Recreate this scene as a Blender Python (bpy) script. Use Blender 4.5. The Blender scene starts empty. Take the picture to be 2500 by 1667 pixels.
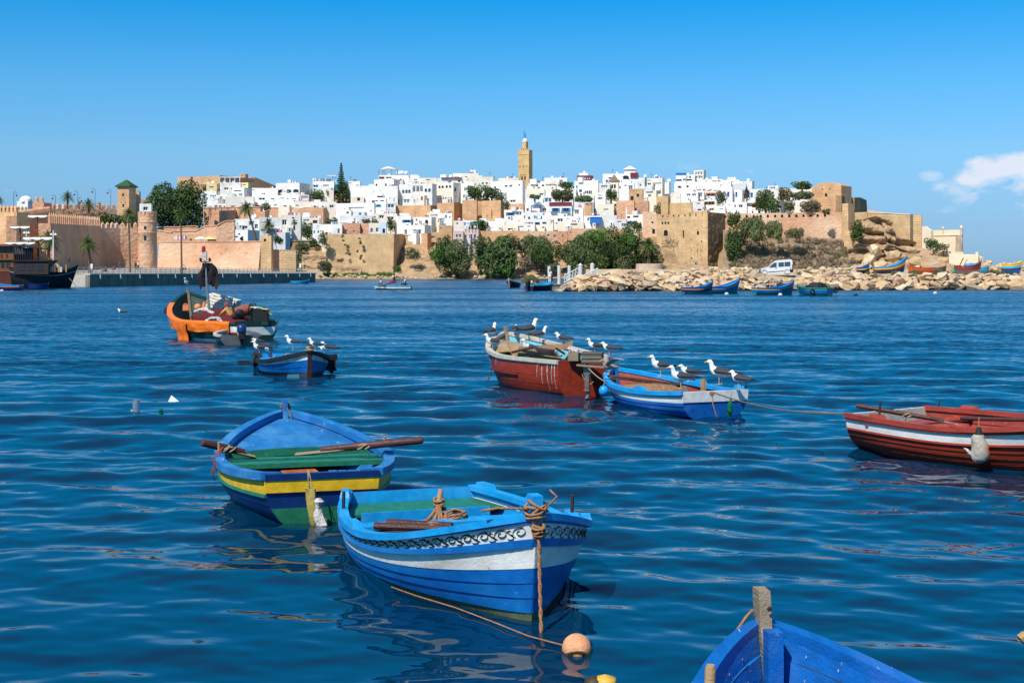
import bpy, bmesh, math, random
import numpy as np
from mathutils import Vector, Matrix, noise as mnoise
random.seed(7)
R = math.radians
SC = bpy.context.scene
COL = SC.collection
# --- camera
F, H, YH = 3200.0,2.4,663.0          # focal length and horizon row in pixels of the 2500 px wide photograph, eye height in m
cam = bpy.data.cameras.new('camera')
cam.sensor_width = 36.0
cam.lens = 36.0 * F / 2500.0
cam.shift_y = -(833.5 - YH) / 2500.0
cam.clip_start, cam.clip_end = 0.1,30000
camo = bpy.data.objects.new('camera', cam)
camo.location = (0,0, H)
camo.rotation_euler = (R(90),0,0)
COL.objects.link(camo)
SC.camera = camo
# --- light
SUN = Vector((-0.33,-0.52,0.79)).normalized()
SUN_EL = math.asin(SUN.z)
SUN_AZ = math.atan2(SUN.x, SUN.y)
w = bpy.data.worlds.new('World')
SC.world = w
w.use_nodes = True
nt = w.node_tree
nt.nodes.clear()
def WN(t, **k):
 n = nt.nodes.new(t)
 for a, v in k.items():
  setattr(n, a, v)
 return n
def wl(a, b):
 nt.links.new(a, b)
def wmath(op, a, b=None, c=None):
 n = WN('ShaderNodeMath', operation=op)
 for i, v in enumerate((a, b, c)):
  if v is None:
   continue
  if isinstance(v, (int, float)):
   n.inputs[i].default_value = v
  else:
   wl(v, n.inputs[i])
 return n.outputs[0]
out = WN('ShaderNodeOutputWorld')
bg = WN('ShaderNodeBackground')
bg.inputs['Strength'].default_value = 0.10
sky = WN('ShaderNodeTexSky', sky_type='NISHITA')
sky.sun_disc = False
sky.sun_elevation = SUN_EL
sky.sun_rotation = SUN_AZ
sky.air_density = 1.0
sky.dust_density = 0.3
sky.ozone_density = 3.5
tc = WN('ShaderNodeTexCoord')
sep = WN('ShaderNodeSeparateXYZ')
wl(tc.outputs['Generated'], sep.inputs[0])
ramp = WN('ShaderNodeValToRGB')
cr = ramp.color_ramp
GR = ((0.0,0.33,0.58,1.13),(0.035,0.40,0.64,1.06),(0.087,0.50,0.84,1.14),(0.139,0.34,0.90,1.24),(0.203,0.05,0.84,1.32),(0.342,0.05,1.36,1.66),(0.5,0.50,1.05,1.30),(0.8,0.85,0.88,0.92))
cr.elements[0].position, cr.elements[0].color = GR[0][0], (GR[0][1] / 2.0, GR[0][2] / 2.0, GR[0][3] / 2.0,1)
cr.elements[1].position, cr.elements[1].color = GR[-1][0], (GR[-1][1] / 2.0, GR[-1][2] / 2.0, GR[-1][3] / 2.0,1)
for g_ in GR[1:-1]:
 e_ = cr.elements.new(g_[0])
 e_.color = (g_[1] / 2.0, g_[2] / 2.0, g_[3] / 2.0,1)
wl(sep.outputs['Z'], ramp.inputs['Fac'])
mul = WN('ShaderNodeMix', data_type='RGBA', blend_type='MULTIPLY')
mul.inputs['Factor'].default_value = 1.0
wl(sky.outputs[0], mul.inputs['A'])
sc15 = WN('ShaderNodeVectorMath', operation='SCALE')
sc15.inputs['Scale'].default_value = 2.0
wl(ramp.outputs[0], sc15.inputs[0])
wl(sc15.outputs[0], mul.inputs['B'])
az = wmath('ARCTAN2', sep.outputs['X'], sep.outputs['Y'])
cmb = WN('ShaderNodeCombineXYZ')
wl(az, cmb.inputs[0])
wl(wmath('MULTIPLY', sep.outputs['Z'], 1.9), cmb.inputs[1])
nz = WN('ShaderNodeTexNoise')
nz.inputs['Scale'].default_value = 26.0
nz.inputs['Detail'].default_value = 9.0
nz.inputs['Roughness'].default_value = 0.58
wl(cmb.outputs[0], nz.inputs['Vector'])
def blob(a0, z0, ra, rz):
 da = wmath('DIVIDE', wmath('SUBTRACT', az, a0), ra)
 dz = wmath('DIVIDE', wmath('SUBTRACT', sep.outputs['Z'], z0), rz)
 d2 = wmath('ADD', wmath('MULTIPLY', da, da), wmath('MULTIPLY', dz, dz))
 return wmath('MAXIMUM', wmath('SUBTRACT', 1.0, d2),0.0)
def pixaz(px): return math.atan((px - 1250) / F)
def pixz(py): return math.sin(math.atan((YH - py) / F / math.sqrt(1 + 0.1)))
m = None
CL = [(2450,418,0.034,0.017,1.0),(2530,450,0.045,0.028,0.9),(2395,440,0.022,0.010,0.7),(2285,485,0.030,0.014,0.5),(2345,480,0.024,0.011,0.55),(2420,470,0.05,0.014,0.42),(2262,430,0.014,0.006,0.5),(1700,415,0.09,0.012,0.24),
      (150,465,0.03,0.006,0.32),(20,480,0.02,0.006,0.28)]
for px_, py_, ra_, rz_, s_ in CL:
 b_ = wmath('MULTIPLY', blob(pixaz(px_), pixz(py_), ra_, rz_), s_)
 m = b_ if m is None else wmath('MAXIMUM', m, b_)
for k_ in range(9):                       # the bank goes on round the rest of the horizon
 b_ = wmath('MULTIPLY', blob(0.62 + k_ * 0.52,0.055 + 0.012 * math.sin(k_ * 2.3),0.16,0.03),0.6)
 m = wmath('MAXIMUM', m, b_)
cl = wmath('MULTIPLY', wmath('ADD', m, wmath('MULTIPLY_ADD', nz.outputs['Fac'], 2.6,-1.65)), wmath('MINIMUM', wmath('MULTIPLY', m, 4.0),1.7))
cl = wmath('MINIMUM', wmath('MAXIMUM', cl, 0.0),0.9)
mixc = WN('ShaderNodeMix', data_type='RGBA')
wl(cl, mixc.inputs['Factor'])
wl(mul.outputs['Result'], mixc.inputs['A'])
mixc.inputs['B'].default_value = (7.2,7.6,8.6,1)
wl(mixc.outputs['Result'], bg.inputs['Color'])
wl(bg.outputs[0], out.inputs[0])
sl = bpy.data.lights.new('sun', 'SUN')
sl.energy = 5.0
sl.angle = R(0.53)
sl.color = (1.0,0.955,0.87)
so = bpy.data.objects.new('sun', sl)
so.rotation_euler = (-SUN).to_track_quat('-Z', 'Y').to_euler()
so.location = (0,0,60)
COL.objects.link(so)
vs = SC.view_settings
vs.view_transform = 'Standard'
vs.look = 'None'
vs.exposure = 0.15
vs.gamma = 1.0
vs.use_curve_mapping = False
SC.render.engine = 'CYCLES'
SC.cycles.max_bounces = 6
SC.cycles.diffuse_bounces = 3
SC.cycles.glossy_bounces = 4
SC.cycles.transmission_bounces = 4
SC.cycles.caustics_reflective = False
SC.cycles.caustics_refractive = False
SC.cycles.use_denoising = True

# --- helpers
def P(px, py, D):
 return Vector(((px - 1250) / F * D, D, H - (py - YH) / F * D))
def PW(px, py, z=0.0):
 D = F * (H - z) / (py - YH)
 return P(px, py, D)
def ZX(i):
 ox, oy, s = {1: (0,420,5.226),2: (360,400,5.226),3: (720,380,5.226),4: (1100,300,5.226),5: (1480,390,5.226),6: (1760,420,5.226),7: (2080,420,5.226)}[i]
 return lambda x, y: (ox + x / s, oy + y / s)
def lerp(a, b, t): return a + (b - a) * t
def sst(a, b, x):
 x = min(1, max(0,(x - a) / (b - a)))
 return x * x * (3 - 2 * x)

MATS = {}
def mat(name, col, rough=0.7, var=0.18, scale=6.0, bump=0.0, bscale=30.0, spec=0.3, col2=None, thr=None, metal=0.0, stretch=(1,1,1), col3=None, thr3=0.68, sc3=2.0, alpha=None, world=False):
 """procedural paint: base colour, noise variation, an optional second colour in worn patches (thr) and a third in broad stains"""
 if name in MATS:
  return MATS[name]
 m = bpy.data.materials.new(name)
 m.use_nodes = True
 t = m.node_tree
 b = t.nodes['Principled BSDF']
 b.inputs['Roughness'].default_value = rough
 b.inputs['Specular IOR Level'].default_value = spec
 b.inputs['Metallic'].default_value = metal
 tcn = t.nodes.new('ShaderNodeTexCoord')
 mp = t.nodes.new('ShaderNodeMapping')
 mp.inputs['Scale'].default_value = stretch
 if world:
  gg = t.nodes.new('ShaderNodeNewGeometry')
  t.links.new(gg.outputs['Position'], mp.inputs['Vector'])
 else:
  t.links.new(tcn.outputs['Object'], mp.inputs['Vector'])
 n1 = t.nodes.new('ShaderNodeTexNoise')
 n1.inputs['Scale'].default_value = scale
 n1.inputs['Detail'].default_value = 6
 n1.inputs['Roughness'].default_value = 0.62
 t.links.new(mp.outputs[0], n1.inputs['Vector'])
 mr = t.nodes.new('ShaderNodeMapRange')
 mr.inputs['From Min'].default_value = 0.28
 mr.inputs['From Max'].default_value = 0.72
 mr.inputs['To Min'].default_value = 1 - var
 mr.inputs['To Max'].default_value = 1 + var * 0.7
 t.links.new(n1.outputs['Fac'], mr.inputs['Value'])
 mx = t.nodes.new('ShaderNodeMix')
 mx.data_type = 'RGBA'
 mx.blend_type = 'MULTIPLY'
 mx.inputs['Factor'].default_value = 1
 mx.inputs['A'].default_value = (*col, 1)
 t.links.new(mr.outputs[0], mx.inputs['B'])
 cur = mx.outputs['Result']
 def overlay(cur, c2, th, sc, soft, det=8, rgh=0.7):
  n2 = t.nodes.new('ShaderNodeTexNoise')
  n2.inputs['Scale'].default_value = sc
  n2.inputs['Detail'].default_value = det
  n2.inputs['Roughness'].default_value = rgh
  ad = t.nodes.new('ShaderNodeVectorMath')
  ad.operation = 'ADD'
  ad.inputs[1].default_value = (3.1,7.7,1.3)
  t.links.new(mp.outputs[0], ad.inputs[0])
  t.links.new(ad.outputs[0], n2.inputs['Vector'])
  m2 = t.nodes.new('ShaderNodeMapRange')
  m2.inputs['From Min'].default_value = th
  m2.inputs['From Max'].default_value = th + soft
  t.links.new(n2.outputs['Fac'], m2.inputs['Value'])
  x2 = t.nodes.new('ShaderNodeMix')
  x2.data_type = 'RGBA'
  t.links.new(m2.outputs[0], x2.inputs['Factor'])
  t.links.new(cur, x2.inputs['A'])
  x2.inputs['B'].default_value = (*c2,1)
  return x2.outputs['Result']
 if col3 is not None:
  cur = overlay(cur, col3, thr3, sc3,0.2,5,0.55)
 if col2 is not None:
  cur = overlay(cur, col2, thr if thr else 0.62, scale * 2.2,0.05)
 t.links.new(cur, b.inputs['Base Color'])
 if bump > 0:
  n3 = t.nodes.new('ShaderNodeTexNoise')
  n3.inputs['Scale'].default_value = bscale
  n3.inputs['Detail'].default_value = 5
  t.links.new(mp.outputs[0], n3.inputs['Vector'])
  bp = t.nodes.new('ShaderNodeBump')
  bp.inputs['Strength'].default_value = bump
  bp.inputs['Distance'].default_value = 1.0 / bscale
  t.links.new(n3.outputs['Fac'], bp.inputs['Height'])
  t.links.new(bp.outputs[0], b.inputs['Normal'])
 if alpha is not None:
  b.inputs['Transmission Weight'].default_value = alpha
  b.inputs['IOR'].default_value = 1.35
 MATS[name] = m
 return m

def masonry(name, c1, c2, mortar, bw=0.9, bh=0.4, stain=None, bump=0.5):
 """coursed stone too far away to pick apart"""
 if name in MATS:
  return MATS[name]
 m = mat(name, c1,0.9,0.25,0.35,0,10,0.1, col3=stain, thr3=0.52, sc3=0.16, world=True)
 t = m.node_tree
 b = t.nodes['Principled BSDF']
 g = t.nodes.new('ShaderNodeNewGeometry')
 s = t.nodes.new('ShaderNodeSeparateXYZ')
 t.links.new(g.outputs['Position'], s.inputs[0])
 ad = t.nodes.new('ShaderNodeMath')
 ad.operation = 'ADD'
 t.links.new(s.outputs[0], ad.inputs[0])
 t.links.new(s.outputs[1], ad.inputs[1])
 cb = t.nodes.new('ShaderNodeCombineXYZ')
 t.links.new(ad.outputs[0], cb.inputs[0])
 t.links.new(s.outputs[2], cb.inputs[1])
 br = t.nodes.new('ShaderNodeTexBrick')
 br.inputs['Scale'].default_value = 1.0
 br.inputs['Brick Width'].default_value = bw
 br.inputs['Row Height'].default_value = bh
 br.inputs['Mortar Size'].default_value = 0.05
 br.inputs['Mortar Smooth'].default_value = 0.4
 br.inputs['Color1'].default_value = (1,1,1,1)
 br.inputs['Color2'].default_value = (*[a / max(b_, 1e-3) for a, b_ in zip(c2, c1)], 1)
 br.inputs['Mortar'].default_value = (*[a / max(b_, 1e-3) for a, b_ in zip(mortar, c1)], 1)
 n = t.nodes.new('ShaderNodeTexNoise')
 n.inputs['Scale'].default_value = 0.8
 vm = t.nodes.new('ShaderNodeVectorMath')
 vm.operation = 'MULTIPLY_ADD'
 vm.inputs[1].default_value = (0.5,0.5,0)
 t.links.new(g.outputs['Position'], n.inputs['Vector'])
 t.links.new(n.outputs['Color'], vm.inputs[0])
 t.links.new(cb.outputs[0], vm.inputs[2])
 t.links.new(vm.outputs[0], br.inputs['Vector'])
 mx = t.nodes.new('ShaderNodeMix')
 mx.data_type = 'RGBA'
 mx.blend_type = 'MULTIPLY'
 mx.inputs['Factor'].default_value = 1
 old = b.inputs['Base Color'].links[0].from_socket
 t.links.new(old, mx.inputs['A'])
 t.links.new(br.outputs['Color'], mx.inputs['B'])
 t.links.new(mx.outputs['Result'], b.inputs['Base Color'])
 bp = t.nodes.new('ShaderNodeBump')
 bp.inputs['Strength'].default_value = bump
 bp.inputs['Distance'].default_value = 0.12
 inv = t.nodes.new('ShaderNodeMath')
 inv.operation = 'SUBTRACT'
 n2 = t.nodes.new('ShaderNodeTexNoise')
 n2.inputs['Scale'].default_value = 1.6
 n2.inputs['Detail'].default_value = 6
 t.links.new(g.outputs['Position'], n2.inputs['Vector'])
 t.links.new(n2.outputs['Fac'], inv.inputs[0])
 t.links.new(br.outputs['Fac'], inv.inputs[1])
 t.links.new(inv.outputs[0], bp.inputs['Height'])
 t.links.new(bp.outputs[0], b.inputs['Normal'])
 return m

class MB:
 def __init__(s):
  s.v, s.f, s.m = [], [], []
 def add(s, verts, faces, mi=0):
  o = len(s.v)
  s.v += [tuple(v) for v in verts]
  s.f += [tuple(i + o for i in f) for f in faces]
  s.m += [mi] * len(faces) if isinstance(mi, int) else list(mi)
 def box(s, c, d, rz=0.0, mi=0, taper=1.0, M=None):
  hx, hy, hz = d[0] / 2, d[1] / 2, d[2] / 2
  vs_ = []
  for z, k in ((-hz, 1),(hz, taper)):
   for x, y in ((-hx, -hy),(hx, -hy),(hx, hy),(-hx, hy)):
    v = Vector((x * k, y * k, z))
    if M is not None:
     v = M @ v
    elif rz:
     v = Matrix.Rotation(rz, 3, 'Z') @ v
    vs_.append(v + Vector(c))
  s.add(vs_, [(3,2,1,0),(4,5,6,7),(0,1,5,4),(1,2,6,5),(2,3,7,6),(3,0,4,7)], mi)
 def tube(s, pts, r, n=6, mi=0, cap=True):
  pts = [Vector(p) for p in pts]
  k = len(pts)
  rr = r if isinstance(r, (list, tuple)) else [r] * k
  up = None
  vs_, fs = [], []
  for i, p in enumerate(pts):
   d = (pts[min(i + 1, k - 1)] - pts[max(i - 1,0)])
   d = d.normalized() if d.length > 1e-9 else Vector((0,0,1))
   if up is None:
    up = Vector((0,0,1)) if abs(d.z) < 0.9 else Vector((1,0,0))
   a = d.cross(up)
   a = a.normalized() if a.length > 1e-6 else d.orthogonal().normalized()
   up = a.cross(d).normalized()
   for j in range(n):
    t = 2 * math.pi * j / n
    vs_.append(p + a * (math.cos(t) * rr[i]) + up * (math.sin(t) * rr[i]))
  for i in range(k - 1):
   for j in range(n):
    j2 = (j + 1) % n
    fs.append((i * n + j, i * n + j2,(i + 1) * n + j2,(i + 1) * n + j))
  if cap:
   fs.append(tuple(range(n - 1,-1,-1)))
   fs.append(tuple((k - 1) * n + j for j in range(n)))
  s.add(vs_, fs, mi)
 def lathe(s, prof, n=16, c=(0,0,0), mi=0, M=None):
  vs_, fs = [], []
  k = len(prof)
  for r, z in prof:
   for j in range(n):
    t = 2 * math.pi * j / n
    v = Vector((r * math.cos(t), r * math.sin(t), z))
    if M is not None:
     v = M @ v
    vs_.append(v + Vector(c))
  for i in range(k - 1):
   for j in range(n):
    j2 = (j + 1) % n
    fs.append((i * n + j, i * n + j2,(i + 1) * n + j2,(i + 1) * n + j))
  if prof[0][0] > 1e-6:
   fs.append(tuple(range(n - 1,-1,-1)))
  if prof[-1][0] > 1e-6:
   fs.append(tuple((k - 1) * n + j for j in range(n)))
  s.add(vs_, fs, mi)
 def grid(s, rows, mi=0, closed=False):
  """rows: list of equal-length point lists"""
  n = len(rows[0])
  vs_ = [p for r in rows for p in r]
  fs = []
  for i in range(len(rows) - 1):
   for j in range(n if closed else n - 1):
    j2 = (j + 1) % n
    fs.append((i * n + j, i * n + j2,(i + 1) * n + j2,(i + 1) * n + j))
  s.add(vs_, fs, mi)
 def prism(s, poly, ax, mi=0):
  """polygon (list of 3D points) extruded along vector ax"""
  n = len(poly)
  vs_ = [Vector(p) for p in poly] + [Vector(p) + Vector(ax) for p in poly]
  fs = [tuple(range(n - 1,-1,-1)), tuple(range(n, 2 * n))]
  fs += [(i, (i + 1) % n, n + (i + 1) % n, n + i) for i in range(n)]
  s.add(vs_, fs, mi)
 def build(s, name, mats, parent=None, loc=None, smooth=False, fix=True):
  me = bpy.data.meshes.new(name)
  me.from_pydata([tuple(v) for v in s.v], [], s.f)
  if not isinstance(mats, (list, tuple)):
   mats = [mats]
  for mm in mats:
   me.materials.append(mm)
  if len(mats) > 1:
   me.polygons.foreach_set('material_index', s.m)
  if fix:
   bm = bmesh.new()
   bm.from_mesh(me)
   bmesh.ops.recalc_face_normals(bm, faces=bm.faces)
   bm.to_mesh(me)
   bm.free()
  if smooth:
   me.polygons.foreach_set('use_smooth', [True] * len(me.polygons))
   if smooth != 'all':
    try:
     me.set_sharp_from_angle(angle=R(40))
    except Exception:
     pass
  me.update()
  o = bpy.data.objects.new(name, me)
  COL.objects.link(o)
  if parent is not None:
   o.parent = parent
  if loc is not None:
   o.location = loc
  return o
def inst(name, me, parent=None, loc=(0,0,0), rot=(0,0,0), scale=(1,1,1)):
 o = bpy.data.objects.new(name, me)
 COL.objects.link(o)
 o.parent = parent
 o.location, o.rotation_euler, o.scale = loc, rot, scale
 return o
def tag(o, label, cat, group=None):
 o['label'] = label
 o['category'] = cat
 if group:
  o['group'] = group
 return o
def struct(o):
 o['kind'] = 'structure'
 return o
def stuff(o, label=None, cat=None):
 o['kind'] = 'stuff'
 if label:
  o['label'] = label
  o['category'] = cat
 return o
def empty(name, loc=(0,0,0), rz=0.0, rot=None):
 o = bpy.data.objects.new(name, None)
 COL.objects.link(o)
 o.location = loc
 o.rotation_euler = rot if rot else (0,0, rz)
 o.empty_display_size = 0.3
 return o
def copy_tree(o, parent=None):
 c = o.copy()
 COL.objects.link(c)
 c.parent = parent
 for ch in list(o.children):
  copy_tree(ch, c)
 return c
# === WATER
def make_water():
 ys = np.concatenate([np.linspace(2600,1720,40, endpoint=False), np.arange(1720,700,-2.4), np.arange(700,668,-3.2), [666,664.6,663.9]])
 D = F * H / (ys - YH)
 nx = 560
 u = np.linspace(-1,1, nx)
 half = 0.50 * D + 4.0
 X = half[:, None] * u[None, :]
 Y = np.repeat(D[:, None], nx, 1)
 rng = np.random.default_rng(4)
 Z = np.zeros_like(X)
 rowstep = D * D / (F * H) * 2.4
 def waves(n, lmin, lmax, slope, spread, phi0):
  nonlocal Z
  for _ in range(n):
   l = math.exp(rng.uniform(math.log(lmin), math.log(lmax)))
   k = 2 * math.pi / l
   th = phi0 + rng.normal(0, spread)
   kx, ky = k * math.sin(th), k * math.cos(th)
   a = slope / k / math.sqrt(n / 2)
   fade = np.clip((l / 2.6 - rowstep) / (l / 5),0,1)
   ph = rng.uniform(0,6.28)
   wob = 0.9 * np.sin(X * 0.23 * (1 + .4 * rng.random()) + rng.uniform(0,6)) + 0.7 * np.sin(Y * 0.19 + X * 0.11 + rng.uniform(0,6))
   Z += a * np.sin(kx * X + ky * Y + ph + wob) * fade[:, None]
 waves(34,0.17,0.42,0.062,0.80,0.2)
 waves(30,0.40,1.0,0.085,0.62,0.25)
 waves(16,1.1,2.6,0.055,0.40,0.1)
 waves(10,3.0,7.0,0.014,0.5,-0.2)
 Z *= (0.52 + 0.95 * np.clip((D - 9) / 14,0,1))[:, None]        # calmer in the lee of the near bank
 n = len(D)
 co = np.stack([X, Y, Z], -1).reshape(-1,3)
 idx = np.arange(n * nx).reshape(n, nx)
 q = np.stack([idx[:-1, :-1], idx[:-1,1:], idx[1:, 1:], idx[1:, :-1]], -1).reshape(-1,4)
 me = bpy.data.meshes.new('river_water')
 me.vertices.add(len(co))
 me.vertices.foreach_set('co', co.ravel())
 me.loops.add(q.size)
 me.loops.foreach_set('vertex_index', q.ravel().astype(np.int32))
 me.polygons.add(len(q))
 me.polygons.foreach_set('loop_start', np.arange(0, q.size, 4, dtype=np.int32))
 me.polygons.foreach_set('loop_total', np.full(len(q),4, dtype=np.int32))
 me.polygons.foreach_set('use_smooth', np.ones(len(q), bool))
 me.update()
 me.validate()
 m = bpy.data.materials.new('river_water')
 m.use_nodes = True
 t = m.node_tree
 b = t.nodes['Principled BSDF']
 b.inputs['Base Color'].default_value = (0.0001,0.022,0.056,1)
 b.inputs['Roughness'].default_value = 0.035
 b.inputs['IOR'].default_value = 1.333
 b.inputs['Specular IOR Level'].default_value = 0.5
 g = t.nodes.new('ShaderNodeNewGeometry')
 def noise(sc, det, stretch, off=(0,0,0)):
  mp = t.nodes.new('ShaderNodeMapping')
  mp.inputs['Scale'].default_value = stretch
  mp.inputs['Location'].default_value = off
  mp.inputs['Rotation'].default_value = (0,0, R(-10))
  t.links.new(g.outputs['Position'], mp.inputs['Vector'])
  nn = t.nodes.new('ShaderNodeTexNoise')
  nn.inputs['Scale'].default_value = sc
  nn.inputs['Detail'].default_value = det
  nn.inputs['Roughness'].default_value = 0.55
  t.links.new(mp.outputs[0], nn.inputs['Vector'])
  return nn.outputs['Fac']
 def mth(op, a, b_=None, c=None):
  n_ = t.nodes.new('ShaderNodeMath')
  n_.operation = op
  for i, v in enumerate((a, b_, c)):
   if v is None:
    continue
   if isinstance(v, (int, float)):
    n_.inputs[i].default_value = v
   else:
    t.links.new(v, n_.inputs[i])
  return n_.outputs[0]
 patch = noise(0.05,4,(0.35,1.6,1),(3,1,0))
 amp = t.nodes.new('ShaderNodeMapRange')
 amp.inputs['From Min'].default_value = 0.38
 amp.inputs['From Max'].default_value = 0.62
 amp.inputs['To Min'].default_value = 0.45
 amp.inputs['To Max'].default_value = 1.15
 t.links.new(patch, amp.inputs['Value'])
 sp = t.nodes.new('ShaderNodeSeparateXYZ')
 t.links.new(g.outputs['Position'], sp.inputs[0])
 far = t.nodes.new('ShaderNodeMapRange')
 far.inputs['From Min'].default_value = 11
 far.inputs['From Max'].default_value = 40
 far.inputs['To Min'].default_value = 0.07
 t.links.new(sp.outputs[1], far.inputs['Value'])
 h2 = mth('MULTIPLY', noise(6.0,2,(0.6,1.0,1),(7,0,0)),0.004)
 hh = mth('MULTIPLY', h2, amp.outputs[0])
 def slope(sc, stretch, off):
  mp = t.nodes.new('ShaderNodeMapping')
  mp.inputs['Scale'].default_value = stretch
  mp.inputs['Location'].default_value = off
  t.links.new(g.outputs['Position'], mp.inputs['Vector'])
  nn = t.nodes.new('ShaderNodeTexNoise')
  nn.inputs['Scale'].default_value = sc
  nn.inputs['Detail'].default_value = 3
  nn.inputs['Roughness'].default_value = 0.6
  t.links.new(mp.outputs[0], nn.inputs['Vector'])
  v = t.nodes.new('ShaderNodeVectorMath')
  v.operation = 'SUBTRACT'
  v.inputs[1].default_value = (0.5,0.5,0.5)
  t.links.new(nn.outputs['Color'], v.inputs[0])
  return v.outputs[0]
 def vm(op, a, b_):
  v = t.nodes.new('ShaderNodeVectorMath')
  v.operation = op
  for i, q in enumerate((a, b_)):
   if isinstance(q, tuple):
    v.inputs[i].default_value = q
   else:
    t.links.new(q, v.inputs[i])
  return v.outputs[0]
 def vs_(a, f):
  v = t.nodes.new('ShaderNodeVectorMath')
  v.operation = 'SCALE'
  t.links.new(a, v.inputs[0])
  if isinstance(f, (int, float)):
   v.inputs['Scale'].default_value = f
  else:
   t.links.new(f, v.inputs['Scale'])
  return v.outputs[0]
 s1, s2 = slope(3.4,(0.42,1,1),(2,3,0)), slope(0.6,(0.35,1,1),(5,1,0))
 ab = vm('MULTIPLY', vm('ABSOLUTE', vm('ADD', vs_(s1,2.0), vs_(s2,0.9)),(0.0,0.0,0.0)),(0.0,-1.0,0.0))
 sd = vm('MULTIPLY', s1,(0.8,0.0,0.0))
 sl_ = vs_(vm('ADD', vm('ADD', ab, sd),(0.0,-0.035,0.0)), mth('MULTIPLY', far.outputs[0], amp.outputs[0]))
 rg = t.nodes.new('ShaderNodeMapRange')       # wind ruffles the open river more than the lee of the near bank
 rg.inputs['From Min'].default_value = 18
 rg.inputs['From Max'].default_value = 90
 rg.inputs['To Min'].default_value = 0.03
 rg.inputs['To Max'].default_value = 0.12
 t.links.new(sp.outputs[1], rg.inputs['Value'])
 t.links.new(rg.outputs[0], b.inputs['Roughness'])
 bp = t.nodes.new('ShaderNodeBump')
 bp.inputs['Strength'].default_value = 1.0
 bp.inputs['Distance'].default_value = 0.62
 t.links.new(hh, bp.inputs['Height'])
 nrm_ = vm('NORMALIZE', vm('ADD', bp.outputs[0], sl_),(0.0,0.0,0.0))
 t.links.new(nrm_, b.inputs['Normal'])
 me.materials.append(m)
 o = bpy.data.objects.new('river_water', me)
 COL.objects.link(o)
 struct(o)
 return o
make_water()
# === BOATS
blue_l = mat('paint_sky_blue', (0.008,0.29,0.66),0.38,0.30,9,0.12,60,0.4, col2=(0.10,0.40,0.72), thr=0.645, stretch=(0.4,1,1), col3=(0.05,0.33,0.68), thr3=0.5, sc3=2.6)
blue_d = mat('paint_royal_blue', (0.003,0.118,0.40),0.36,0.30,9,0.14,60,0.4, col2=(0.05,0.22,0.50), thr=0.640, stretch=(0.3,1,1), col3=(0.010,0.17,0.47), thr3=0.5, sc3=2.4)
blue_w = mat('paint_worn_blue', (0.016,0.15,0.40),0.5,0.3,7,0.2,45,0.3, col2=(0.30,0.45,0.58), thr=0.625, stretch=(0.5,1,1), col3=(0.05,0.22,0.46), thr3=0.48, sc3=3)
blue_n = mat('paint_navy', (0.005,0.030,0.135),0.34,0.30,9,0.12,60,0.4, col2=(0.03,0.10,0.25), thr=0.685)
blue_c = mat('paint_cobalt', (0.003,0.105,0.38),0.42,0.3,8,0.22,40,0.35, col2=(0.36,0.46,0.62), thr=0.655, stretch=(0.3,1.6,1.6), col3=(0.03,0.14,0.46), thr3=0.50, sc3=3)
white_b = mat('paint_boat_white', (0.78,0.77,0.72),0.45,0.2,9,0.16,50,0.35, col2=(0.30,0.29,0.27), thr=0.64, col3=(0.50,0.47,0.40), thr3=0.55, sc3=3, stretch=(0.35,1,1))
green_b = mat('paint_green', (0.018,0.16,0.085),0.42,0.30,9,0.14,50,0.35, col2=(0.16,0.24,0.13), thr=0.625, stretch=(0.5,1,1))
green_dk = mat('paint_dark_green', (0.012,0.045,0.036),0.4,0.30,9,0.14,50,0.35, col2=(0.10,0.14,0.12), thr=0.645)
yellow_b = mat('paint_yellow', (0.80,0.47,0.018),0.4,0.30,9,0.12,50,0.35, col2=(0.55,0.45,0.12), thr=0.675)
red_b = mat('paint_red_oxide', (0.29,0.034,0.014),0.42,0.30,9,0.22,40,0.35, col2=(0.30,0.10,0.08), thr=0.625, stretch=(0.3,1,1.2))
red_c = mat('paint_faded_red', (0.33,0.05,0.032),0.5,0.30,9,0.2,50,0.3, col2=(0.45,0.22,0.18), thr=0.615, stretch=(0.4,1,1))
algae = mat('algae_waterline', (0.11,0.14,0.08),0.6,0.35,7,0.3,40,0.2)
wood_g = mat('weathered_wood', (0.27,0.21,0.145),0.8,0.32,5,0.4,40,0.15, stretch=(0.25,2.2,2.2))
wood_p = mat('pale_wood', (0.40,0.26,0.13),0.75,0.3,5,0.35,40,0.15, stretch=(0.25,2.2,2.2))
wood_d = mat('dark_oar_wood', (0.075,0.028,0.024),0.5,0.35,6,0.3,30,0.3, stretch=(0.25,2,2))
bilge = mat('bilge_dark', (0.035,0.045,0.06),0.7,0.4,4,0.2,30,0.2)
rope_m = mat('hemp_rope', (0.33,0.17,0.085),0.9,0.35,40,0.8,90,0.05)
rope_t = mat('tan_rope', (0.36,0.28,0.17),0.9,0.35,40,0.8,90,0.05)
rope_k = mat('old_grey_rope', (0.16,0.12,0.085),0.9,0.35,40,0.8,90,0.05)
black_p = mat('black_paint', (0.012,0.012,0.014),0.5,0.2,20)
black_r = mat('black_rubber', (0.015,0.015,0.016),0.65,0.3,12,0.3,40)
iron = mat('rusty_iron', (0.07,0.045,0.035),0.6,0.4,25,0.3,60,0.4, metal=0.5)
orange_f = mat('orange_float', (0.72,0.24,0.085),0.45,0.2,6,0.1,30,0.35)
orange_t = mat('orange_tarp', (0.80,0.17,0.010),0.42,0.12,3,0.35,7,0.4)
crate_o = mat('orange_crate', (0.62,0.17,0.04),0.55,0.2,8)
cyan_b = mat('paint_turquoise', (0.035,0.42,0.62),0.42,0.16,5,0.1,50,0.35)
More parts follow.
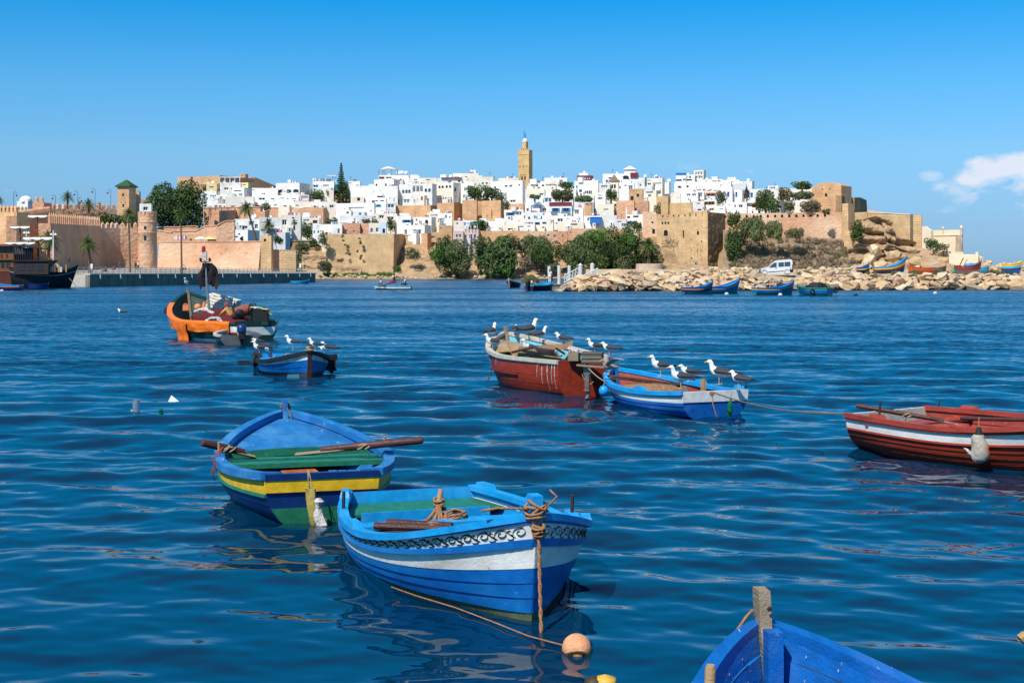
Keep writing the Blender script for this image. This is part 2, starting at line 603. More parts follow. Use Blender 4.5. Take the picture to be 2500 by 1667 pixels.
cream_b = mat('paint_cream_weathered', (0.50,0.46,0.38),0.6,0.25,6,0.3,50,0.25, col2=(0.20,0.16,0.12), thr=0.64, stretch=(0.5,1,1))
grey_d = mat('dinghy_grey', (0.12,0.13,0.145),0.5,0.25,6,0.1,30,0.3)
bag_y = mat('yellow_bottle_plastic', (0.40,0.30,0.075),0.45,0.3,8,0.3,25,0.35)
bag_w = mat('crumpled_white_plastic', (0.55,0.52,0.48),0.5,0.2,9,0.6,14,0.3)
glass_g = mat('green_bottle_plastic', (0.01,0.24,0.07),0.12,0.15,9,0,10,0.6, alpha=0.5)
glass_c = mat('clear_bottle_plastic', (0.62,0.72,0.78),0.08,0.1,9,0.2,20,0.6, alpha=0.75)

class Hull:
 def __init__(s, p, draft=0.16, rake=0.25, trake=0.12, tm=.42, n=2.2, mm=1.25, ti=.35, vb=1.0):
  s.X, s.Y, s.th, s.L, s.bs, s.bm, s.hs, s.hm, s.hb = p
  s.draft, s.rake, s.trake, s.tm, s.n, s.m, s.ti, s.vb = draft * 1.5, rake, trake, tm, n, mm, ti, vb
 def b(s, t):
  if t <= s.tm:
   return s.bs + (s.bm - s.bs) * math.sin(math.pi / 2 * t / s.tm)
  return s.bm * max(0.0,1 - ((t - s.tm) / (1 - s.tm)) ** s.n) ** (1 / s.m)
 def zs(s, t):
  if t < s.ti:
   return s.hm + (s.hs - s.hm) * ((s.ti - t) / s.ti) ** 2
  return s.hm + (s.hb - s.hm) * ((t - s.ti) / (1 - s.ti)) ** 2
 def zk(s, t):
  return -s.draft * (1 - 0.35 * sst(0.7,1, t)) * (0.55 + 0.45 * sst(0,0.25, t))
 def zw(s, t, w_):
  return w_ * s.zs(t) if w_ >= 0 else -w_ * s.zk(t)
 def pos(s, t, w_, side, off=0.0):
  z = s.zw(t, w_)
  zk, zz = s.zk(t), s.zs(t)
  u = min(1.08, max(0.0,(z - zk) / (zz - zk)))
  uu = min(1.0, u)
  full = (1 - (1 - uu) ** 2.7) ** 0.52
  vee = uu ** (0.62 * s.vb)
  k = sst(0.4,1.0, t)
  sh = lerp(full, vee, k) + (0.10 * (u - 1) if u > 1 else 0)
  y = s.b(t) * sh
  x = t * s.L - s.rake * t ** 5 * (1 - u) - s.trake * (1 - t) ** 5 * u
  y = max(0.0, y + off)
  if t >= 0.9999:
   y = max(0.0, off)
  return Vector((x, y * side, z))
TS = [i / 34 for i in range(31)] + [0.905,0.93,0.95,0.968,0.982,0.992,1.0]
def strake(h, root, w0, w1, side, mo, mi_, th=0.022, lap=0.006, ts=TS, rows=4, name='strake', off=0.0, t1=1.0, lapi=0.004):
 B_ = MB()
 outer, inner = [], []
 for t in [x for x in ts if x <= t1]:
  ro, ri = [], []
  for k in range(rows + 1):
   q = k / rows
   ww = lerp(w0, w1, q)
   ro.append(h.pos(t, ww, side, off + lap * (1 - q)))
   ri.append(h.pos(t, ww, side, off - th - lapi * q))
  outer.append(ro)
  inner.append(ri)
 B_.grid(outer, 0)
 B_.grid(inner, 1)
 for k in (0, rows):
  B_.grid([[o[k], i[k]] for o, i in zip(outer, inner)], 0)
 for e in (0,-1):
  B_.grid([outer[e], inner[e]], 0)
 return B_.build(name, [mo, mi_], root, smooth=True)
def rail(h, root, side, mt, ow=0.03, iw=0.05, dn=0.05, up=0.015, name='gunwale', t0=0.0, t1=1.0, w_=1.0):
 B_ = MB()
 rows = []
 for t in [x for x in TS if t0 <= x <= t1]:
  p = h.pos(t, w_, side)
  yo, yi = max(p.y * side, 0) + ow, max(p.y * side - iw, 0)
  rows.append([Vector((p.x, yo * side, p.z - dn)), Vector((p.x, yo * side, p.z + up)), Vector((p.x, yi * side, p.z + up)), Vector((p.x, yi * side, p.z - dn))])
 B_.grid(rows, 0, closed=True)
 for e in (0,-1):
  B_.add(rows[e], [(0,1,2,3)])
 return B_.build(name, mt, root, smooth=True)
def transom(h, root, bands, mi_, th=0.035, proud=0.0):
 for w0, w1, mo in bands:
  B_ = MB()
  fr, bk = [], []
  for k in range(6):
   ww = lerp(w0, w1, k / 5)
   p = h.pos(0, ww, 1)
   ys = [lerp(-p.y, p.y, j / 8) for j in range(9)]
   fr.append([Vector((p.x - 0.004 - proud, y, p.z)) for y in ys])
   bk.append([Vector((p.x + th, y, p.z)) for y in ys])
  B_.grid(fr, 0)
  B_.grid(bk, 1)
  B_.grid([fr[0], bk[0]], 0)
  B_.grid([fr[-1], bk[-1]], 0)
  B_.build('transom_board', [mo, mi_], root)
def floor(h, root, mt, z=0.07, t0=0.02, t1=0.9):
 B_ = MB()
 n = 14
 rows = []
 for i in range(n + 1):
  t = lerp(t0, t1, i / n)
  ww = z / h.zs(t)
  p = h.pos(t, ww, 1)
  rows.append([Vector((p.x, (p.y - 0.02) * k, z)) for k in (-1,-.34,.34,1)])
 B_.grid(rows)
 lo = [[v - Vector((0,0,0.03)) for v in r] for r in rows]
 B_.grid(lo)
 B_.build('floor_boards', mt, root)
def thwart(h, root, t, mt, z, wd=0.22, th=0.03, name='thwart', short=0.0, me_edge=None):
 ww = z / h.zs(t)
 p = h.pos(t, ww, 1)
 B_ = MB()
 B_.box((p.x, 0, z),(wd, 2 * (p.y - 0.02) - short, th))
 return B_.build(name, mt, root)
def deck(h, root, t0, t1, mt, dz=0.10, edge=None, name='foredeck', camber=0.03, n=5):
 """short deck between the gunwales, built of boards that run across the boat"""
 for k in range(n):
  a, b_ = lerp(t0, t1, k / n), lerp(t0, t1,(k + 1) / n) - 0.002
  B_ = MB()
  rows = []
  for t in (a, (a + b_) / 2, b_):
   z = h.zs(t) - dz
   p = h.pos(t, z / h.zs(t),1)
   rows.append([Vector((p.x, (p.y - 0.015) * q, z + camber * (1 - q * q))) for q in (-1,-.5,0,.5,1)])
  B_.grid(rows)
  lo = [[v - Vector((0,0,0.02)) for v in r] for r in rows]
  B_.grid(lo)
  for e in (0,-1):
   B_.grid([rows[e], lo[e]])
  B_.build(name, mt, root)
def stem(h, root, mt, up=0.14, wd=0.05, ln=0.09, lo=-0.9, tilt=0.0):
 B_ = MB()
 pts = [h.pos(1.0, ww, 1) for ww in (lo, 0,.25,.5,.75,1.0) if ww >= lo]
 top = pts[-1] + Vector((tilt, 0, up))
 pts.append(top)
 rows = []
 for p in pts:
  rows.append([Vector((p.x + 0.025,-wd / 2, p.z)), Vector((p.x + 0.025, wd / 2, p.z)), Vector((p.x - ln, wd / 2, p.z)), Vector((p.x - ln, -wd / 2, p.z))])
 B_.grid(rows, closed=True)
 B_.add(rows[-1], [(0,1,2,3)])
 return B_.build('stem_post', mt, root)
def ribs(h, root, ts, mt, top=0.9, wd=0.04, th=0.035, name='rib'):
 for t in ts:
  for s in (1,-1):
   B_ = MB()
   rows = []
   for k in range(7):
    ww = lerp(0.08, top, k / 6)
    p = h.pos(t, ww, s, -0.022)
    q = h.pos(t, ww, s, -0.022 - th)
    rows.append([p + Vector((-wd / 2,0,0)), p + Vector((wd / 2,0,0)), q + Vector((wd / 2,0,0)), q + Vector((-wd / 2,0,0))])
   B_.grid(rows, closed=True)
   B_.add(rows[-1], [(0,1,2,3)])
   B_.build(name, mt, root)
def pad(h, root, t, side, mt, ln=0.26, wd=0.09, ht=0.05):
 """oarlock block on the gunwale"""
 p = h.pos(t, 1.0, side)
 q = h.pos(t + 0.02,1.0, side)
 a = math.atan2(q.y - p.y, q.x - p.x)
 B_ = MB()
 B_.box((p.x, p.y - side * 0.012, p.z + 0.016 + ht / 2),(ln, wd, ht), a, taper=0.78)
 return B_.build('oarlock_block', mt, root)
def pin(h, root, t, side, mt, ln=0.16, r=0.014, lean=0.02):
 p = h.pos(t, 1.0, side)
 B_ = MB()
 B_.tube([p + Vector((0,-side * 0.012,0.0)), p + Vector((lean, -side * 0.012, ln))], r, 8)
 return B_.build('thole_pin', mt, root, smooth=True)
def boat_root(name, h, label, roll=0.0):
 o = empty(name, (h.X, h.Y, 0), rot=(R(roll),0, R(90 - h.th)))
 tag(o, label, 'boat')
 o.rotation_mode = 'XYZ'
 return o
def to_local(root, v):
 Mx = Matrix.Translation(root.location) @ root.rotation_euler.to_matrix().to_4x4()
 return Mx.inverted() @ Vector(v)
def to_world(root, v):
 return Matrix.Translation(root.location) @ root.rotation_euler.to_matrix().to_4x4() @ Vector(v)
def sag(a, b_, n=14, s=0.1):
 a, b_ = Vector(a), Vector(b_)
 return [a.lerp(b_, i / n) - Vector((0,0, s * 4 * (i / n) * (1 - i / n))) for i in range(n + 1)]
def twist_rope(name, pts, r, mt, parent=None, step=0.012):
 """two strands laid round each other"""
 pts = [Vector(p) for p in pts]
 seg = [(pts[i + 1] - pts[i]).length for i in range(len(pts) - 1)]
 tot = sum(seg)
 n = max(8, int(tot / step))
 n = min(n, 260)
 B_ = MB()
 cum = [0]
 for s_ in seg:
  cum.append(cum[-1] + s_)
 def at(d):
  for i in range(len(seg)):
   if d <= cum[i + 1] or i == len(seg) - 1:
    return pts[i].lerp(pts[i + 1], min(1,(d - cum[i]) / max(seg[i], 1e-6)))
 for st in range(2):
  line = []
  for i in range(n + 1):
   d = tot * i / n
   c = at(d)
   a = d / (r * 5.0) * 2 * math.pi / 2 + st * math.pi
   line.append(c + Vector((math.cos(a), math.sin(a) * 0.6, math.sin(a) * 0.8)) * r * 0.5)
  B_.tube(line, r * 0.62,5)
 return B_.build(name, mt, parent, smooth='all')
def knot(B_, c, r, n=5, rr=0.008, seed=1, ax=None):
 rnd = random.Random(seed)
 for k in range(n):
  a0 = rnd.uniform(0,6.28)
  tilt = Matrix.Rotation(rnd.uniform(-.6,.6),3, 'X') @ Matrix.Rotation(rnd.uniform(-.6,.6),3, 'Y')
  pts = []
  for i in range(15):
   a = a0 + i / 14 * 6.6
   pts.append(Vector(c) + tilt @ Vector((math.cos(a) * r * rnd.uniform(.9,1.1), math.sin(a) * r * rnd.uniform(.9,1.1),(k - n / 2) * rr * 1.4)))
  B_.tube(pts, rr, 5)

# --- boat A: blue and white with black scrolls
hA = Hull([-0.95,12.42,162.2,3.66,0.62,0.895,0.33,0.33,0.735], rake=0.14, trake=0.03, draft=0.2, ti=0.38, n=2.5, mm=1.35, vb=0.8)
A = boat_root('rowing_boat', hA, 'blue and white rowing boat with black scroll ornament on its top plank, nearest full boat')
for s in (1,-1):
 strake(hA, A, 0.785,0.98, s, white_b, blue_l, lap=0.0, name='strake')
 strake(hA, A, 0.705,0.785, s, blue_d, blue_l, lap=0.012, off=0.018, name='rub_rail', rows=2)
 strake(hA, A, 0.50,0.705, s, white_b, blue_l, lap=0.005)
 strake(hA, A, 0.355,0.50, s, blue_d, blue_l, lap=0.010, rows=3)
 strake(hA, A, 0.21,0.355, s, blue_d, blue_l, lap=0.011, rows=3)
 strake(hA, A, 0.065,0.21, s, blue_d, blue_l, lap=0.011, rows=3)
 strake(hA, A, -0.25,0.065, s, algae, bilge, lap=0.004, rows=3)
 strake(hA, A, -1,-0.25, s, algae, bilge, lap=0.003, rows=3)
 rail(hA, A, s, [blue_l], ow=0.030, iw=0.06, dn=0.030, up=0.02)
 strake(hA, A, 0.935,0.99, s, blue_d, blue_l, lap=0.0, off=0.026, rows=2, name='gunwale_face')
for w0, w1, mm_ in ((-1,0.1, algae),(0.1,0.42, blue_d),(0.42,0.7, white_b),(0.7,1.02, blue_d)):
 transom(hA, A, [(w0, w1, mm_)], blue_l)
floor(hA, A, bilge)
stem(hA, A, blue_l, up=0.14, wd=0.075, ln=0.10, lo=0.93)
B_ = MB()
zt = 0.235
for k in range(1):
 t0_, t1_ = 0.015,0.16
 rows = []
 for i in range(5):
  t = lerp(t0_, t1_, i / 4)
  p = hA.pos(t, zt / hA.zs(t),1)
  rows.append([Vector((p.x, (p.y - .03) * q, zt)) for q in (-1,1)])
 B_.grid(rows)
 B_.grid([[v - Vector((0,0,.025)) for v in r] for r in rows])
 B_.grid([rows[-1], [v - Vector((0,0,.025)) for v in rows[-1]]])
B_.build('stern_seat', green_b, A)
thwart(hA, A, 0.60, green_b, 0.30,0.26)
thwart(hA, A, 0.36, blue_l, 0.27,0.20)
B_ = MB()
B_.box((hA.L * 0.155,0, zt - 0.06),(0.02,1.2,0.14))
B_.build('seat_front_board', blue_l, A)
deck(hA, A, 0.76,0.90, blue_l, dz=0.12, n=3, name='foredeck_board')
ribs(hA, A, (0.25,0.46,0.7), blue_l, top=0.88)
for t, s in ((0.06,1),(0.06,-1),(0.3,-1),(0.47,-1),(0.30,1),(0.55,1),(0.72,1)):
 pad(hA, A, t, s, blue_l, ht=0.05)
for t, s in ((0.3,-1),(0.55,1)):
 pin(hA, A, t, s, iron, 0.21,0.015)
def scrolls(h, root, side, t_from, t_to, n):
 B_ = MB()
 tt = np.linspace(t_from, t_to, 240)
 pp_ = np.array([h.pos(float(t),.86, side)[:] for t in tt])
 al = np.concatenate([[0], np.cumsum(np.linalg.norm(np.diff(pp_, axis=0), axis=1))])
 cells = [float(np.interp(al[-1] * i / n, al, tt)) for i in range(n + 1)]
 def ribbon(pl, wd):
  """pl: (t, w) points on the hull side; widths in w units"""
  pts = [h.pos(t, ww, side, 0.0035) for t, ww in pl]
  vs_, fs = [], []
  for i, p in enumerate(pts):
   d = pts[min(i + 1, len(pts) - 1)] - pts[max(i - 1,0)]
   nrm = Vector((0, side, 0.15))
   a = d.cross(nrm)
   if a.length < 1e-9:
    a = Vector((0,0,1))
   a.normalize()
   k = wd * (0.45 + 0.55 * math.sin(math.pi * min(1, max(0, i / (len(pts) - 1)))))
   vs_ += [p + a * k, p - a * k]
  for i in range(len(pts) - 1):
   fs.append((2 * i, 2 * i + 1,2 * i + 3,2 * i + 2))
  B_.add(vs_, fs)
 for i in range(n):
  ta, tb = cells[i], cells[i + 1]
  def m_(u, v):
   return (lerp(ta, tb, u), lerp(0.79,0.925, v))
  sp_ = []
  for k in range(26):
   q = k / 25
   a = R(-60) + q * R(520)
   rad = lerp(0.42,0.10, q)
   sp_.append(m_(0.62 - math.cos(a) * rad * 0.95,0.52 + math.sin(a) * rad * 1.05))
  ribbon(sp_, 0.0065)
  dg = [m_(lerp(0.42,-0.28, q) , lerp(0.16,0.98, q) - 0.10 * math.sin(q * math.pi)) for q in [j / 10 for j in range(11)]]
  ribbon(dg, 0.007)
  tl = [m_(0.10 + 0.20 * math.cos(R(200) + q * R(230)),0.24 + 0.2 * math.sin(R(200) + q * R(230))) for q in [j / 10 for j in range(11)]]
  ribbon(tl, 0.006)
  br_ = [m_(lerp(-0.12,0.2, q),0.60 + 0.14 * math.sin(q * 3.1)) for q in [j / 6 for j in range(7)]]
  ribbon(br_, 0.005)
 return B_.build('scroll_ornament', black_p, root, fix=False)
scrolls(hA, A, -1,0.03,0.995,27)
scrolls(hA, A, 1,0.10,0.995,25)
stp = hA.pos(1,1,1)
B_ = MB()
knot(B_, stp + Vector((-0.03,0,0.035)),0.075,7,0.010,3)
knot(B_, stp + Vector((0.035,0,-0.09)),0.04,6,0.010,5)
B_.tube([stp + Vector((0.0,-.05,0.05)), stp + Vector((-.1,-.25,0.05)), stp + Vector((-.14,-.35,.03))], 0.010,5)
B_.tube([stp + Vector((0.03,0.04,0.04)), stp + Vector((.02,.14,0.13)), stp + Vector((-.02,.10,.17))], 0.008,5)
B_.build('bow_lashing', rope_m, A, smooth='all')
e0 = to_local(A, PW(1322,1552,-0.03))
twist_rope('mooring_rope', sag(stp + Vector((0.04,0,-0.10)), e0,16,0.04),0.017, rope_m, A)
B_ = MB()
def oar_in(a, b_, r0=0.035, r1=0.03):
 B_.tube([Vector(a), Vector(a).lerp(Vector(b_),.5), Vector(b_)], [r0, r0, r1], 8)
oa = empty('bundled_oar', A.location)
oa.rotation_euler = A.rotation_euler
tag(oa, 'pair of dark red-brown oars laid inside the scroll-painted boat', 'oars')
for k, (a_, b_) in enumerate(((P(915,1283,10.70), P(1094,1290,10.52)),(P(945,1275,10.85), P(1104,1283,10.66)))):
 B_ = MB()
 oar_in(to_local(A, a_), to_local(A, b_),0.032,0.03)
 B_.build('oar', wood_d, oa, smooth=True)
B_ = MB()
knot(B_, to_local(A, P(1060,1284,10.6)),0.055,5,0.008,8)
B_.build('oar_lashing', rope_m, oa, smooth='all')
cr_ = empty('rope_wrapped_post', A.location)
cr_.rotation_euler = A.rotation_euler
tag(cr_, 'leaning post wrapped with brown rope inside the scroll-painted boat', 'post')
B_ = MB()
B_.tube([(1.05,-0.05,0.12),(1.02,0.02,0.50)], [0.03,0.024], 8)
B_.build('post', wood_p, cr_, smooth=True)
B_ = MB()
for k in range(6):
 knot(B_, Vector((1.03,-0.01 + .01 * k, 0.42 - 0.035 * k)),0.042,1,0.011,20 + k)
for k in range(4):
 B_.tube(sag((1.03,0,0.38),(1.5 + .1 * k, -0.32 + .07 * k, 0.30),8,0.05 + .02 * k),0.016,6)
knot(B_, Vector((1.22,0.10,0.27)),0.10,7,0.010,31)
B_.build('rope_coil', rope_m, cr_, smooth='all')
tr = empty('cloth_heap', A.location)
tr.rotation_euler = A.rotation_euler
tag(tr, 'dark cloth and white paper heaped by the thwart of the scroll-painted boat', 'cloth')
B_ = MB()
rows = []
for i in range(9):
 r_ = []
 for j in range(14):
  a = 2 * math.pi * j / 14
  q = i / 8
  rad = 0.22 * math.cos(q * math.pi / 2) ** .6 * (1 + .25 * mnoise.noise((i * .7, j * .9,2)))
  r_.append(Vector((1.72 + rad * math.cos(a),0.25 + rad * 1.2 * math.sin(a),0.18 + 0.13 * math.sin(q * 1.57) + .03 * mnoise.noise((j * .6, i, 5)))))
 rows.append(r_)
B_.grid(rows, closed=True)
B_.build('dark_cloth', mat('dark_cloth', (0.03,0.035,0.02),0.9,0.4,10,0.5,20), tr)
for k, (x_, y_) in enumerate(((1.93,0.42),(2.03,0.55))):
 B_ = MB()
 B_.box((x_, y_, 0.30),(0.12,0.16,0.004),0.4, M=Matrix.Rotation(.5 + .5 * k, 3, 'Y') @ Matrix.Rotation(.4,3, 'X'))
 B_.build('paper', bag_w, tr)
ln_pts = [PW(955,1432,0.03), PW(1020,1455,0.015), PW(1110,1482,0.012), PW(1200,1516,0.012), PW(1290,1552,0.012), PW(1385,1577,0.03)]
B_ = MB()
B_.tube(ln_pts, 0.006,5)
tag(B_.build('float_line', rope_m, smooth='all'), 'thin orange line floating from the scroll-painted boat to the round buoy', 'rope')
by = empty('mooring_buoy', PW(1408,1590,0))
tag(by, 'round peach coloured mooring buoy with algae belt, front right of the scroll-painted boat', 'buoy')
B_ = MB()
B_.lathe([(0.0,-0.11)] + [(0.094 * math.cos(a),0.02 + 0.094 * math.sin(a)) for a in [R(-80 + i * 12) for i in range(14)]] + [(0.0,0.115)], 24)
bo = B_.build('float', mat('peach_buoy', (0.70,0.32,0.16),0.6,0.3,14,0.35,60,0.25, col2=(0.30,0.16,0.09), thr=0.62, col3=(0.55,0.30,0.18), thr3=0.5, sc3=9), by, smooth='all')
B_ = MB()
B_.lathe([(0.0965 * math.cos(a),0.02 + 0.0965 * math.sin(a)) for a in [R(-50 + i * 8) for i in range(7)]], 28)
B_.v = [(x, y, z + 0.018 * math.sin(math.atan2(y, x) * 3) * (1 if z > -.03 else 0) + (0.012 * mnoise.noise((x * 40, y * 40,1)))) for x, y, z in B_.v]
B_.build('algae_belt', mat('wet_algae', (0.028,0.025,0.008),0.7,0.5,30,0.7,60,0.25), by, smooth='all')
B_ = MB()
B_.lathe([(0,-.04),(0.05,-0.03),(0.068,0.0),(0.06,0.035),(0,.055)], 16)
tag(B_.build('small_float', mat('yellow_float', (0.62,0.36,0.05),0.5,0.2,10), loc=PW(1478,1668,0), smooth='all'), 'small yellow float at the bottom edge of the water', 'float')
B_ = MB()
B_.lathe([(0,-.04),(0.05,-0.03),(0.06,0.0),(0.05,0.03),(0,.045)], 16)
tag(B_.build('small_float', mat('dark_float', (0.05,0.035,0.02),0.6,0.4,10), loc=PW(1450,1668,0), smooth='all'), 'small dark weedy float beside the yellow one at the bottom edge', 'float')
# --- boat B: yellow band, stern towards us
hB = Hull([-1.826,12.583,-14.9,3.965,0.544,0.906,0.485,0.406,0.66], rake=0.25, trake=0.05, draft=0.16)
Bo = boat_root('rowing_boat', hB, 'dark blue rowing boat with a yellow band and two oars laid across its sides')
for s in (1,-1):
 strake(hB, Bo, 0.86,0.985, s, blue_w, blue_w, lap=0.0, rows=2)
 strake(hB, Bo, 0.60,0.86, s, yellow_b, blue_w, lap=0.0)
 strake(hB, Bo, 0.53,0.60, s, green_b, blue_w, lap=0.012, off=0.012, rows=2, name='rub_rail')
 for a_, b_ in ((0.36,0.53),(0.2,0.36)):
  strake(hB, Bo, a_, b_, s, blue_n, blue_w, rows=3)
 strake(hB, Bo, -0.1,0.2, s, blue_n, bilge, rows=3)
 strake(hB, Bo, -1,-0.1, s, green_b, bilge, rows=3)
 rail(hB, Bo, s, blue_w, ow=0.04, iw=0.075, dn=0.055, up=0.018)
 strake(hB, Bo, 0.87,0.97, s, blue_w, blue_w, lap=0, off=0.032, rows=2, name='gunwale_face')
for w0, w1, mm_, pr in ((-1,0.31, green_b, 0),(0.31,0.63, blue_n, 0),(0.63,0.87, yellow_b, 0.022),(0.87,1.0, blue_n, 0.03)):
 transom(hB, Bo, [(w0, w1, mm_)], blue_w, proud=pr)
floor(hB, Bo, bilge)
stem(hB, Bo, blue_w, up=0.15, wd=0.06, ln=0.07)
deck(hB, Bo, 0.60,0.955, blue_w, dz=0.085, n=6, name='foredeck_board', camber=0.05)
t = 0.60
p = hB.pos(t, (hB.zs(t) - .09) / hB.zs(t),1)
B_ = MB()
rows = [[Vector((p.x - 0.012,(p.y - .01) * q, hB.zs(t) - .085 - dz + .05 * (1 - q * q))) for q in (-1,-.6,-.2,.2,.6,1)] for dz in (0,0.085)]
B_.grid(rows)
B_.grid([[v + Vector((.02,0,0)) for v in r] for r in rows])
B_.grid([rows[1], [v + Vector((.02,0,0)) for v in rows[1]]])
B_.build('deck_front_board', green_b, Bo)
thwart(hB, Bo, 0.49, green_b, 0.345,0.16,0.03)
thwart(hB, Bo, 0.37, green_b, 0.355,0.2,0.05)
ribs(hB, Bo, (0.24,0.42), blue_w, top=0.9)
for s in (1,-1):                                   # quarter knees and oar blocks
 B_ = MB()
 y0 = hB.pos(0.02,1,1).y
 B_.prism([(0.0, s * (y0 - .03), hB.zs(0) - .02),(0.0, s * (y0 - .2), hB.zs(0) - .02),(0.36, s * (hB.pos(.1,1,1).y - .05), hB.zs(.1) - .02)], (0,0,.03))
 B_.build('quarter_knee', blue_w, Bo)
 pad(hB, Bo, 0.40, s, blue_w, ln=0.34, wd=0.11, ht=0.035)
 pin(hB, Bo, 0.44, s, wood_p, 0.17,0.016, lean=-0.02)
B_ = MB()
knot(B_, hB.pos(1,1,1) + Vector((0,0,0.055)),0.05,5,0.012,4)
B_.tube([hB.pos(1,1,1) + Vector((-.05,-.02,.05)), hB.pos(1,1,1) + Vector((-.16,-.06,-.04)), hB.pos(1,1,1) + Vector((-.22,-.08,-.15)), hB.pos(1,1,1) + Vector((-.3,-.15,-.16))], 0.009,5)
B_.build('bow_lashing', rope_k, Bo, smooth='all')
def oar(name, a, b_, label, blade=0.5, rl=0.04, lash=True):
 """loom from a (handle) to b_; the blade end flattens"""
 a, b_ = Vector(a), Vector(b_)
 d = (b_ - a)
 root = empty(name, a)
 tag(root, label, 'oar')
 B_ = MB()
 B_.tube([Vector((0,0,0)), d * .02, d * .5, d * .8], [rl * .7, rl, rl * 1.08, rl * .9], 9)
 B_.build('loom', wood_d, root, smooth=True)
 B_ = MB()
 n = d.cross(Vector((0,0,1))).normalized() * rl * 1.6
 u = Vector((0,0,1)) * rl * .45
 rows = []
 for q, k in ((blade, .5),(blade + .12,1.1),(.97,1.2),(1.0,.9)):
  c = d * q - u * 1.2
  rows.append([c + n * k, c + u, c - n * k, c - u])
 B_.grid(rows, closed=True)
 B_.add(rows[0], [(0,1,2,3)])
 B_.add(rows[-1], [(0,1,2,3)])
 B_.build('blade', wood_g, root)
 if lash:
  B_ = MB()
  c = d * .44
  for k in range(4):
   knot(B_, c + d.normalized() * (0.022 * k), rl * 1.25,1,0.011,40 + k)
  B_.tube([c, c + Vector((.03,0,-.06)), c + Vector((.0,.01,-.16))], 0.006,5)
  B_.build('lashing', rope_t, root, smooth='all')
 return root
oar('oar', P(492,1080,14.05), P(622,1110,14.35), 'short oar jutting left over the side of the yellow-banded boat', blade=0.62)
oar('oar', P(1033,1074,14.1), P(722,1104,14.25), 'long oar jutting right over the side of the yellow-banded boat', blade=0.6)
cB = empty('fish_crate', to_world(Bo, (1.02,0.10,0.20)), R(90 - hB.th) + 0.1)
tag(cB, 'orange plastic crate under the thwart of the yellow-banded boat', 'crate')
B_ = MB()
for sx in (-1,1):
 B_.box((sx * .14,0,0.05),(.012,.34,.17))
for sy in (-1,1):
 B_.box((0, sy * .17,0.05),(.29,.012,.17))
B_.box((0,0,-.03),(.28,.34,.012))
B_.build('crate_body', crate_o, cB)
B_ = MB()
for q in (-.12,-.04,.04,.12):
 B_.box((-.149, q, .05),(.008,.012,.17))
for z_ in (.0,.1):
 B_.box((-.149,0, z_),(.008,.34,.012))
B_.build('crate_rib', mat('dark_crate', (0.25,0.06,0.015),0.6), cB)
gB = empty('slatted_panel', to_world(Bo, (0.95,-0.37,0.24)), R(90 - hB.th) - 0.15)
tag(gB, 'bright blue slatted panel leaning in the stern of the yellow-banded boat', 'panel')
for k in range(4):
 B_ = MB()
 B_.box((0,-.15 + .1 * k, 0),(.34,.085,.02), M=Matrix.Rotation(-.45,3, 'Y'))
 B_.build('slat', blue_w, gB)
tb = P(752,1150,12.35)
bg_ = empty('hanging_fender', P(755,1215,12.32))
tag(bg_, 'yellow plastic jug and knotted white bag hung as a fender over the yellow stern band', 'fender')
B_ = MB()
def lump(B_, pts, rx, ry, seed, n=12, mi=0, cr=0.25):
 rows = []
 for i, (p, k) in enumerate(pts):
  r_ = []
  for j in range(n):
   a = 2 * math.pi * j / n
   q = 1 + cr * mnoise.noise((j * .8 + seed, i * .9, seed * 1.7))
   r_.append(Vector(p) + Vector((math.cos(a) * rx * k * q, math.sin(a) * ry * k * q, 0)))
  rows.append(r_)
 B_.grid(rows, mi, closed=True)
 B_.add(rows[0], [tuple(range(n))], mi)
 B_.add(rows[-1], [tuple(range(n))], mi)
lump(B_, [((0.0,0,.09),.8),((0.01,0,.085),.9),((.015,0,.0),.75),((.03,0,-.09),.85),((.045,0,-.17),.95),((.05,0,-.25),.8),((.05,0,-.27),.5)], 0.058,0.045,2)
B_.build('jug', bag_y, bg_, smooth=True)
B_ = MB()
lump(B_, [((.085,-.02,.0),.4),((.09,-.02,-.03),.9),((.085,-.02,-.06),.6),((.085,-.02,-.09),.45),((.09,-.02,-.13),.8),((.10,-.02,-.19),.95),((.115,-.02,-.25),1.1),((.12,-.02,-.29),.8)], 0.055,0.045,5, cr=.5)
B_.build('knotted_bag', bag_w, bg_, smooth=True)
B_ = MB()
B_.tube([(-.012,.0,.26),(-.008,-.01,.18),(0.01,-.01,.07)], 0.006,5)
B_.tube([(-.008,.0,.26),(.02,-.01,.16),(.04,-.01,.05),(.06,-.02,-.01)], 0.005,5)
B_.build('cord', rope_t, bg_, smooth='all')
B_ = MB()
for k in range(3):
 a = P(545,1090,13.8)
 B_.tube([a, a + Vector((-.06 - .03 * k, 0,-.12)), a + Vector((-.12 + .03 * k, -.02,-.26)), a + Vector((-.09 - .02 * k, 0,-.36 + .05 * k))], 0.005,4)
tag(B_.build('frayed_cord', mat('red_cord', (0.35,0.06,0.05),0.8), smooth='all'), 'frayed red cord dangling from the left rail of the yellow-banded boat', 'cord')

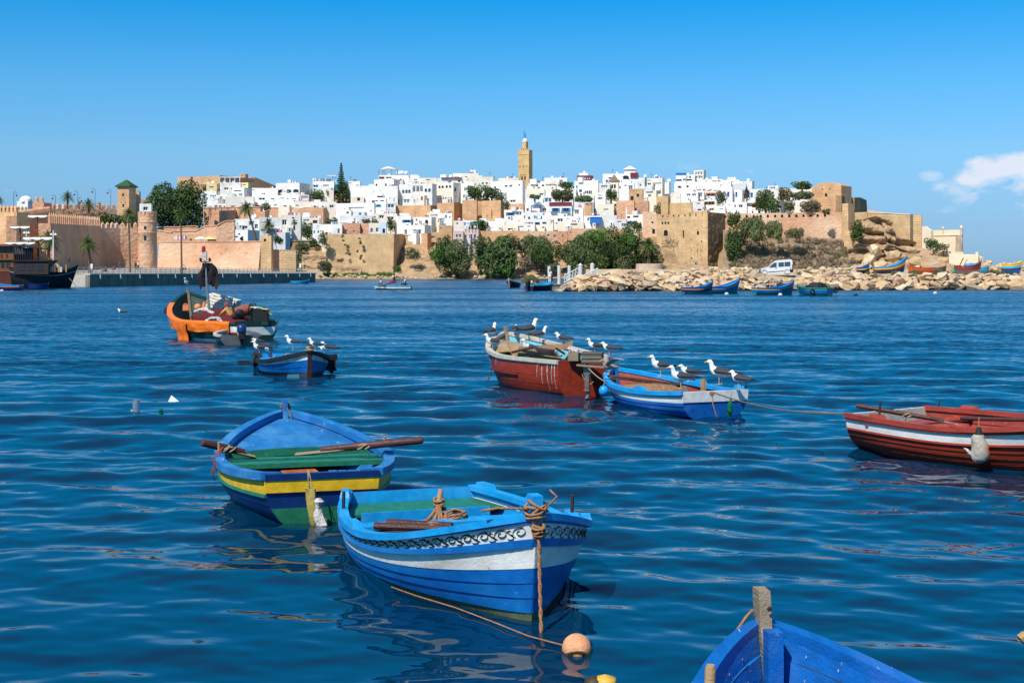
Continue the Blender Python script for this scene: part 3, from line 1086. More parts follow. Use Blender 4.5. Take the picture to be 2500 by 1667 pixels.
# --- boat C: blue bow at the lower right
hC = Hull([1.631,2.651,-5.7,3.904,0.55,0.81,0.45,0.41,0.655], rake=0.3, trake=0.05)
C = boat_root('rowing_boat', hC, 'bow of a worn royal blue boat with grey wooden stem at the lower right edge')
for s in (1,-1):
 for a_, b_ in ((0.80,0.985),(0.6,0.80),(0.4,0.6),(0.2,0.4),(-0.1,0.2),(-1,-0.1)):
  strake(hC, C, a_, b_, s, blue_d, blue_c, rows=3, lapi=0.016)
 rail(hC, C, s, blue_c, ow=0.03, iw=0.05, dn=0.045, up=0.016)
transom(hC, C, [(-1,.5, blue_d),(.5,1, blue_d)], blue_c)
floor(hC, C, bilge)
stem(hC, C, wood_g, up=0.165, wd=0.06, ln=0.085, tilt=0.03)
B_ = MB()
p1_, p2_ = hC.pos(1,1,1), hC.pos(1,.5,1)
B_.box(((p1_.x + p2_.x) / 2 - .14,0, p1_.z - .16),(.09,.075,.34))
B_.build('apron', blue_c, C)
for s in (1,-1):
 for ww in (.8,.6,.4):
  B_ = MB()
  B_.tube([h_ for h_ in (hC.pos(t, ww, s, -.034) for t in (.5,.6,.7,.78,.84,.89,.93,.96))], .0035,4)
  B_.build('plank_seam', black_p, C)
deck(hC, C, 0.70,0.965, blue_c, dz=0.36, n=4, name='foredeck_board', camber=0.02)
thwart(hC, C, 0.45, blue_c, 0.33,0.24)
thwart(hC, C, 0.2, blue_c, 0.3,0.24)
B_ = MB()
B_.lathe([(0,0.006),(.011,.004),(.014,0)], 8, c=hC.pos(1,1,1) + Vector((-.10,-.012,.09)), M=Matrix.Rotation(R(-90),3, 'Y'))
B_.build('bolt', iron, C, smooth=True)
for s in (1,-1):
 for t in (0.80,0.86,0.91,0.95):
  for ww in (.87,.70):
   q = hC.pos(t, ww, s, -.035)
   B_ = MB()
   B_.lathe([(0,.002),(.006,0.0015),(.0075,0)], 7, c=q, M=Matrix.Rotation(R(90 * s),3, 'X'))
   B_.build('nail_head', bag_w, C)
B_ = MB()
q = hC.pos(1,1,1)
B_.tube([to_local(C, P(*v_)) for v_ in ((1838,1488,6.52),(1822,1505,6.52),(1800,1537,6.46),(1742,1608,6.2),(1692,1668,6.0),(1600,1780,5.6))], 0.008,6)
B_.build('mooring_rope', rope_m, C, smooth='all')
B_ = MB()
B_.tube([P(1735,1622,5.55), P(1735,1632,5.55), P(1733,1668,5.55), P(1730,1790,5.5)], [.018,.024,.024,.024], 10)
tag(B_.build('oar', wood_p, smooth=True), 'upright oar handle at the left side of the lower right blue bow', 'oar')
B_ = MB()
B_.tube([P(2489,1556,6.0), P(2493,1552,6.0), P(2535,1580,6.0), P(2700,1690,6.0)], [.016,.026,.03,.03], 10)
tag(B_.build('oar', wood_p, smooth=True), 'oar handle poking in at the right edge above the lower right bow', 'oar')

# --- boat D: red with white band, cut by the right edge
hD = Hull([5.254,18.336,145.5,3.99,0.835,1.10,0.461,0.46,0.80], rake=0.35, trake=0.02, draft=0.2)
Dd = boat_root('rowing_boat', hD, 'dark red rowing boat with a broad white band, cut off by the right edge')
for s in (1,-1):
 strake(hD, Dd, 0.84,0.985, s, red_b, red_c, lap=0.0, rows=2)
 strake(hD, Dd, 0.61,0.84, s, white_b, red_c, lap=0.0)
 strake(hD, Dd, 0.56,0.61, s, red_b, red_c, lap=0.012, off=0.014, rows=2, name='rub_rail')
 for a_, b_ in ((0.40,0.56),(0.25,0.40),(0.1,0.25)):
  strake(hD, Dd, a_, b_, s, red_b, red_c, rows=3, lap=0.011)
 strake(hD, Dd, -0.2,0.1, s, red_b, bilge, rows=3)
 strake(hD, Dd, -1,-0.2, s, red_b, bilge, rows=3)
 rail(hD, Dd, s, red_c, ow=0.035, iw=0.055, dn=0.045, up=0.016)
 strake(hD, Dd, 0.86,0.97, s, red_b, red_c, lap=0, off=0.028, rows=2, name='gunwale_face')
transom(hD, Dd, [(-1,.3, red_b),(.3,.62, red_b),(.62,1.0, white_b)], cream_b)
floor(hD, Dd, bilge, t1=.85)
stem(hD, Dd, red_b, up=0.12, wd=0.05, ln=0.07)
thwart(hD, Dd, 0.42, red_c, 0.33,0.24)
thwart(hD, Dd, 0.14, red_c, 0.34,0.3)
for t in (0.16,0.5):
 for s in (-1,1):
  pad(hD, Dd, t, s, red_c, ht=.045)
pin(hD, Dd, 0.17,-1, iron, 0.24,.014)
pin(hD, Dd, 0.05,1, iron, 0.1,.01)
oar('oar', P(2090,990,17.6), P(2360,1036,17.1), 'grey oar lying over the stern of the red boat at the right edge', blade=.72, rl=.03)
oar('oar', P(2345,1021,17.3), P(2560,1026,16.4), 'second oar lying along the inside of the red boat at the right edge', blade=.8, rl=.026, lash=False)
jg = empty('hanging_fender', P(2390,1085,15.75))
tag(jg, 'orange and grey plastic jug hung as fender on the red boat at the right edge', 'fender')
B_ = MB()
lump(B_, [((-.005,0,.21),.22),((0,0,.18),.35),((.0,0,.12),.6)], .09,.08,1, cr=.1)
B_.build('jug_neck', black_r, jg, smooth=True)
B_ = MB()
lump(B_, [((-.0,0,.12),.62),((-.01,0,.08),.8),((.01,0,0),.95),((.02,0,-.1),1.1),((.02,0,-.17),.95),((.0,0,-.21),.6),((0,0,-.22),.2)], .10,.09,3, cr=.22)
B_.build('jug_body', mat('weathered_jug', (0.42,0.37,0.30),0.6,0.2,8,0.3,20,0.25, col3=(0.60,0.17,0.03), thr3=0.52, sc3=4), jg, smooth=True)
B_ = MB()
lump(B_, [((-.03,0,-.2),.8),((-.08,0,-.14),.8),((-.13,0,-.08),.75),((-.16,0,-.05),.6),((-.17,0,-.04),.2)], .04,.035,6, cr=.2)
B_.build('torn_flap', bag_w, jg, smooth=True)
B_ = MB()
B_.tube([(0,0,.21),(0.0,.01,.25),(.01,.02,.33)], .008,5)
B_.build('cord', rope_m, jg)

# --- boat E: red-brown fishing boat with gulls
hE = Hull([1.364,25.386,-17.75,4.97,0.52,1.06,0.671,0.677,1.006], rake=0.5, trake=0.05, draft=0.25)
E = boat_root('fishing_boat', hE, 'rust red wooden fishing boat with cream rail, loaded with planks and crates')
blue_i = mat('paint_pale_turquoise', (0.13,0.45,0.55),0.5,0.2,5,0.1,50)
for s in (1,-1):
 strake(hE, E, 0.88,0.99, s, cream_b if s == 1 else red_b, blue_i if s == -1 else wood_g, lap=0.0, rows=2)
 for a_, b_ in ((0.55,0.88),(0.3,0.55),(0.08,0.3)):
  strake(hE, E, a_, b_, s, red_b, blue_i, rows=3, lap=0.004)
 strake(hE, E, -0.15,0.08, s, red_b, bilge, rows=3)
 strake(hE, E, -1,-0.15, s, red_b, bilge, rows=3)
 rail(hE, E, s, cream_b, ow=0.04, iw=0.08, dn=0.05, up=0.02)
transom(hE, E, [(-1,.3, red_b),(.3,.64, red_b),(.64,1.03, red_b)], bilge, th=.06)
floor(hE, E, bilge, z=.12)
stem(hE, E, wood_g, up=0.13, wd=0.07, ln=0.09)
strake(hE, E, 0.50,0.535,1, red_b, red_b, off=0.04, lap=0.0, rows=1, name='rubbing_strip', ts=[.24 + .02 * i for i in range(20)], t1=.62)
deck(hE, E, 0.80,0.96, wood_p, dz=.22, n=3)
for t, w0_, w1_ in ((.015,.95,.2),(.03,.88,.35),(.055,.9,.15),(.085,.8,.3),(.11,.85,.5),(.62,.85,.6),(.45,.85,.66)):
 B_ = MB()
 B_.tube([hE.pos(t + .01 * q, lerp(w0_, w1_, q),1,.006) for q in (0,.3,.6,1)], [.012,.01,.007,.004], 5)
 B_.build('white_streak', bag_w, E)

ribs(hE, E, (.2,.35,.5,.65,.78), blue_i, top=.95)
gh = empty('gear_heap', to_world(E, (2.4,.05,.2)))
tag(gh, 'dark heap of nets and gear filling the rust red fishing boat', 'net')
B_ = MB()
rows = []
for i in range(12):
 t = .10 + .62 * i / 11
 hw_ = hE.b(t) * .82
 rows.append([Vector((t * hE.L - 2.4, hw_ * (j / 4 - 1),.28 + .10 * mnoise.noise((i * .9, j * .8,4)) + .06 * math.cos((j / 4 - 1) * 1.5))) for j in range(9)])
B_.grid(rows)
o = B_.build('gear', mat('dark_gear', (0.05,0.038,0.03),.9,.5,8,.8,14), gh, smooth='all')
gh.rotation_euler = E.rotation_euler
def plank(name, a, b_, wd, th, mt, label, group=None, roll=0.0):
 a, b_ = Vector(a), Vector(b_)
 d = (b_ - a)
 q = d.to_track_quat('X', 'Z').to_matrix()
 B_ = MB()
 B_.box((0,0,0),(d.length, wd, th), M=q @ Matrix.Rotation(roll, 3, 'X'))
 o = B_.build(name, mt, loc=(a + b_) / 2)
 if label:
  tag(o, label, 'plank', group)
 return o
for k, (a, b_, lb) in enumerate((((1262,862),(1362,877), 'lowest pale plank lying inside the rust red fishing boat'),((1265,856),(1356,866), 'middle pale plank lying inside the rust red fishing boat'),((1275,848),(1352,862), 'upper brown plank lying inside the rust red fishing boat'),((1300,850),(1345,857), 'short broad plank on top of the pile in the rust red fishing boat'))):
 plank('plank', P(*a, 27.2 - .2 * k), P(*b_, 26.0 - .15 * k),.16,.05,(wood_p, wood_p, wood_g, wood_d)[k], lb)
plank('plank', P(1244,836,27.5), P(1257,871,27.3),.09,.05, wood_p, 'upright plank leaning in the bow of the rust red fishing boat')
plank('plank', P(1220,832,28.2), P(1284,843,28.2),.08,.06, wood_p, 'pole lying across the bow of the rust red fishing boat')
tp = empty('canvas_cover', P(1255,855,28.0))
tag(tp, 'grey beige canvas spread in the bow of the rust red fishing boat', 'canvas')
B_ = MB()
rows = []
for i in range(11):
 r_ = []
 for j in range(9):
  x_, y_ = lerp(-.34,.34, i / 10), lerp(-.4,.4, j / 8)
  r_.append(Vector((x_, y_, .16 - .22 * (j / 8 - .5) ** 2 + .07 * mnoise.noise((i * .5, j * .5,3)) - .18 * (i / 10 - .5) ** 2)))
 rows.append(r_)
B_.grid(rows)
B_.build('canvas', mat('beige_canvas', (0.30,0.25,0.18),0.9,0.35,6,0.4,12), tp, smooth='all')
B_ = MB()
rows = []
for i in range(13):
 r_ = []
 for j in range(7):
  x_, y_ = lerp(0,.72, i / 12), lerp(-.16,.2, j / 6)
  r_.append(P(1312,853,26.9) + Vector((x_, y_, .10 * math.sin(j / 6 * 3.1) + .05 * mnoise.noise((i * .6, j * .7,8)) + .10 * max(0, i / 12 - .75) * 4)))
 rows.append(r_)
B_.grid(rows)
tag(B_.build('folded_canvas', mat('brown_canvas', (0.22,0.13,0.075),0.9,0.3,6,0.4,12), smooth='all'), 'brown folded canvas along the far rail of the rust red fishing boat', 'canvas')
def letters(name, txt, size, mt, parent, loc, rot, ext=0.002):
 cu = bpy.data.curves.new(name, 'FONT')
 cu.body = txt
 cu.size = size
 cu.extrude = ext
 cu.align_x, cu.align_y = 'CENTER', 'CENTER'
 tmp = bpy.data.objects.new(name, cu)
 COL.objects.link(tmp)
 dg = bpy.context.evaluated_depsgraph_get()
 me = bpy.data.meshes.new_from_object(tmp.evaluated_get(dg))
 bpy.data.objects.remove(tmp)
 me.materials.clear()
 me.materials.append(mt)
 o = bpy.data.objects.new(name, me)
 COL.objects.link(o)
 o.parent, o.location, o.rotation_euler = parent, loc, rot
 return o
for k, (a, b_, mt_, lb) in enumerate((((1268,850),(1330,870), wood_d, 'dark thin pole across the gear of the rust red fishing boat'),((1300,874),(1372,868), wood_g, 'grey thin pole near the stern of the rust red fishing boat'),((1250,860),(1300,848), wood_d, 'dark thin pole near the bow canvas of the rust red fishing boat'))):
 B_ = MB()
 B_.tube([P(*a, 26.9 - .3 * k), P(*b_, 26.6 - .3 * k)], .028,6)
 tag(B_.build('pole', mt_), lb, 'pole')
eg = empty('outboard_motor', P(1398,858,25.9), R(-12))
tag(eg, 'white lettered outboard motor cowling standing inside the rust red fishing boat', 'motor')
B_ = MB()
B_.box((0,0,0),(.24,.2,.16), M=Matrix.Rotation(R(22),3, 'Y'), taper=.82)
B_.build('cowling', bag_w, eg)
letters('lettering', 'HONDA', .075, black_p, eg, (-.005,-.105,.0),(R(80), R(22),0))
B_ = MB()
B_.box((-.08,0,-.16),(.12,.12,.22), M=Matrix.Rotation(R(40),3, 'Y'))
B_.tube([(-.14,-.06,-.05),(-.33,-.08,.07)], .022,8)
B_.build('motor_leg', black_r, eg)
def crate(name, c, rz, d, mt, label, bars=True, tilt=0.0):
 r_ = empty(name, c, rot=(0, tilt, rz))
 tag(r_, label, 'crate')
 lx, ly, lz = d
 B_ = MB()
 B_.box((0,0,.006),(lx, ly, .012))
 B_.build('crate_bottom', mt, r_)
 for sx in (-1,1):
  B_ = MB()
  B_.box((sx * (lx / 2 - .008),0, lz / 2 + .012),(.016, ly, lz))
  B_.build('crate_side', mt, r_)
  B_ = MB()
  B_.box((0, sx * (ly / 2 - .008), lz / 2 + .012),(lx - .034,.016, lz))
  B_.build('crate_side', mt, r_)
 if bars:
  for z_ in (.15,.5,.92):
   B_ = MB()
   B_.box((0,-ly / 2 - .008, lz * z_ + .012),(lx * 1.01,.012, lz * .1))
   B_.box((lx / 2 + .008,0, lz * z_ + .012),(.012, ly * 1.0, lz * .1))
   B_.build('crate_rail', wood_g, r_)
 return r_
grey_c = mat('grimy_grey_plastic', (0.10,0.095,0.085),0.6,0.3,9,0.2,20)
crate('fish_crate', P(1447,886,25.0), R(-14),(.38,.3,.2), grey_c, 'dark grey slatted crate with pale rails over the stern of the rust red fishing boat')
crate('fish_crate', P(1402,880,25.25), R(-14),(.2,.25,.14), wood_g, 'small brown box behind the grey crate on the rust red fishing boat', bars=False)
ob = empty('outboard_motor', P(1434,905,24.95), R(-15))
tag(ob, 'bare grey outboard motor leg hanging on the stern of the rust red fishing boat', 'motor')
leg_m = mat('worn_aluminium', (0.22,0.19,0.16),0.45,0.35,12,0.3,30,0.5, metal=0.4)
B_ = MB()
B_.box((0,0,0.02),(.13,.12,.16))
B_.box((0,0,-.18),(.075,.11,.30), taper=1.2)
B_.build('shaft_housing', leg_m, ob)
B_ = MB()
B_.box((0,-.02,-.36),(.10,.16,.03))
B_.box((0.01,0,-.45),(.05,.09,.2), taper=1.0)
B_.lathe([(0,-.1),(.035,-.06),(.04,.04),(0,.1)], 10, c=(0.0,-.02,-.52), M=Matrix.Rotation(R(90),3, 'X'))
B_.build('lower_unit', leg_m, ob)
B_ = MB()
B_.tube([(0,.02,.1),(-.02,.0,.32)], [.03,.026], 8)
B_.build('tiller_grip', black_r, ob)
B_ = MB()
B_.tube(sag((-.1,-.03,-.05),(.12,-.03,-.2),10,.12),.008,5)
B_.build('slack_rope', rope_t, ob, smooth='all')
plank('plank', P(1408,891,24.9), P(1482,897,24.8),.12,.03, wood_g, 'grey board lying across the stern of the rust red fishing boat')
B_ = MB()
B_.tube([P(1203,898,27.6), P(1196,915,27.4), P(1190,932,27.3)], .012,6)
tag(B_.build('anchor_line', black_r), 'dark taut line hanging from the bow of the rust red fishing boat', 'rope')
twist_rope('tow_rope', sag(P(1437,899,24.8), P(1475,930,24.2),10,.02),.012, rope_t)
tag(bpy.data.objects['tow_rope'], 'tan rope tying the rust red fishing boat to the blue boat behind', 'rope')

# --- boat F: blue with white band and red inside
hF = Hull([3.362,21.807,-21.5,3.774,0.619,0.842,0.421,0.345,0.541], rake=0.2, trake=0.05, draft=0.18)
Ff = boat_root('rowing_boat', hF, 'bright blue boat with peeling white band and red inside, towed by a rope')
for s in (1,-1):
 strake(hF, Ff, 0.82,0.985, s, blue_c, red_c, lap=0.0, rows=2)
 strake(hF, Ff, 0.56,0.82, s, white_b, red_c, lap=0.0)
 for a_, b_ in ((0.42,0.56),(0.22,0.42),(0.02,0.22)):
  strake(hF, Ff, a_, b_, s, blue_c, red_c, rows=3, lap=0.011)
 strake(hF, Ff, -1,0.02, s, blue_c, bilge, rows=3)
 rail(hF, Ff, s, blue_l, ow=0.04, iw=0.07, dn=0.05, up=0.018)
 strake(hF, Ff, 0.84,0.97, s, blue_c, red_c, lap=0, off=0.034, rows=2, name='gunwale_face')
transom(hF, Ff, [(-1,.3, blue_c),(.3,.58, blue_c)], red_c)
transom(hF, Ff, [(.58,1.0, white_b)], red_c, proud=.015)
floor(hF, Ff, bilge)
stem(hF, Ff, blue_c, up=0.05, wd=0.06, ln=0.08)
thwart(hF, Ff, .3, blue_l, .25,.22)
thwart(hF, Ff, .62, blue_l, .27,.22)
for t, s in ((.75,1),(.3,1),(.1,-1),(.5,-1)):
 pad(hF, Ff, t, s, blue_l, ln=.3, ht=.06)
for t in (.1,.13):
 B_ = MB()
 q = hF.pos(t, 1,1)
 B_.box((.3 + t * 2,-.1,.42),(.05,.045,.3))
 B_.build('wooden_bitt', wood_p, Ff)
B_ = MB()
B_.tube([hF.pos(.02,1,-1), hF.pos(.02,1,-1) + Vector((0,0,.18))], .012,6)
B_.build('rusty_pin', iron, Ff)
nt_ = empty('net_heap', to_world(Ff, (2.0,0.1,0.2)))
tag(nt_, 'brown fishing net and poles heaped inside the bright blue boat', 'net')
B_ = MB()
rows = []
for i in range(8):
 r_ = []
 for j in range(16):
  a = 2 * math.pi * j / 16
  k = math.cos(i / 7 * 1.5) ** .7
  r_.append(Vector((.7 * k * math.cos(a),.32 * k * math.sin(a),.2 * math.sin(i / 7 * 1.5) + .04 * mnoise.noise((i, j * .7,1)))))
 rows.append(r_)
B_.grid(rows, closed=True)
B_.build('net', mat('brown_net', (0.26,0.15,0.085),0.95,0.4,18,0.8,30), nt_, smooth='all')
for k in range(4):
 B_ = MB()
 B_.tube([(-.75,.25 - .1 * k, .27 + .02 * k),(.5,-.02 - .05 * k, .12 + .02 * k)], .018,6)
 B_.build('pole', wood_d if k % 2 else wood_p, nt_)
bf = empty('round_fender', P(1474,954,23.4))
tag(bf, 'round bright blue fender hung at the left end of the bright blue boat', 'fender')
B_ = MB()
B_.lathe([(0,-.1)] + [(.088 * math.cos(a),.1 * math.sin(a)) for a in [R(-75 + 15 * i) for i in range(11)]] + [(0,.1)], 18)
B_.build('float', blue_l, bf, smooth='all')
B_ = MB()
B_.tube([(0,0,.1),(.02,0,.19)], .01,6)
B_.build('cord', rope_t, bf)
gb = empty('green_bottle', P(1782,997,21.25), rot=(0, R(6),0))
tag(gb, 'green plastic bottle tied upside down on the blue and white stern', 'bottle')
B_ = MB()
B_.lathe([(0,-.13),(.03,-.125),(.042,-.10),(.042,-.02),(.038,0),(.042,.02),(.042,.07),(.02,.12),(.014,.15),(0,.15)], 14)
B_.build('bottle_body', glass_g, gb, smooth=True)
B_ = MB()
B_.tube([(0,.01,.15),(0,.02,.24)], .006,5)
B_.build('cord', rope_m, gb)
twist_rope('towline', sag(P(1740,957,21.35), P(2070,1010,17.9),24,.10),.014, rope_k)
tag(bpy.data.objects['towline'], 'long grey rope stretched from the blue boat to the red boat at the right edge', 'rope')
B_ = MB()
B_.tube([P(1738,958,21.3), P(1740,985,21.25), P(1748,1012,21.2), P(1756,1024,21.2)], .008,5)
knot(B_, P(1738,960,21.28),.03,4,.01,3)
tag(B_.build('loose_rope', rope_m, smooth='all'), 'orange brown rope end trailing down the blue and white stern', 'rope')

# --- boat G: green fishing boat with an orange tarpaulin
hG = Hull([-8.795,44.918,-32.7,7.0,0.697,1.70,0.645,0.65,1.59], rake=0.6, trake=0.05, draft=0.3)
G = boat_root('fishing_boat', hG, 'dark green fishing boat with orange tarpaulin over its side and heaped nets')
for s in (1,-1):
 strake(hG, G, 0.84,0.99, s, green_dk, green_dk, lap=0.0, rows=2)
 strake(hG, G, 0.52,0.84, s, white_b, green_dk, lap=0.0)
 strake(hG, G, 0.44,0.52, s, red_c, green_dk, lap=0.01, off=0.015, rows=2, name='rub_rail')
 strake(hG, G, 0.12,0.44, s, green_dk, green_dk)
 strake(hG, G, -0.1,0.12, s, white_b, bilge, rows=2)
 strake(hG, G, -1,-0.1, s, green_dk, bilge, rows=2)
 rail(hG, G, s, green_dk, ow=0.05, iw=0.09, dn=0.06, up=0.02)
transom(hG, G, [(-1,.35, green_dk),(.35,.78, white_b),(.78,1.1, green_dk)], green_dk, th=.06)
floor(hG, G, bilge, z=.2)
stem(hG, G, wood_g, up=0.12, wd=0.09, ln=0.1)
ta = empty('orange_tarpaulin', G.location)
ta.rotation_euler = G.rotation_euler
tag(ta, 'bright orange tarpaulin hung over the side of the dark green fishing boat', 'tarpaulin')
B_ = MB()
rows = []
for i in range(41):
 t = lerp(0.03,0.84, i / 40)
 r_ = []
 for k in range(8):
  ww = lerp(1.03,0.50 - .03 * math.sin(i * .8), k / 7)
  fold = .03 * math.sin(i * 1.1 + k * .5) * (k / 7) + .025 * mnoise.noise((i * .33, k * .6,4))
  pp = hG.pos(t, min(ww, 1.0),1,0.075 + fold)
  pp = Vector((pp.x, pp.y, pp.z + (.05 if k == 0 else 0)))
  r_.append(pp)
 pin_ = hG.pos(t, 1,1,-.12)
 rows.append([pin_ + Vector((0,0,.05))] + r_)
B_.grid(rows)
B_.build('side_sheet', orange_t, ta, smooth='all')
B_ = MB()
rows = []
for i in range(9):
 t = lerp(0.30,0.425, i / 8)
 r_ = []
 for k in range(10):
  ww = lerp(1.0,-0.25, k / 9)
  pp = hG.pos(t, max(ww, 0.3),1,0.13 + .02 * math.sin(i * 1.6 + k * .6))
  z_ = hG.zw(t, ww) if ww > 0 else ww * .3
  r_.append(Vector((pp.x, pp.y, z_)))
 rows.append(r_)
B_.grid(rows)
B_.build('hanging_flap', orange_t, ta, smooth='all')
net_m = mat('maroon_net', (0.115,0.012,0.018),0.95,0.45,9,0.9,22)
ne = empty('net_heap', to_world(G, (2.9,.2,.45)))
tag(ne, 'maroon fishing net heap with white float line in the dark green fishing boat', 'net')
B_ = MB()
def heap(B_, rx, ry, hz, n=20, m_=9, seed=1, c=(0,0,0)):
 rows = []
 for i in range(m_):
  q = i / (m_ - 1)
  k = math.cos(q * 1.5) ** .8
  r_ = []
  for j in range(n):
   a = 2 * math.pi * j / n
   w_ = 1 + .22 * mnoise.noise((math.cos(a) * 2 + seed, math.sin(a) * 2, q * 3))
   r_.append(Vector(c) + Vector((rx * k * w_ * math.cos(a), ry * k * w_ * math.sin(a), hz * math.sin(q * 1.5) * (1 + .2 * mnoise.noise((a, q * 2, seed))))))
  rows.append(r_)
 B_.grid(rows, closed=True)
heap(B_, 1.5,1.0,.62,28,12,2)
heap(B_, .8,.6,.45,24,9,5,(-1.6,.1,-.02))
o = B_.build('net', net_m, ne, smooth='all')
o.rotation_euler = G.rotation_euler
B_ = MB()
B_.lathe([(0,-.05),(.035,-.045),(.045,0),(.035,.045),(0,.05)], 8)
fl0 = B_.build('net_float', bag_w, ne, smooth=True)
fl_me = fl0.data
def floats(pl, n):
 seg = [(Vector(b) - Vector(a)).length for a, b in zip(pl, pl[1:])]
 tot = sum(seg)
 for i in range(n):
  d = tot * i / (n - 1)
  k = 0
  while k < len(seg) - 1 and d > seg[k]:
   d -= seg[k]
   k += 1
  p_ = Vector(pl[k]).lerp(Vector(pl[k + 1]), min(1, d / seg[k]))
  inst('net_float', fl_me, ne, p_ - ne.location, (random.uniform(0,3), random.uniform(0,3),0),(1.2,1.2,1.2))
floats([P(476,761,47.5), P(490,755,47.2), P(506,757,46.8), P(520,765,46.4)], 13)
floats([P(502,786,45.9), P(513,777,46), P(532,776,46), P(545,782,45.9), P(562,786,45.8), P(578,782,45.8)], 18)
floats([P(534,780,45.6), P(548,788,45.5), P(566,792,45.4), P(582,789,45.4)], 10)
floats([P(540,764,47), P(552,763,47), P(566,765,46.8)], 6)
fl0.location = P(545,786,45.6) - ne.location
B_ = MB()
B_.lathe([(0,-.13)] + [(.135 * math.cos(a),.135 * math.sin(a)) for a in [R(-75 + 15 * i) for i in range(11)]] + [(0,.135)], 18)
tag(B_.build('ball_float', orange_f, loc=P(483,750,47.6), smooth='all'), 'round orange ball float on the nets of the dark green fishing boat', 'float')
for (x_, y_, rz, lb) in ((453,751,.2, 'orange plastic canister standing left of the ball float in the fishing boat'),(502,746,.7, 'tilted orange plastic canister right of the ball float in the fishing boat')):
 cn = empty('canister', P(x_, y_, 47.9), rz)
 tag(cn, lb, 'canister')
 B_ = MB()
 B_.box((0,0,0),(.21,.13,.21), taper=.92, M=Matrix.Rotation(.25 if x_ > 480 else 0,3, 'Y'))
 B_.build('can_body', orange_f, cn)
 B_ = MB()
 B_.tube([(-.06,0,.10),(-.05,0,.14),(.05,0,.14),(.06,0,.10)], .014,6)
 B_.build('handle', orange_f, cn)
ms = empty('signal_mast', P(511,768,47.0))
tag(ms, 'thin steel mast with red lamp and black cloth on the dark green fishing boat', 'mast')
mp_ = lambda x_, y_: P(x_, y_, 47.0) - P(511,768,47.0)
steel = mat('galvanised_steel', (0.30,0.31,0.33),0.4,0.2,12,0,10,0.5, metal=0.6)
B_ = MB()
B_.tube([mp_(512,768), mp_(505,695), mp_(503,655), mp_(499,628)], [.05,.045,.04,.03], 8)
B_.build('pole', steel, ms, smooth=True)
B_ = MB()
c_ = mp_(498,622)
B_.box(c_ + Vector((.02,0,-.05)),(.16,.12,.32))
B_.build('lamp_box', bag_w, ms)
B_ = MB()
B_.lathe([(0,.2),(.06,.18),(.075,.1),(.075,-.02),(0,-.02)], 12, c=mp_(497,614))
B_.build('red_lamp', mat('red_lamp', (0.45,0.01,0.01),0.2,0.1,5,0,5,0.6), ms, smooth=True)
for sx in (-1,1):
 B_ = MB()
 c_ = mp_(501 + sx * 11,634)
 B_.lathe([(0,.05),(.07,.03),(.07,-.03),(0,-.05)], 10, c=c_, M=Matrix.Rotation(R(80),3, 'Y'))
 B_.tube([c_, c_ + Vector((-sx * .02,0,-.08)), mp_(501,640)], .02,6)
 B_.build('spot_lamp', black_r, ms)
B_ = MB()
rows = []
for i in range(14):
 q = i / 13
 c_ = mp_(505 + 5 * math.sin(q * 2),642).lerp(mp_(508,692), q)
 r_ = []
 for j in range(9):
  u_ = j / 8 - .5
  wd_ = .16 + .24 * math.sin(q * 2.6)
  r_.append(c_ + Vector((u_ * 2 * wd_ + .04 * math.sin(q * 9),.08 * math.sin(j * 1.7 + q * 4),-.28 * abs(u_) * q * (1 if j % 2 else 1.8))))
 rows.append(r_)
B_.grid(rows)
B_.build('black_cloth', mat('black_cloth', (0.014,0.012,0.016),0.85,0.3,8,0.3,20), ms, smooth='all')
for k, (x_, y_, rz) in enumerate(((522,727,-.4),(540,731,-.35),(557,734,-.5),(572,738,-.3))):
 cn = empty('foam_box', P(x_, y_, 48.4), rot=(0, R(12), rz))
 tag(cn, ['white foam box beside the mast of the dark green fishing boat', 'second white foam box from the mast in the dark green fishing boat', 'third white foam box from the mast in the dark green fishing boat', 'white foam box farthest from the mast in the dark green fishing boat'][k], 'box', 'foam boxes')
 B_ = MB()
 B_.box((0,0,-.05),(.34,.34,.24), taper=1.05)
 B_.build('box_body', bag_w, cn)
 B_ = MB()
 B_.box((0,0,.095),(.38,.38,.05))
 B_.build('lid', mat('white_foam', (0.75,0.75,0.73),0.7,.1,8), cn)
pl = empty('pallet', P(535,745,47.7), rot=(R(58), R(12), R(-22)))
tag(pl, 'pale slatted pallet leaning against the foam boxes in the fishing boat', 'pallet')
for k in range(7):
 B_ = MB()
 B_.box((0,-.36 + .12 * k, 0),(1.05,.095,.025))
 B_.build('slat', cream_b, pl)
for k in (-.4,0,.4):
 B_ = MB()
 B_.box((k, 0,-.05),(.08,.86,.06))
 B_.build('bearer', wood_g, pl)
nh = empty('net_hauler', P(595,758,46.2))
tag(nh, 'net hauler drum with wire wheel beside the crouching fisherman', 'hauler')
B_ = MB()
B_.lathe([(.06,-.3),(.17,-.28),(.2,-.1),(.2,.1),(.16,.28),(.06,.3)], 14, M=Matrix.Rotation(R(75),3, 'Y'))
B_.build('drum', mat('pink_rope_bundle', (0.25,0.085,0.06),0.9,0.4,25,0.8,60), nh)
for k in range(2):
 B_ = MB()
 c_ = Vector((.25 + .12 * k, 0,.04))
 B_.tube([c_ + Vector((.05 * math.cos(a),.2 * math.cos(a),.2 * math.sin(a))) for a in [2 * math.pi * i / 18 for i in range(19)]], .014,6)
 for a in (0,1.05,2.1):
  B_.tube([c_ + Vector((.05 * math.cos(a),.2 * math.cos(a),.2 * math.sin(a))), c_ - Vector((.05 * math.cos(a),.2 * math.cos(a),.2 * math.sin(a)))], .009,5)
 B_.build('wire_wheel', iron, nh)
ec = empty('covered_motor', P(638,772,45.2))
tag(ec, 'dark motor box under a yellow and white cloth at the stern of the fishing boat', 'motor')
B_ = MB()
B_.box((0,0,.02),(.48,.4,.42))
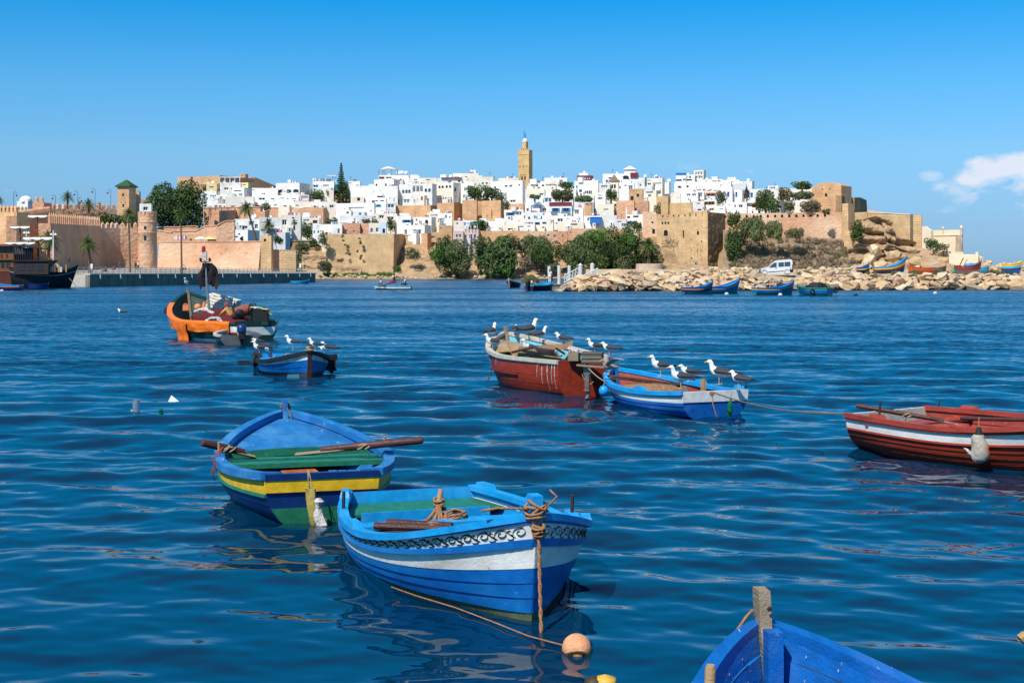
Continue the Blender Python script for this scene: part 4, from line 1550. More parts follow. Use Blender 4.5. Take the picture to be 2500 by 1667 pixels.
B_.build('motor_box', mat('soot_black', (0.012,0.014,0.013),0.6,.3,6), ec)
B_ = MB()
B_.box((0,0,-.24),(.56,.44,.12))
B_.build('base', green_dk, ec)
B_ = MB()
rows = []
for i in range(13):
 q = i / 12
 r_ = []
 x_ = lerp(-.33,.34, min(1, max(0,(q - .25) / .75)))
 z_ = .27 + .04 * math.sin(q * 5) - max(0,.25 - q) * 2.6 - max(0, q - .85) * 1.2
 for j in range(7):
  r_.append(Vector((x_ + .02 * mnoise.noise((i, j, 1)), lerp(-.24,.24, j / 6), z_ + .05 * mnoise.noise((i * .5, j * .6,2)))))
 rows.append(r_)
B_.grid(rows)
B_.build('cloth', mat('yellow_cloth', (0.55,0.50,0.14),0.85,0.2,5,0.4,9, col3=(0.62,0.62,0.6), thr3=0.5, sc3=3), ec, smooth='all')
def outboard(name, loc, rz, sc, col, label, tilt=0.0):
 r_ = empty(name, loc, rot=(0, tilt, rz))
 r_.scale = (sc, sc, sc)
 tag(r_, label, 'motor')
 B_ = MB()
 rows = []
 for z_, k, x_ in ((.0,.85,0),(.03,1,0),(.16,1.02,.0),(.24,.9,.01),(.28,.6,.02),(.285,.2,.02)):
  rows.append([Vector((x_ + .2 * k * math.copysign(abs(math.cos(a)) ** .6, math.cos(a)),.14 * k * math.copysign(abs(math.sin(a)) ** .6, math.sin(a)), z_)) for a in [2 * math.pi * i / 16 for i in range(16)]])
 B_.grid(rows, closed=True)
 B_.add(rows[-1], [tuple(range(16))])
 B_.add(rows[0], [tuple(range(16))])
 B_.build('cowling', col, r_, smooth=True)
 B_ = MB()
 B_.box((0.02,0,-.12),(.16,.14,.24))
 B_.box((0.02,0,-.36),(.1,.07,.3))
 B_.box((-.14,0,-.1),(.14,.22,.2))
 B_.build('mount', black_r, r_)
 B_ = MB()
 B_.tube([(-.1,0,.02),(-.42,.02,.08)], .018,7)
 B_.build('tiller', black_r, r_)
 return r_
outboard('outboard_motor', P(583,772,45.4), R(40),.85, black_r, 'tilted black outboard motor beside the crouching fisherman', R(38))
hH = Hull([-7.85,41.2,-18,2.4,0.62,0.70,0.34,0.33,0.42], rake=.2, trake=.03, draft=.12)
Hh = boat_root('dinghy', hH, 'small grey dinghy with blue outboard motor alongside the orange tarpaulin')
Hh.location = (-8.85,42.6,0)
for s in (1,-1):
 strake(hH, Hh, .5,.99, s, grey_d, grey_d, lap=0)
 strake(hH, Hh, -1,.5, s, grey_d, bilge, lap=.004)
 rail(hH, Hh, s, bag_w if s == 1 else grey_d, ow=.05, iw=.06, dn=.05, up=.02)
transom(hH, Hh, [(-1,1.0, grey_d)], grey_d)
floor(hH, Hh, bilge, z=.06)
stem(hH, Hh, grey_d, up=.02)
outboard('outboard_motor', to_world(Hh, (-.12,-.05,.42)), R(90 - hH.th),1.0, blue_n, 'dark blue outboard motor on the stern of the small grey dinghy')
B_ = MB()
B_.box((0,0,.02),(.34,.26,.13),.4, taper=.8)
tag(B_.build('floating_block', black_r, loc=PW(595,888,0)), 'black block floating left of the gull-covered blue boat', 'float')
B_ = MB()
c_ = P(411,757,49)
for k in range(3):
 B_.tube([c_ + Vector((.2,0,.15 - .05 * k)), c_ + Vector((0,0,.14 - .05 * k)), c_ + Vector((-.14,0,.05 - .06 * k)), c_ + Vector((-.16 + .03 * k, 0,-.12))], .03,6)
tag(B_.build('bow_roller', iron, smooth=True), 'rusty roller hooks at the bow of the dark green fishing boat', 'hook')

# --- boat I: small blue boat with gulls
hI = Hull([-5.732,32.6,159.3,3.374,0.544,0.794,0.365,0.30,0.604], rake=.12, trake=.04, draft=.18)
I_ = boat_root('rowing_boat', hI, 'small worn blue boat with white name band, tyres on its side and gulls aboard')
for s in (1,-1):
 strake(hI, I_, .70,.93, s, white_b, bilge, lap=0)
 for a_, b_ in ((.42,.70),(.2,.42)):
  strake(hI, I_, a_, b_, s, blue_d, bilge, lap=.008)
 strake(hI, I_, -1,.2, s, mat('bare_planks', (0.11,0.07,0.055),0.8,0.3,6,0.3,30), bilge, lap=.006)
 rail(hI, I_, s, black_r, ow=.05, iw=.05, dn=.06, up=.02)
transom(hI, I_, [(-1,.4, blue_d),(.4,1.0, blue_d)], blue_l)
floor(hI, I_, blue_l, z=.16)
stem(hI, I_, wood_d, up=.16, wd=.09, ln=.1)
thwart(hI, I_, .2, blue_l, .29,.5)
thwart(hI, I_, .5, blue_l, .28,.2)
B_ = MB()
knot(B_, hI.pos(1,1,1) + Vector((-.02,0,.06)),.07,6,.014,9)
B_.build('bow_lashing', rope_t, I_, smooth='all')
for s, t0 in ((-1,.62),(1,.62)):       # painted registration, too worn to read
 B_ = MB()
 rnd = random.Random(5 + s)
 for k in range(9):
  t = t0 + .028 * k
  for j in range(2):
   a = hI.pos(t + rnd.uniform(0,.008), rnd.uniform(.76,.8), s, .004)
   b_ = hI.pos(t + rnd.uniform(0,.012), rnd.uniform(.83,.88), s, .004)
   B_.tube([a, b_], .006,4)
 B_.build('worn_lettering', grey_d, I_)
ty = MB()
ty.v, ty.f, ty.m = [], [], []
ring = []
for i in range(20):
 a = 2 * math.pi * i / 20
 ring.append([Vector(((.115 + .045 * math.cos(b)) * math.cos(a),.04 * math.sin(b),(.115 + .045 * math.cos(b)) * math.sin(a))) for b in [2 * math.pi * j / 8 for j in range(8)]])
ring.append(ring[0])
ty.grid(ring, closed=True)
t_me = None
for k, (t, s, lb) in enumerate(((.06,-1, 'tyre fender nearest the stern corner of the gull-covered blue boat'),(.14,-1, 'second tyre fender on the side of the gull-covered blue boat'),(.24,-1, 'tyre fender nearest the bow on the gull-covered blue boat'))):
 q = to_world(I_, hI.pos(t, .85, s, .06))
 if t_me is None:
  o = ty.build('tyre_fender', black_r, loc=q, smooth='all')
  t_me = o.data
 else:
  o = inst('tyre_fender', t_me, None, q)
 o.rotation_euler = (0,.2 * k, R(90 - hI.th) + .3 - .3 * k)
 tag(o, lb, 'tyre', 'tyre fenders')
o = inst('tyre_fender', t_me, None, P(627,878,32.5),(0,0,1.2))
tag(o, 'tyre fender hanging behind the stern of the gull-covered blue boat', 'tyre', 'tyre fenders')
B_ = MB()
rows = []
c_ = P(803,868,31.2)
for i in range(8):
 rows.append([c_ + Vector((-.1 + .07 * j + .03 * math.sin(i),.05 * math.sin(j * 2 + i * .4),-.055 * i - .1 * (j == 2) * i / 7 + .03)) for j in range(5)])
B_.grid(rows)
tag(B_.build('black_rag', black_r, smooth='all'), 'black rag hung over the far rail of the gull-covered blue boat', 'cloth')
B_ = MB()
B_.tube([P(702,868,30.2), P(710,880,30.1), P(712,900,30.1), P(713,912,30.1)], .022,6)
knot(B_, P(703,872,30.2),.06,5,.02,6)
tag(B_.build('hanging_rope', rope_t, smooth='all'), 'frayed tan rope hanging from the rail of the gull-covered blue boat', 'rope')
B_ = MB()
B_.box((0,0,.03),(.32,.2,.14),.2, taper=.75)
tag(B_.build('floating_box', mat('teal_plastic', (0.03,0.16,0.22),.5,.2,6), loc=PW(716,925,0)), 'teal plastic box floating against the side of the gull-covered blue boat', 'float')
ht = empty('net_scraps', to_world(I_, (1.9,-.1,.2)))
tag(ht, 'orange brown net scraps and sticks in the gull-covered blue boat', 'net')
B_ = MB()
rnd = random.Random(3)
for k in range(16):
 a = Vector((rnd.uniform(-.5,.4), rnd.uniform(-.3,.3),.05))
 B_.tube([a, a + Vector((rnd.uniform(-.15,.15), rnd.uniform(-.15,.15), rnd.uniform(.05,.2)))], .014,5)
B_.build('scraps', wood_p, ht)
for k, x_ in enumerate((637,662)):
 B_ = MB()
 B_.tube([P(x_, 873,31.6), P(x_ - 1,853,31.6)], .02,6)
 B_.build('stick', wood_d, ht).location = -ht.location

# --- litter on the water
b1 = empty('plastic_bottle', PW(333,1008,0))
tag(b1, 'large clear plastic bottle floating upright left of the boats', 'bottle')
B_ = MB()
B_.lathe([(0,-.1),(.06,-.1),(.06,.15),(.062,.17),(.05,.20),(.052,.22),(.02,.205),(0,.2)], 18)
B_.build('bottle_body', glass_c, b1, smooth=True)
B_ = MB()
B_.box((-.07,-.03,.03),(.03,.012,.06))
B_.build('label_scrap', mat('cream_paper', (0.6,0.55,0.35),.7), b1)
b2 = empty('plastic_bottle', PW(396,1019,0), rot=(0, R(-12),0))
tag(b2, 'green plastic bottle neck-down floating right of the clear bottle', 'bottle')
B_ = MB()
B_.lathe([(0,-.1),(.034,-.1),(.034,.11),(.04,.12),(.03,.145),(.012,.14),(0,.135)], 14)
B_.build('bottle_body', glass_g, b2, smooth=True)
B_ = MB()
B_.add([(-.1,0,-.01),(.13,-.02,-.01),(.05,.12,-.01),(-.04,.02,.115)], [(0,1,2),(0,1,3),(1,2,3),(2,0,3)])
tag(B_.build('foam_scrap', mat('white_foam', (0.75,0.75,0.73),0.7,.1,8), loc=PW(423,980,0)), 'white triangular foam scrap floating behind the bottles', 'float')
# === GULLS
g_white = mat('gull_white', (0.80,0.80,0.78),.8,.06,20)
g_dark = mat('gull_slate_back', (0.045,0.05,0.06),.8,.25,30)
g_black = mat('gull_wing_tip', (0.012,0.012,0.013),.8,.2,20)
g_bill = mat('gull_bill', (0.62,0.40,0.08),.5,.1,20)
g_leg = mat('gull_leg', (0.55,0.42,0.28),.6,.1,20)
g_juv = mat('young_gull_plumage', (0.33,0.27,0.22),.85,.5,60)
def gull_mesh(name, juv=False, hunch=0.0, raised=False):
 B_ = MB()
 st = [(-.30,.165,.008,.005),(-.24,.170,.032,.012),(-.16,.178,.05,.04),(-.06,.185,.07,.068),(.03,.195,.075,.078),(.09,.208,.066,.075),(.125,.24,.046,.05),(.14,.285 - hunch, .034,.036),(.15,.325 - hunch * 1.6,.034,.034),(.165,.345 - hunch * 1.9,.036,.035),(.19,.345 - hunch * 1.9,.026,.026),(.207,.34 - hunch * 1.9,.012,.013),(.235,.336 - hunch * 1.9,.008,.010),(.252,.328 - hunch * 1.9,.003,.004)]
 n = 12
 rows = []
 for i, (x, z, ry, rz) in enumerate(st):
  a, b_ = st[max(i - 1,0)], st[min(i + 1, len(st) - 1)]
  d = Vector((b_[0] - a[0], 0, b_[1] - a[1])).normalized()
  up = Vector((-d.z, 0, d.x))
  rows.append([Vector((x, 0, z)) + Vector((0,1,0)) * ry * math.cos(2 * math.pi * j / n) + up * rz * math.sin(2 * math.pi * j / n) for j in range(n)])
 vs_ = [p for r in rows for p in r]
 fs, ms_ = [], []
 for i in range(len(rows) - 1):
  for j in range(n):
   fs.append((i * n + j, i * n + (j + 1) % n, (i + 1) * n + (j + 1) % n, (i + 1) * n + j))
   top = math.sin(2 * math.pi * (j + .5) / n) > .25
   mi = 0
   if i >= 11:
    mi = 3
   elif i < 5 and top:
    mi = 1
   elif i == 0:
    mi = 0
   if juv and mi < 3:
    mi = 4
   ms_.append(mi)
 B_.add(vs_, fs, ms_)
 B_.add(rows[0], [tuple(range(n))], 0)
 B_.add(rows[-1], [tuple(range(n))], 3)
 for s in (1,-1):
  if raised:                                   # wings half spread, as on landing
   pl = [(.09,.06,.24,.05),(.03,.18,.33,.08),(-.03,.33,.40,.07),(-.10,.50,.40,.045),(-.16,.62,.38,.01)]
   wr = []
   for x, y, z, c_ in pl:
    wr.append([Vector((x + c_, s * y, z)), Vector((x, s * y, z + .016)), Vector((x - c_ * 1.6, s * y, z - .012)), Vector((x, s * y, z - .012))])
   B_.grid(wr, 4 if juv else 1, closed=True)
   B_.add(wr[-1], [(0,1,2,3)], 2)
  else:                                        # folded wing down the flank, tip past the tail
   wr = []
   for x, z, hh, y in ((.10,.215,.02,.055),(.06,.212,.055,.078),(-.02,.205,.062,.083),(-.12,.196,.05,.068),(-.22,.186,.03,.04),(-.30,.176,.014,.022),(-.36,.168,.004,.012)):
    wr.append([Vector((x, s * (y + .008), z - hh * .55)), Vector((x, s * (y + .012), z)), Vector((x, s * (y - .012), z + hh * .75)), Vector((x, s * (y - .03), z + hh * .3)), Vector((x, s * (y - .02), z - hh * .4))])
   o_ = len(B_.f)
   B_.grid(wr, 1, closed=True)
   for k in range(o_, len(B_.f)):
    seg = (k - o_) // 5
    B_.m[k] = 4 if juv else (2 if seg >= 4 else 1)
   B_.add(wr[0], [tuple(range(5))], 1)
   B_.add(wr[-1], [tuple(range(5))], 2)
 o = B_.build(name, [g_white, g_dark, g_black, g_bill, g_juv], None, smooth='all')
 me = o.data
 bpy.data.objects.remove(o)
 return me
GM = [gull_mesh('gull_body'), gull_mesh('gull_body', hunch=.025), gull_mesh('gull_body', hunch=.045)]
GJ = gull_mesh('gull_body', juv=True, raised=True)
B_ = MB()
for s in (1,):
 B_.tube([(.0,0,.13),(.0,0,.07),(.0,0,.006)], [.012,.006,.006], 5)
 B_.tube([(-.015,0,.004),(.02,0,.004),(.045,.015,.003)], .004,4)
 B_.tube([(.0,0,.004),(.045,-.015,.003)], .004,4)
_l = B_.build('leg', g_leg)
LEGM = _l.data
bpy.data.objects.remove(_l)
def gull(px, py, D, hpx, face, label, v=0, juv=False, group='gulls on the boats', legs=True, name='gull'):
 """feet at the pixel, hpx = height in photograph pixels, face = heading in degrees (0 right, 90 away, 180 left, 270 to us)"""
 r_ = empty(name, P(px, py, D), R(face))
 k = hpx * 1.3 * D / F / .385
 r_.scale = (k, k, k)
 tag(r_, label, 'gull', group)
 inst('body', GJ if juv else GM[v], r_)
 if legs:
  for s in (1,-1):
   inst('leg', LEGM, r_, (.01 + .012 * s, s * .028,0))
 return r_
gull(1199,829,29.6,33,60, 'upper of two gulls at the far left of the rust red boat')
gull(1204,853,28.2,31,195, 'lower of two gulls at the far left of the rust red boat')
gull(1257,816,29.9,24,80, 'hunched gull just right of the peaked bow of the rust red boat', 2)
gull(1291,829,29.0,41,40, 'tallest gull, neck stretched, on the far rail of the rust red boat')
gull(1317,835,28.6,31,25, 'gull looking right, second from the bow on the far rail of the rust red boat')
gull(1374,844,27.4,30,150, 'gull with tail to the right on brown canvas of the rust red boat', 1)
gull(1453,864,25.4,31,200, 'gull facing left behind the grey crate')
gull(1490,870,25.2,32,165, 'gull standing just right of the grey crate', 1)
gull(1295,874,27.0,38,215, 'pale gull on the near cream rail of the rust red boat')
gull(1488,914,24.0,30,195, 'brown young gull landing with raised wings between the red and blue boats', juv=True)
gull(1614,919,24.0,42,195, 'gull on the far rail of the bright blue boat, leftmost of five', 0)
gull(1664,948,21.9,45,190, 'gull on the near rail of the bright blue boat, its bill left')
gull(1684,931,22.6,38,185, 'gull half hidden behind another on the bright blue boat', 1)
gull(1760,939,22.0,48,160, 'gull looking away behind the wooden bitts of the bright blue boat')
gull(1808,951,21.6,42,140, 'gull on the right corner of the blue and white stern', 1)
gull(630,845,33.4,20,190, 'gull farthest left on the small gull-covered boat, upper of two', 2)
gull(635,866,33.0,28,200, 'gull farthest left on the small gull-covered boat, lower of two')
gull(655,867,32.5,20,250, 'gull with bent head at the stern of the small gull-covered boat', 2)
gull(717,854,31.6,29,195, 'gull alone on the far rail of the small gull-covered boat')
gull(771,857,30.6,26,190, 'gull right of the bow post of the small gull-covered boat')
gull(792,864,30.9,20,200, 'crouching gull second from the right on the small gull-covered boat', 2)
gull(803,867,30.8,30,165, 'rightmost gull of the small gull-covered boat', 1)
gull(458,703,51,20,250, 'white gull perched on the bow tip of the dark green fishing boat', 0)
gull(298,771,70,16,170, 'lone gull swimming far left of the boats', 1, legs=False)
# === THE TOWN
W_ = mat('white_limewash', (0.86,0.835,0.78),.85,.05,.5,.15,3,.15, col3=(0.56,0.52,0.46), thr3=.56, sc3=.5, col2=(0.62,0.57,0.48), thr=.66, world=True)
WB = mat('aged_limewash', (0.74,0.72,0.68),.85,.1,.6,.2,3,.15, col3=(0.52,0.48,0.42), thr3=.52, sc3=.5, world=True)
WC = mat('ivory_limewash', (0.80,0.73,0.62),.85,.1,.6,.2,3,.15, col3=(0.60,0.52,0.42), thr3=.55, sc3=.5, world=True)
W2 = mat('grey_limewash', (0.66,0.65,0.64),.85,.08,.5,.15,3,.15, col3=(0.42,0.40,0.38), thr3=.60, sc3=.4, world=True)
W3 = mat('cream_limewash', (0.78,0.70,0.56),.85,.08,.5,.15,3,.15, col3=(0.52,0.44,0.34), thr3=.62, sc3=.4, world=True)
BLW = mat('bluish_limewash', (0.50,0.62,0.80),.85,.08,.5,.1,3,.15, world=True)
PNK = mat('pink_limewash', (0.68,0.50,0.44),.85,.1,.5,.15,3,.15, world=True)
YEL = mat('yellow_limewash', (0.76,0.58,0.28),.85,.08,.5,.15,3,.15, world=True)
OCH = masonry('ochre_rampart', (0.72,0.44,0.235),(0.66,0.38,0.20),(0.58,0.34,0.19),1.1,.5, stain=(0.58,0.33,0.17), bump=.45)
TER = mat('terracotta_plaster', (0.62,0.335,0.20),.9,.22,.22,.4,1.2,.1, col3=(0.74,0.51,0.34), thr3=.46, sc3=.06, col2=(0.42,0.24,0.14), thr=.60, world=True)
STN = masonry('tan_rubble', (0.72,0.49,0.27),(0.64,0.42,0.22),(0.52,0.35,0.19),.8,.42, stain=(0.60,0.38,0.19), bump=.7)
STD = masonry('shade_toned_eroded_stone', (0.50,0.32,0.165),(0.42,0.27,0.14),(0.28,0.18,0.10),1.0,.4, stain=(0.47,0.33,0.19), bump=1.0)  # darker, rougher copy of the tan stone, shade of side faces put into its colour
MIN = masonry('minaret_stone', (0.68,0.46,0.21),(0.62,0.41,0.19),(0.54,0.36,0.18),.8,.5, bump=.3)
CRM = mat('cream_fort_plaster', (0.76,0.62,0.44),.9,.08,.15,.2,2,.1, col3=(0.58,0.44,0.30), thr3=.58, sc3=.1, world=True)
GLS = mat('dark_window', (0.02,0.024,0.03),.25,.2,2,0,1,.5)
GLB = mat('blue_glass', (0.06,0.12,0.20),.25,.2,2,0,1,.5)
GLG = mat('green_glass', (0.16,0.28,0.25),.25,.2,2,0,1,.5)
SHB = mat('blue_shutter', (0.015,0.15,0.48),.5,.15,3)
SHC = mat('turquoise_shutter', (0.03,0.36,0.60),.5,.15,3)
FRW = mat('white_frame', (0.76,0.75,0.72),.6,.06,3)
FRB = mat('brown_frame', (0.20,0.10,0.05),.6,.2,3)
REDP = mat('maroon_paint', (0.20,0.022,0.028),.6,.2,3)
ORT = mat('orange_roof', (0.55,0.18,0.08),.7,.2,3)
GRT = mat('green_roof_tile', (0.030,0.085,0.03),.6,.3,3,.5,6)

def unit_mesh(name, fn):
 B_ = MB()
 fn(B_)
 o = B_.build(name, [])
 me = o.data
 bpy.data.objects.remove(o)
 return me
def _frame(B_):
 b = .13
 for c, d in (((0,0,.5 - b / 2),(1,1, b)),((0,0,-.5 + b / 2),(1,1, b)),((-.5 + b / 2,0,0),(b, 1,1 - 2 * b)),((.5 - b / 2,0,0),(b, 1,1 - 2 * b)),((0,.2,0),(b * .6,.6,1 - 2 * b))):
  B_.box(c, d)
def _pane(B_):
 B_.box((0,0,0),(1,1,1))
def _arch(B_):
 """filler of the two corners above a round arch, unit square opening"""
 for s in (1,-1):
  poly = [(s * .5,-.5,.5)] + [(s * .5 * math.sin(a),-.5,.5 * math.cos(a)) for a in [R(k * 15) for k in range(6,-1,-1)]]
  for k in range(1, len(poly) - 1):
   a, b_, c_ = poly[0], poly[k], poly[k + 1]
   B_.add([a, b_, c_] + [(x, .5, z) for x, y, z in (a, b_, c_)], [(0,1,2),(5,4,3),(0,1,4,3),(1,2,5,4),(2,0,3,5)])
UM = {'frame': unit_mesh('window_frame', _frame), 'pane': unit_mesh('window_pane', _pane), 'arch': unit_mesh('window_arch', _arch)}
_mv = {}
def um(kind, m):
 k = (kind, m.name)
 if k not in _mv:
  me = UM[kind].copy()
  me.materials.clear()
  me.materials.append(m)
  _mv[k] = me
 return _mv[k]
WK = {'d': (GLS, FRW), 'b': (GLS, SHB), 'B': (SHB, SHB), 'c': (GLS, SHC), 'g': (GLG, FRW), 'l': (GLB, FRW), 'n': (GLS, FRB), 'a': (GLS, FRW), 'A': (GLB, FRW), 'h': (GLS, None), 'H': (GLS, None), 'r': (REDP, FRB), 'w': (W2, None)}
def face_holes(B_, Wd, h, holes, mi=0, rev=.35, y0=0.0):
 """front wall (x from -Wd to 0, z from 0 to h) with rectangular openings and their reveals"""
 xs = sorted(set([-Wd, 0.0] + [min(0, max(-Wd, q)) for a in holes for q in (a[0], a[1])]))
 zs_ = sorted(set([0.0, h] + [min(h, max(0, q)) for a in holes for q in (a[2], a[3])]))
 for i in range(len(xs) - 1):
  for j in range(len(zs_) - 1):
   cx, cz = (xs[i] + xs[i + 1]) / 2,(zs_[j] + zs_[j + 1]) / 2
   if any(a[0] < cx < a[1] and a[2] < cz < a[3] for a in holes):
    continue
   if xs[i + 1] - xs[i] < 1e-5 or zs_[j + 1] - zs_[j] < 1e-5:
    continue
   B_.add([(xs[i], y0, zs_[j]),(xs[i + 1], y0, zs_[j]),(xs[i + 1], y0, zs_[j + 1]),(xs[i], y0, zs_[j + 1])], [(0,1,2,3)], mi)
 for a in holes:
  p = [(a[0], a[2]),(a[1], a[2]),(a[1], a[3]),(a[0], a[3])]
  for k in range(4):
   q, r_ = p[k], p[(k + 1) % 4]
   B_.add([(q[0], y0, q[1]),(r_[0], y0, r_[1]),(r_[0], y0 + rev, r_[1]),(q[0], y0 + rev, q[1])], [(0,1,2,3)], mi)
def frame_at(x1, D, a):
 ph = math.atan((x1 - 1250) / F)
 r_ = Vector((math.cos(ph),-math.sin(ph),0))
 v_ = Vector((math.sin(ph), math.cos(ph),0))
 fd = r_ * math.cos(a) - v_ * math.sin(a)
 return math.atan2(fd.y, fd.x)
def autoD(yb):
 return 462 + (575 - yb) * .62
def house(zn, x0, x1, yt, yb, label, wins=(), sd=0, m=None, D=None, ext=3.0, a=None, dep=None, name='house', cat='house', par=.5, ms=None, swins=(), rev=.35):
 Z_ = ZX(zn) if zn else (lambda x, y: (x, y))
 X0, YT = Z_(x0, yt)
 X1, YB = Z_(x1, yb)
 k = X1 - X0
 sp = (Z_(x1 + sd, yt)[0] - X1)
 m = m or W_
 D = D or autoD(YB) + random.uniform(-1.5,1.5)
 if a is None:
  a = R(26) if sd else R(3)
 Wd = (k / F * D) / (math.cos(a) - k / F * math.sin(a))
 if dep is None:
  dep = (sp / F * D) / math.sin(a) if sd else 6.5
 zb, zt = H - (YB - YH) / F * D, H - (YT - YH) / F * D
 root = empty(name, P(X1, YB, D) - Vector((0,0, ext)), frame_at(X1, D, a))
 tag(root, label, cat)
 h = zt - zb + ext
 def loc(wx, wy):
  q = Z_(wx, wy)
  return -Wd * (X1 - q[0]) / k, ext + (YB - q[1]) / F * D
 sc = D / F * (1 / 5.226 if zn else 1)
 holes, todo = [], []
 for wx, wy, ww, wh, kd in wins:
  cx, cz = loc(wx, wy)
  w2, h2 = ww * sc / 2 * Wd / (k / F * D), wh * sc / 2
  lo, hi = max(-Wd + .05, cx - w2), min(-.05, cx + w2)
  zl, zh = max(.05, cz - h2), min(h - par - .1, cz + h2)
  if hi - lo < .1 or zh - zl < .1:
   continue
  holes.append((lo, hi, zl, zh))
  todo.append((lo, hi, zl, zh, kd))
 B_ = MB()
 face_holes(B_, Wd, h, holes, 0, rev)
 t = .3
 o4 = [(-Wd, 0),(0,0),(0, dep),(-Wd, dep)]
 i4 = [(-Wd + t, t),(-t, t),(-t, dep - t),(-Wd + t, dep - t)]
 for q in range(1,4):
  p_, r_ = o4[q], o4[(q + 1) % 4]
  if q == 1 and swins:
   continue
  B_.add([(p_[0], p_[1], 0),(r_[0], r_[1], 0),(r_[0], r_[1], h),(p_[0], p_[1], h)], [(0,1,2,3)])
 if swins:
  S_ = MB()
  sh = []
  for wu, wz0, wz1, ww, kd in swins:        # along the side 0..1, height fractions
   sh.append((-dep * wu - ww * dep / 2,-dep * wu + ww * dep / 2, h * wz0, h * wz1))
  face_holes(S_, dep, h, sh, 0, rev)
  B_.add([(-y, -x, z) for x, y, z in S_.v], S_.f)
 for q in range(4):
  p_, r_, s_, u_ = o4[q], o4[(q + 1) % 4], i4[(q + 1) % 4], i4[q]
  B_.add([(*p_, h),(*r_, h),(*s_, h),(*u_, h)], [(0,1,2,3)])
  B_.add([(*u_, h),(*s_, h),(*s_, h - par),(*u_, h - par)], [(0,1,2,3)])
 B_.add([(*q, h - par) for q in i4], [(0,1,2,3)])
 B_.build('wall', ms or m, root, fix=False)
 for lo, hi, zl, zh, kd in todo:
  pm, fm = WK[kd]
  cx, cz, w_, h_ = (lo + hi) / 2,(zl + zh) / 2, hi - lo, zh - zl
  if fm is not None and kd not in 'aA':
   f_ = inst('window', um('frame', fm), root, (cx, rev - .10, cz),(0,0,0),(w_, .12, h_))
  elif kd in 'aAH':
   f_ = inst('window', um('arch', m), root, (cx, .06, zh - w_ / 2 if h_ > w_ * .6 else cz),(0,0,0),(w_, .11, w_ if h_ > w_ * .6 else h_))
  else:
   f_ = empty('window')
   f_.parent = root
   f_.location = (cx, rev - .1, cz)
   f_.scale = (w_, .12, h_)
  pn = inst('pane', um('pane', pm), f_)
  mw = Matrix.LocRotScale(f_.location, None, f_.scale).inverted() @ Matrix.LocRotScale(Vector((cx, rev + .03, cz)), None, Vector((w_, .06, h_)))
  pn.matrix_local = mw
  if kd == 'b':                        # open shutters either side
   for s in (1,-1):
    inst('shutter', um('pane', SHB), root, (cx + s * w_ * .62,-.04, cz),(0,0,0),(w_ * .22,.05, h_))
  if kd == 'c':
   for s in (1,-1):
    inst('shutter', um('pane', SHC), root, (cx + s * w_ * .70,-.04, cz),(0,0,0),(w_ * .4,.05, h_ * 1.1))
 for si, (wu, wz0, wz1, ww, kd) in enumerate(swins):
  inst('window', um('pane', WK[kd][0]), root, (-rev, dep * wu, h * (wz0 + wz1) / 2),(0,0,0),(.06, ww * dep, h * (wz1 - wz0)))
 root['_g'] = (Wd, dep, h, ext, D)
 return root
def part(root, name, c, d, m, rz=0.0):
 B_ = MB()
 B_.box(c, d, rz)
 return B_.build(name, m, root)
def _dish(B_):
 B_.lathe([(0,0),(.25,.03),(.42,.10),(.5,.16),(.49,.18),(.40,.12),(.24,.05),(0,.025)], 14, c=(0,0,.9), M=Matrix.Rotation(R(62),3, 'X') @ Matrix.Rotation(R(0),3, 'Z'))
 B_.tube([(0,0,0),(0,.05,.85)], .05,6)
 B_.tube([(0,0,.75),(0,-.45,1.1)], .025,5)
UM['dish'] = unit_mesh('satellite_dish', _dish)
def dish(root, x, y, z, s=1.0, rz=0.3):
 return inst('satellite_dish', um('dish', FRW), root, (x, y, z),(0,0, rz),(s, s, s))
def _aer(B_):
 B_.tube([(0,0,0),(0,0,2.6)], .04,5)
 for k in range(4):
  B_.tube([(-.5 + .1 * k, 0,2.0 + .15 * k),(.5 - .1 * k, 0,2.0 + .15 * k)], .025,4)
UM['aerial'] = unit_mesh('roof_aerial', _aer)
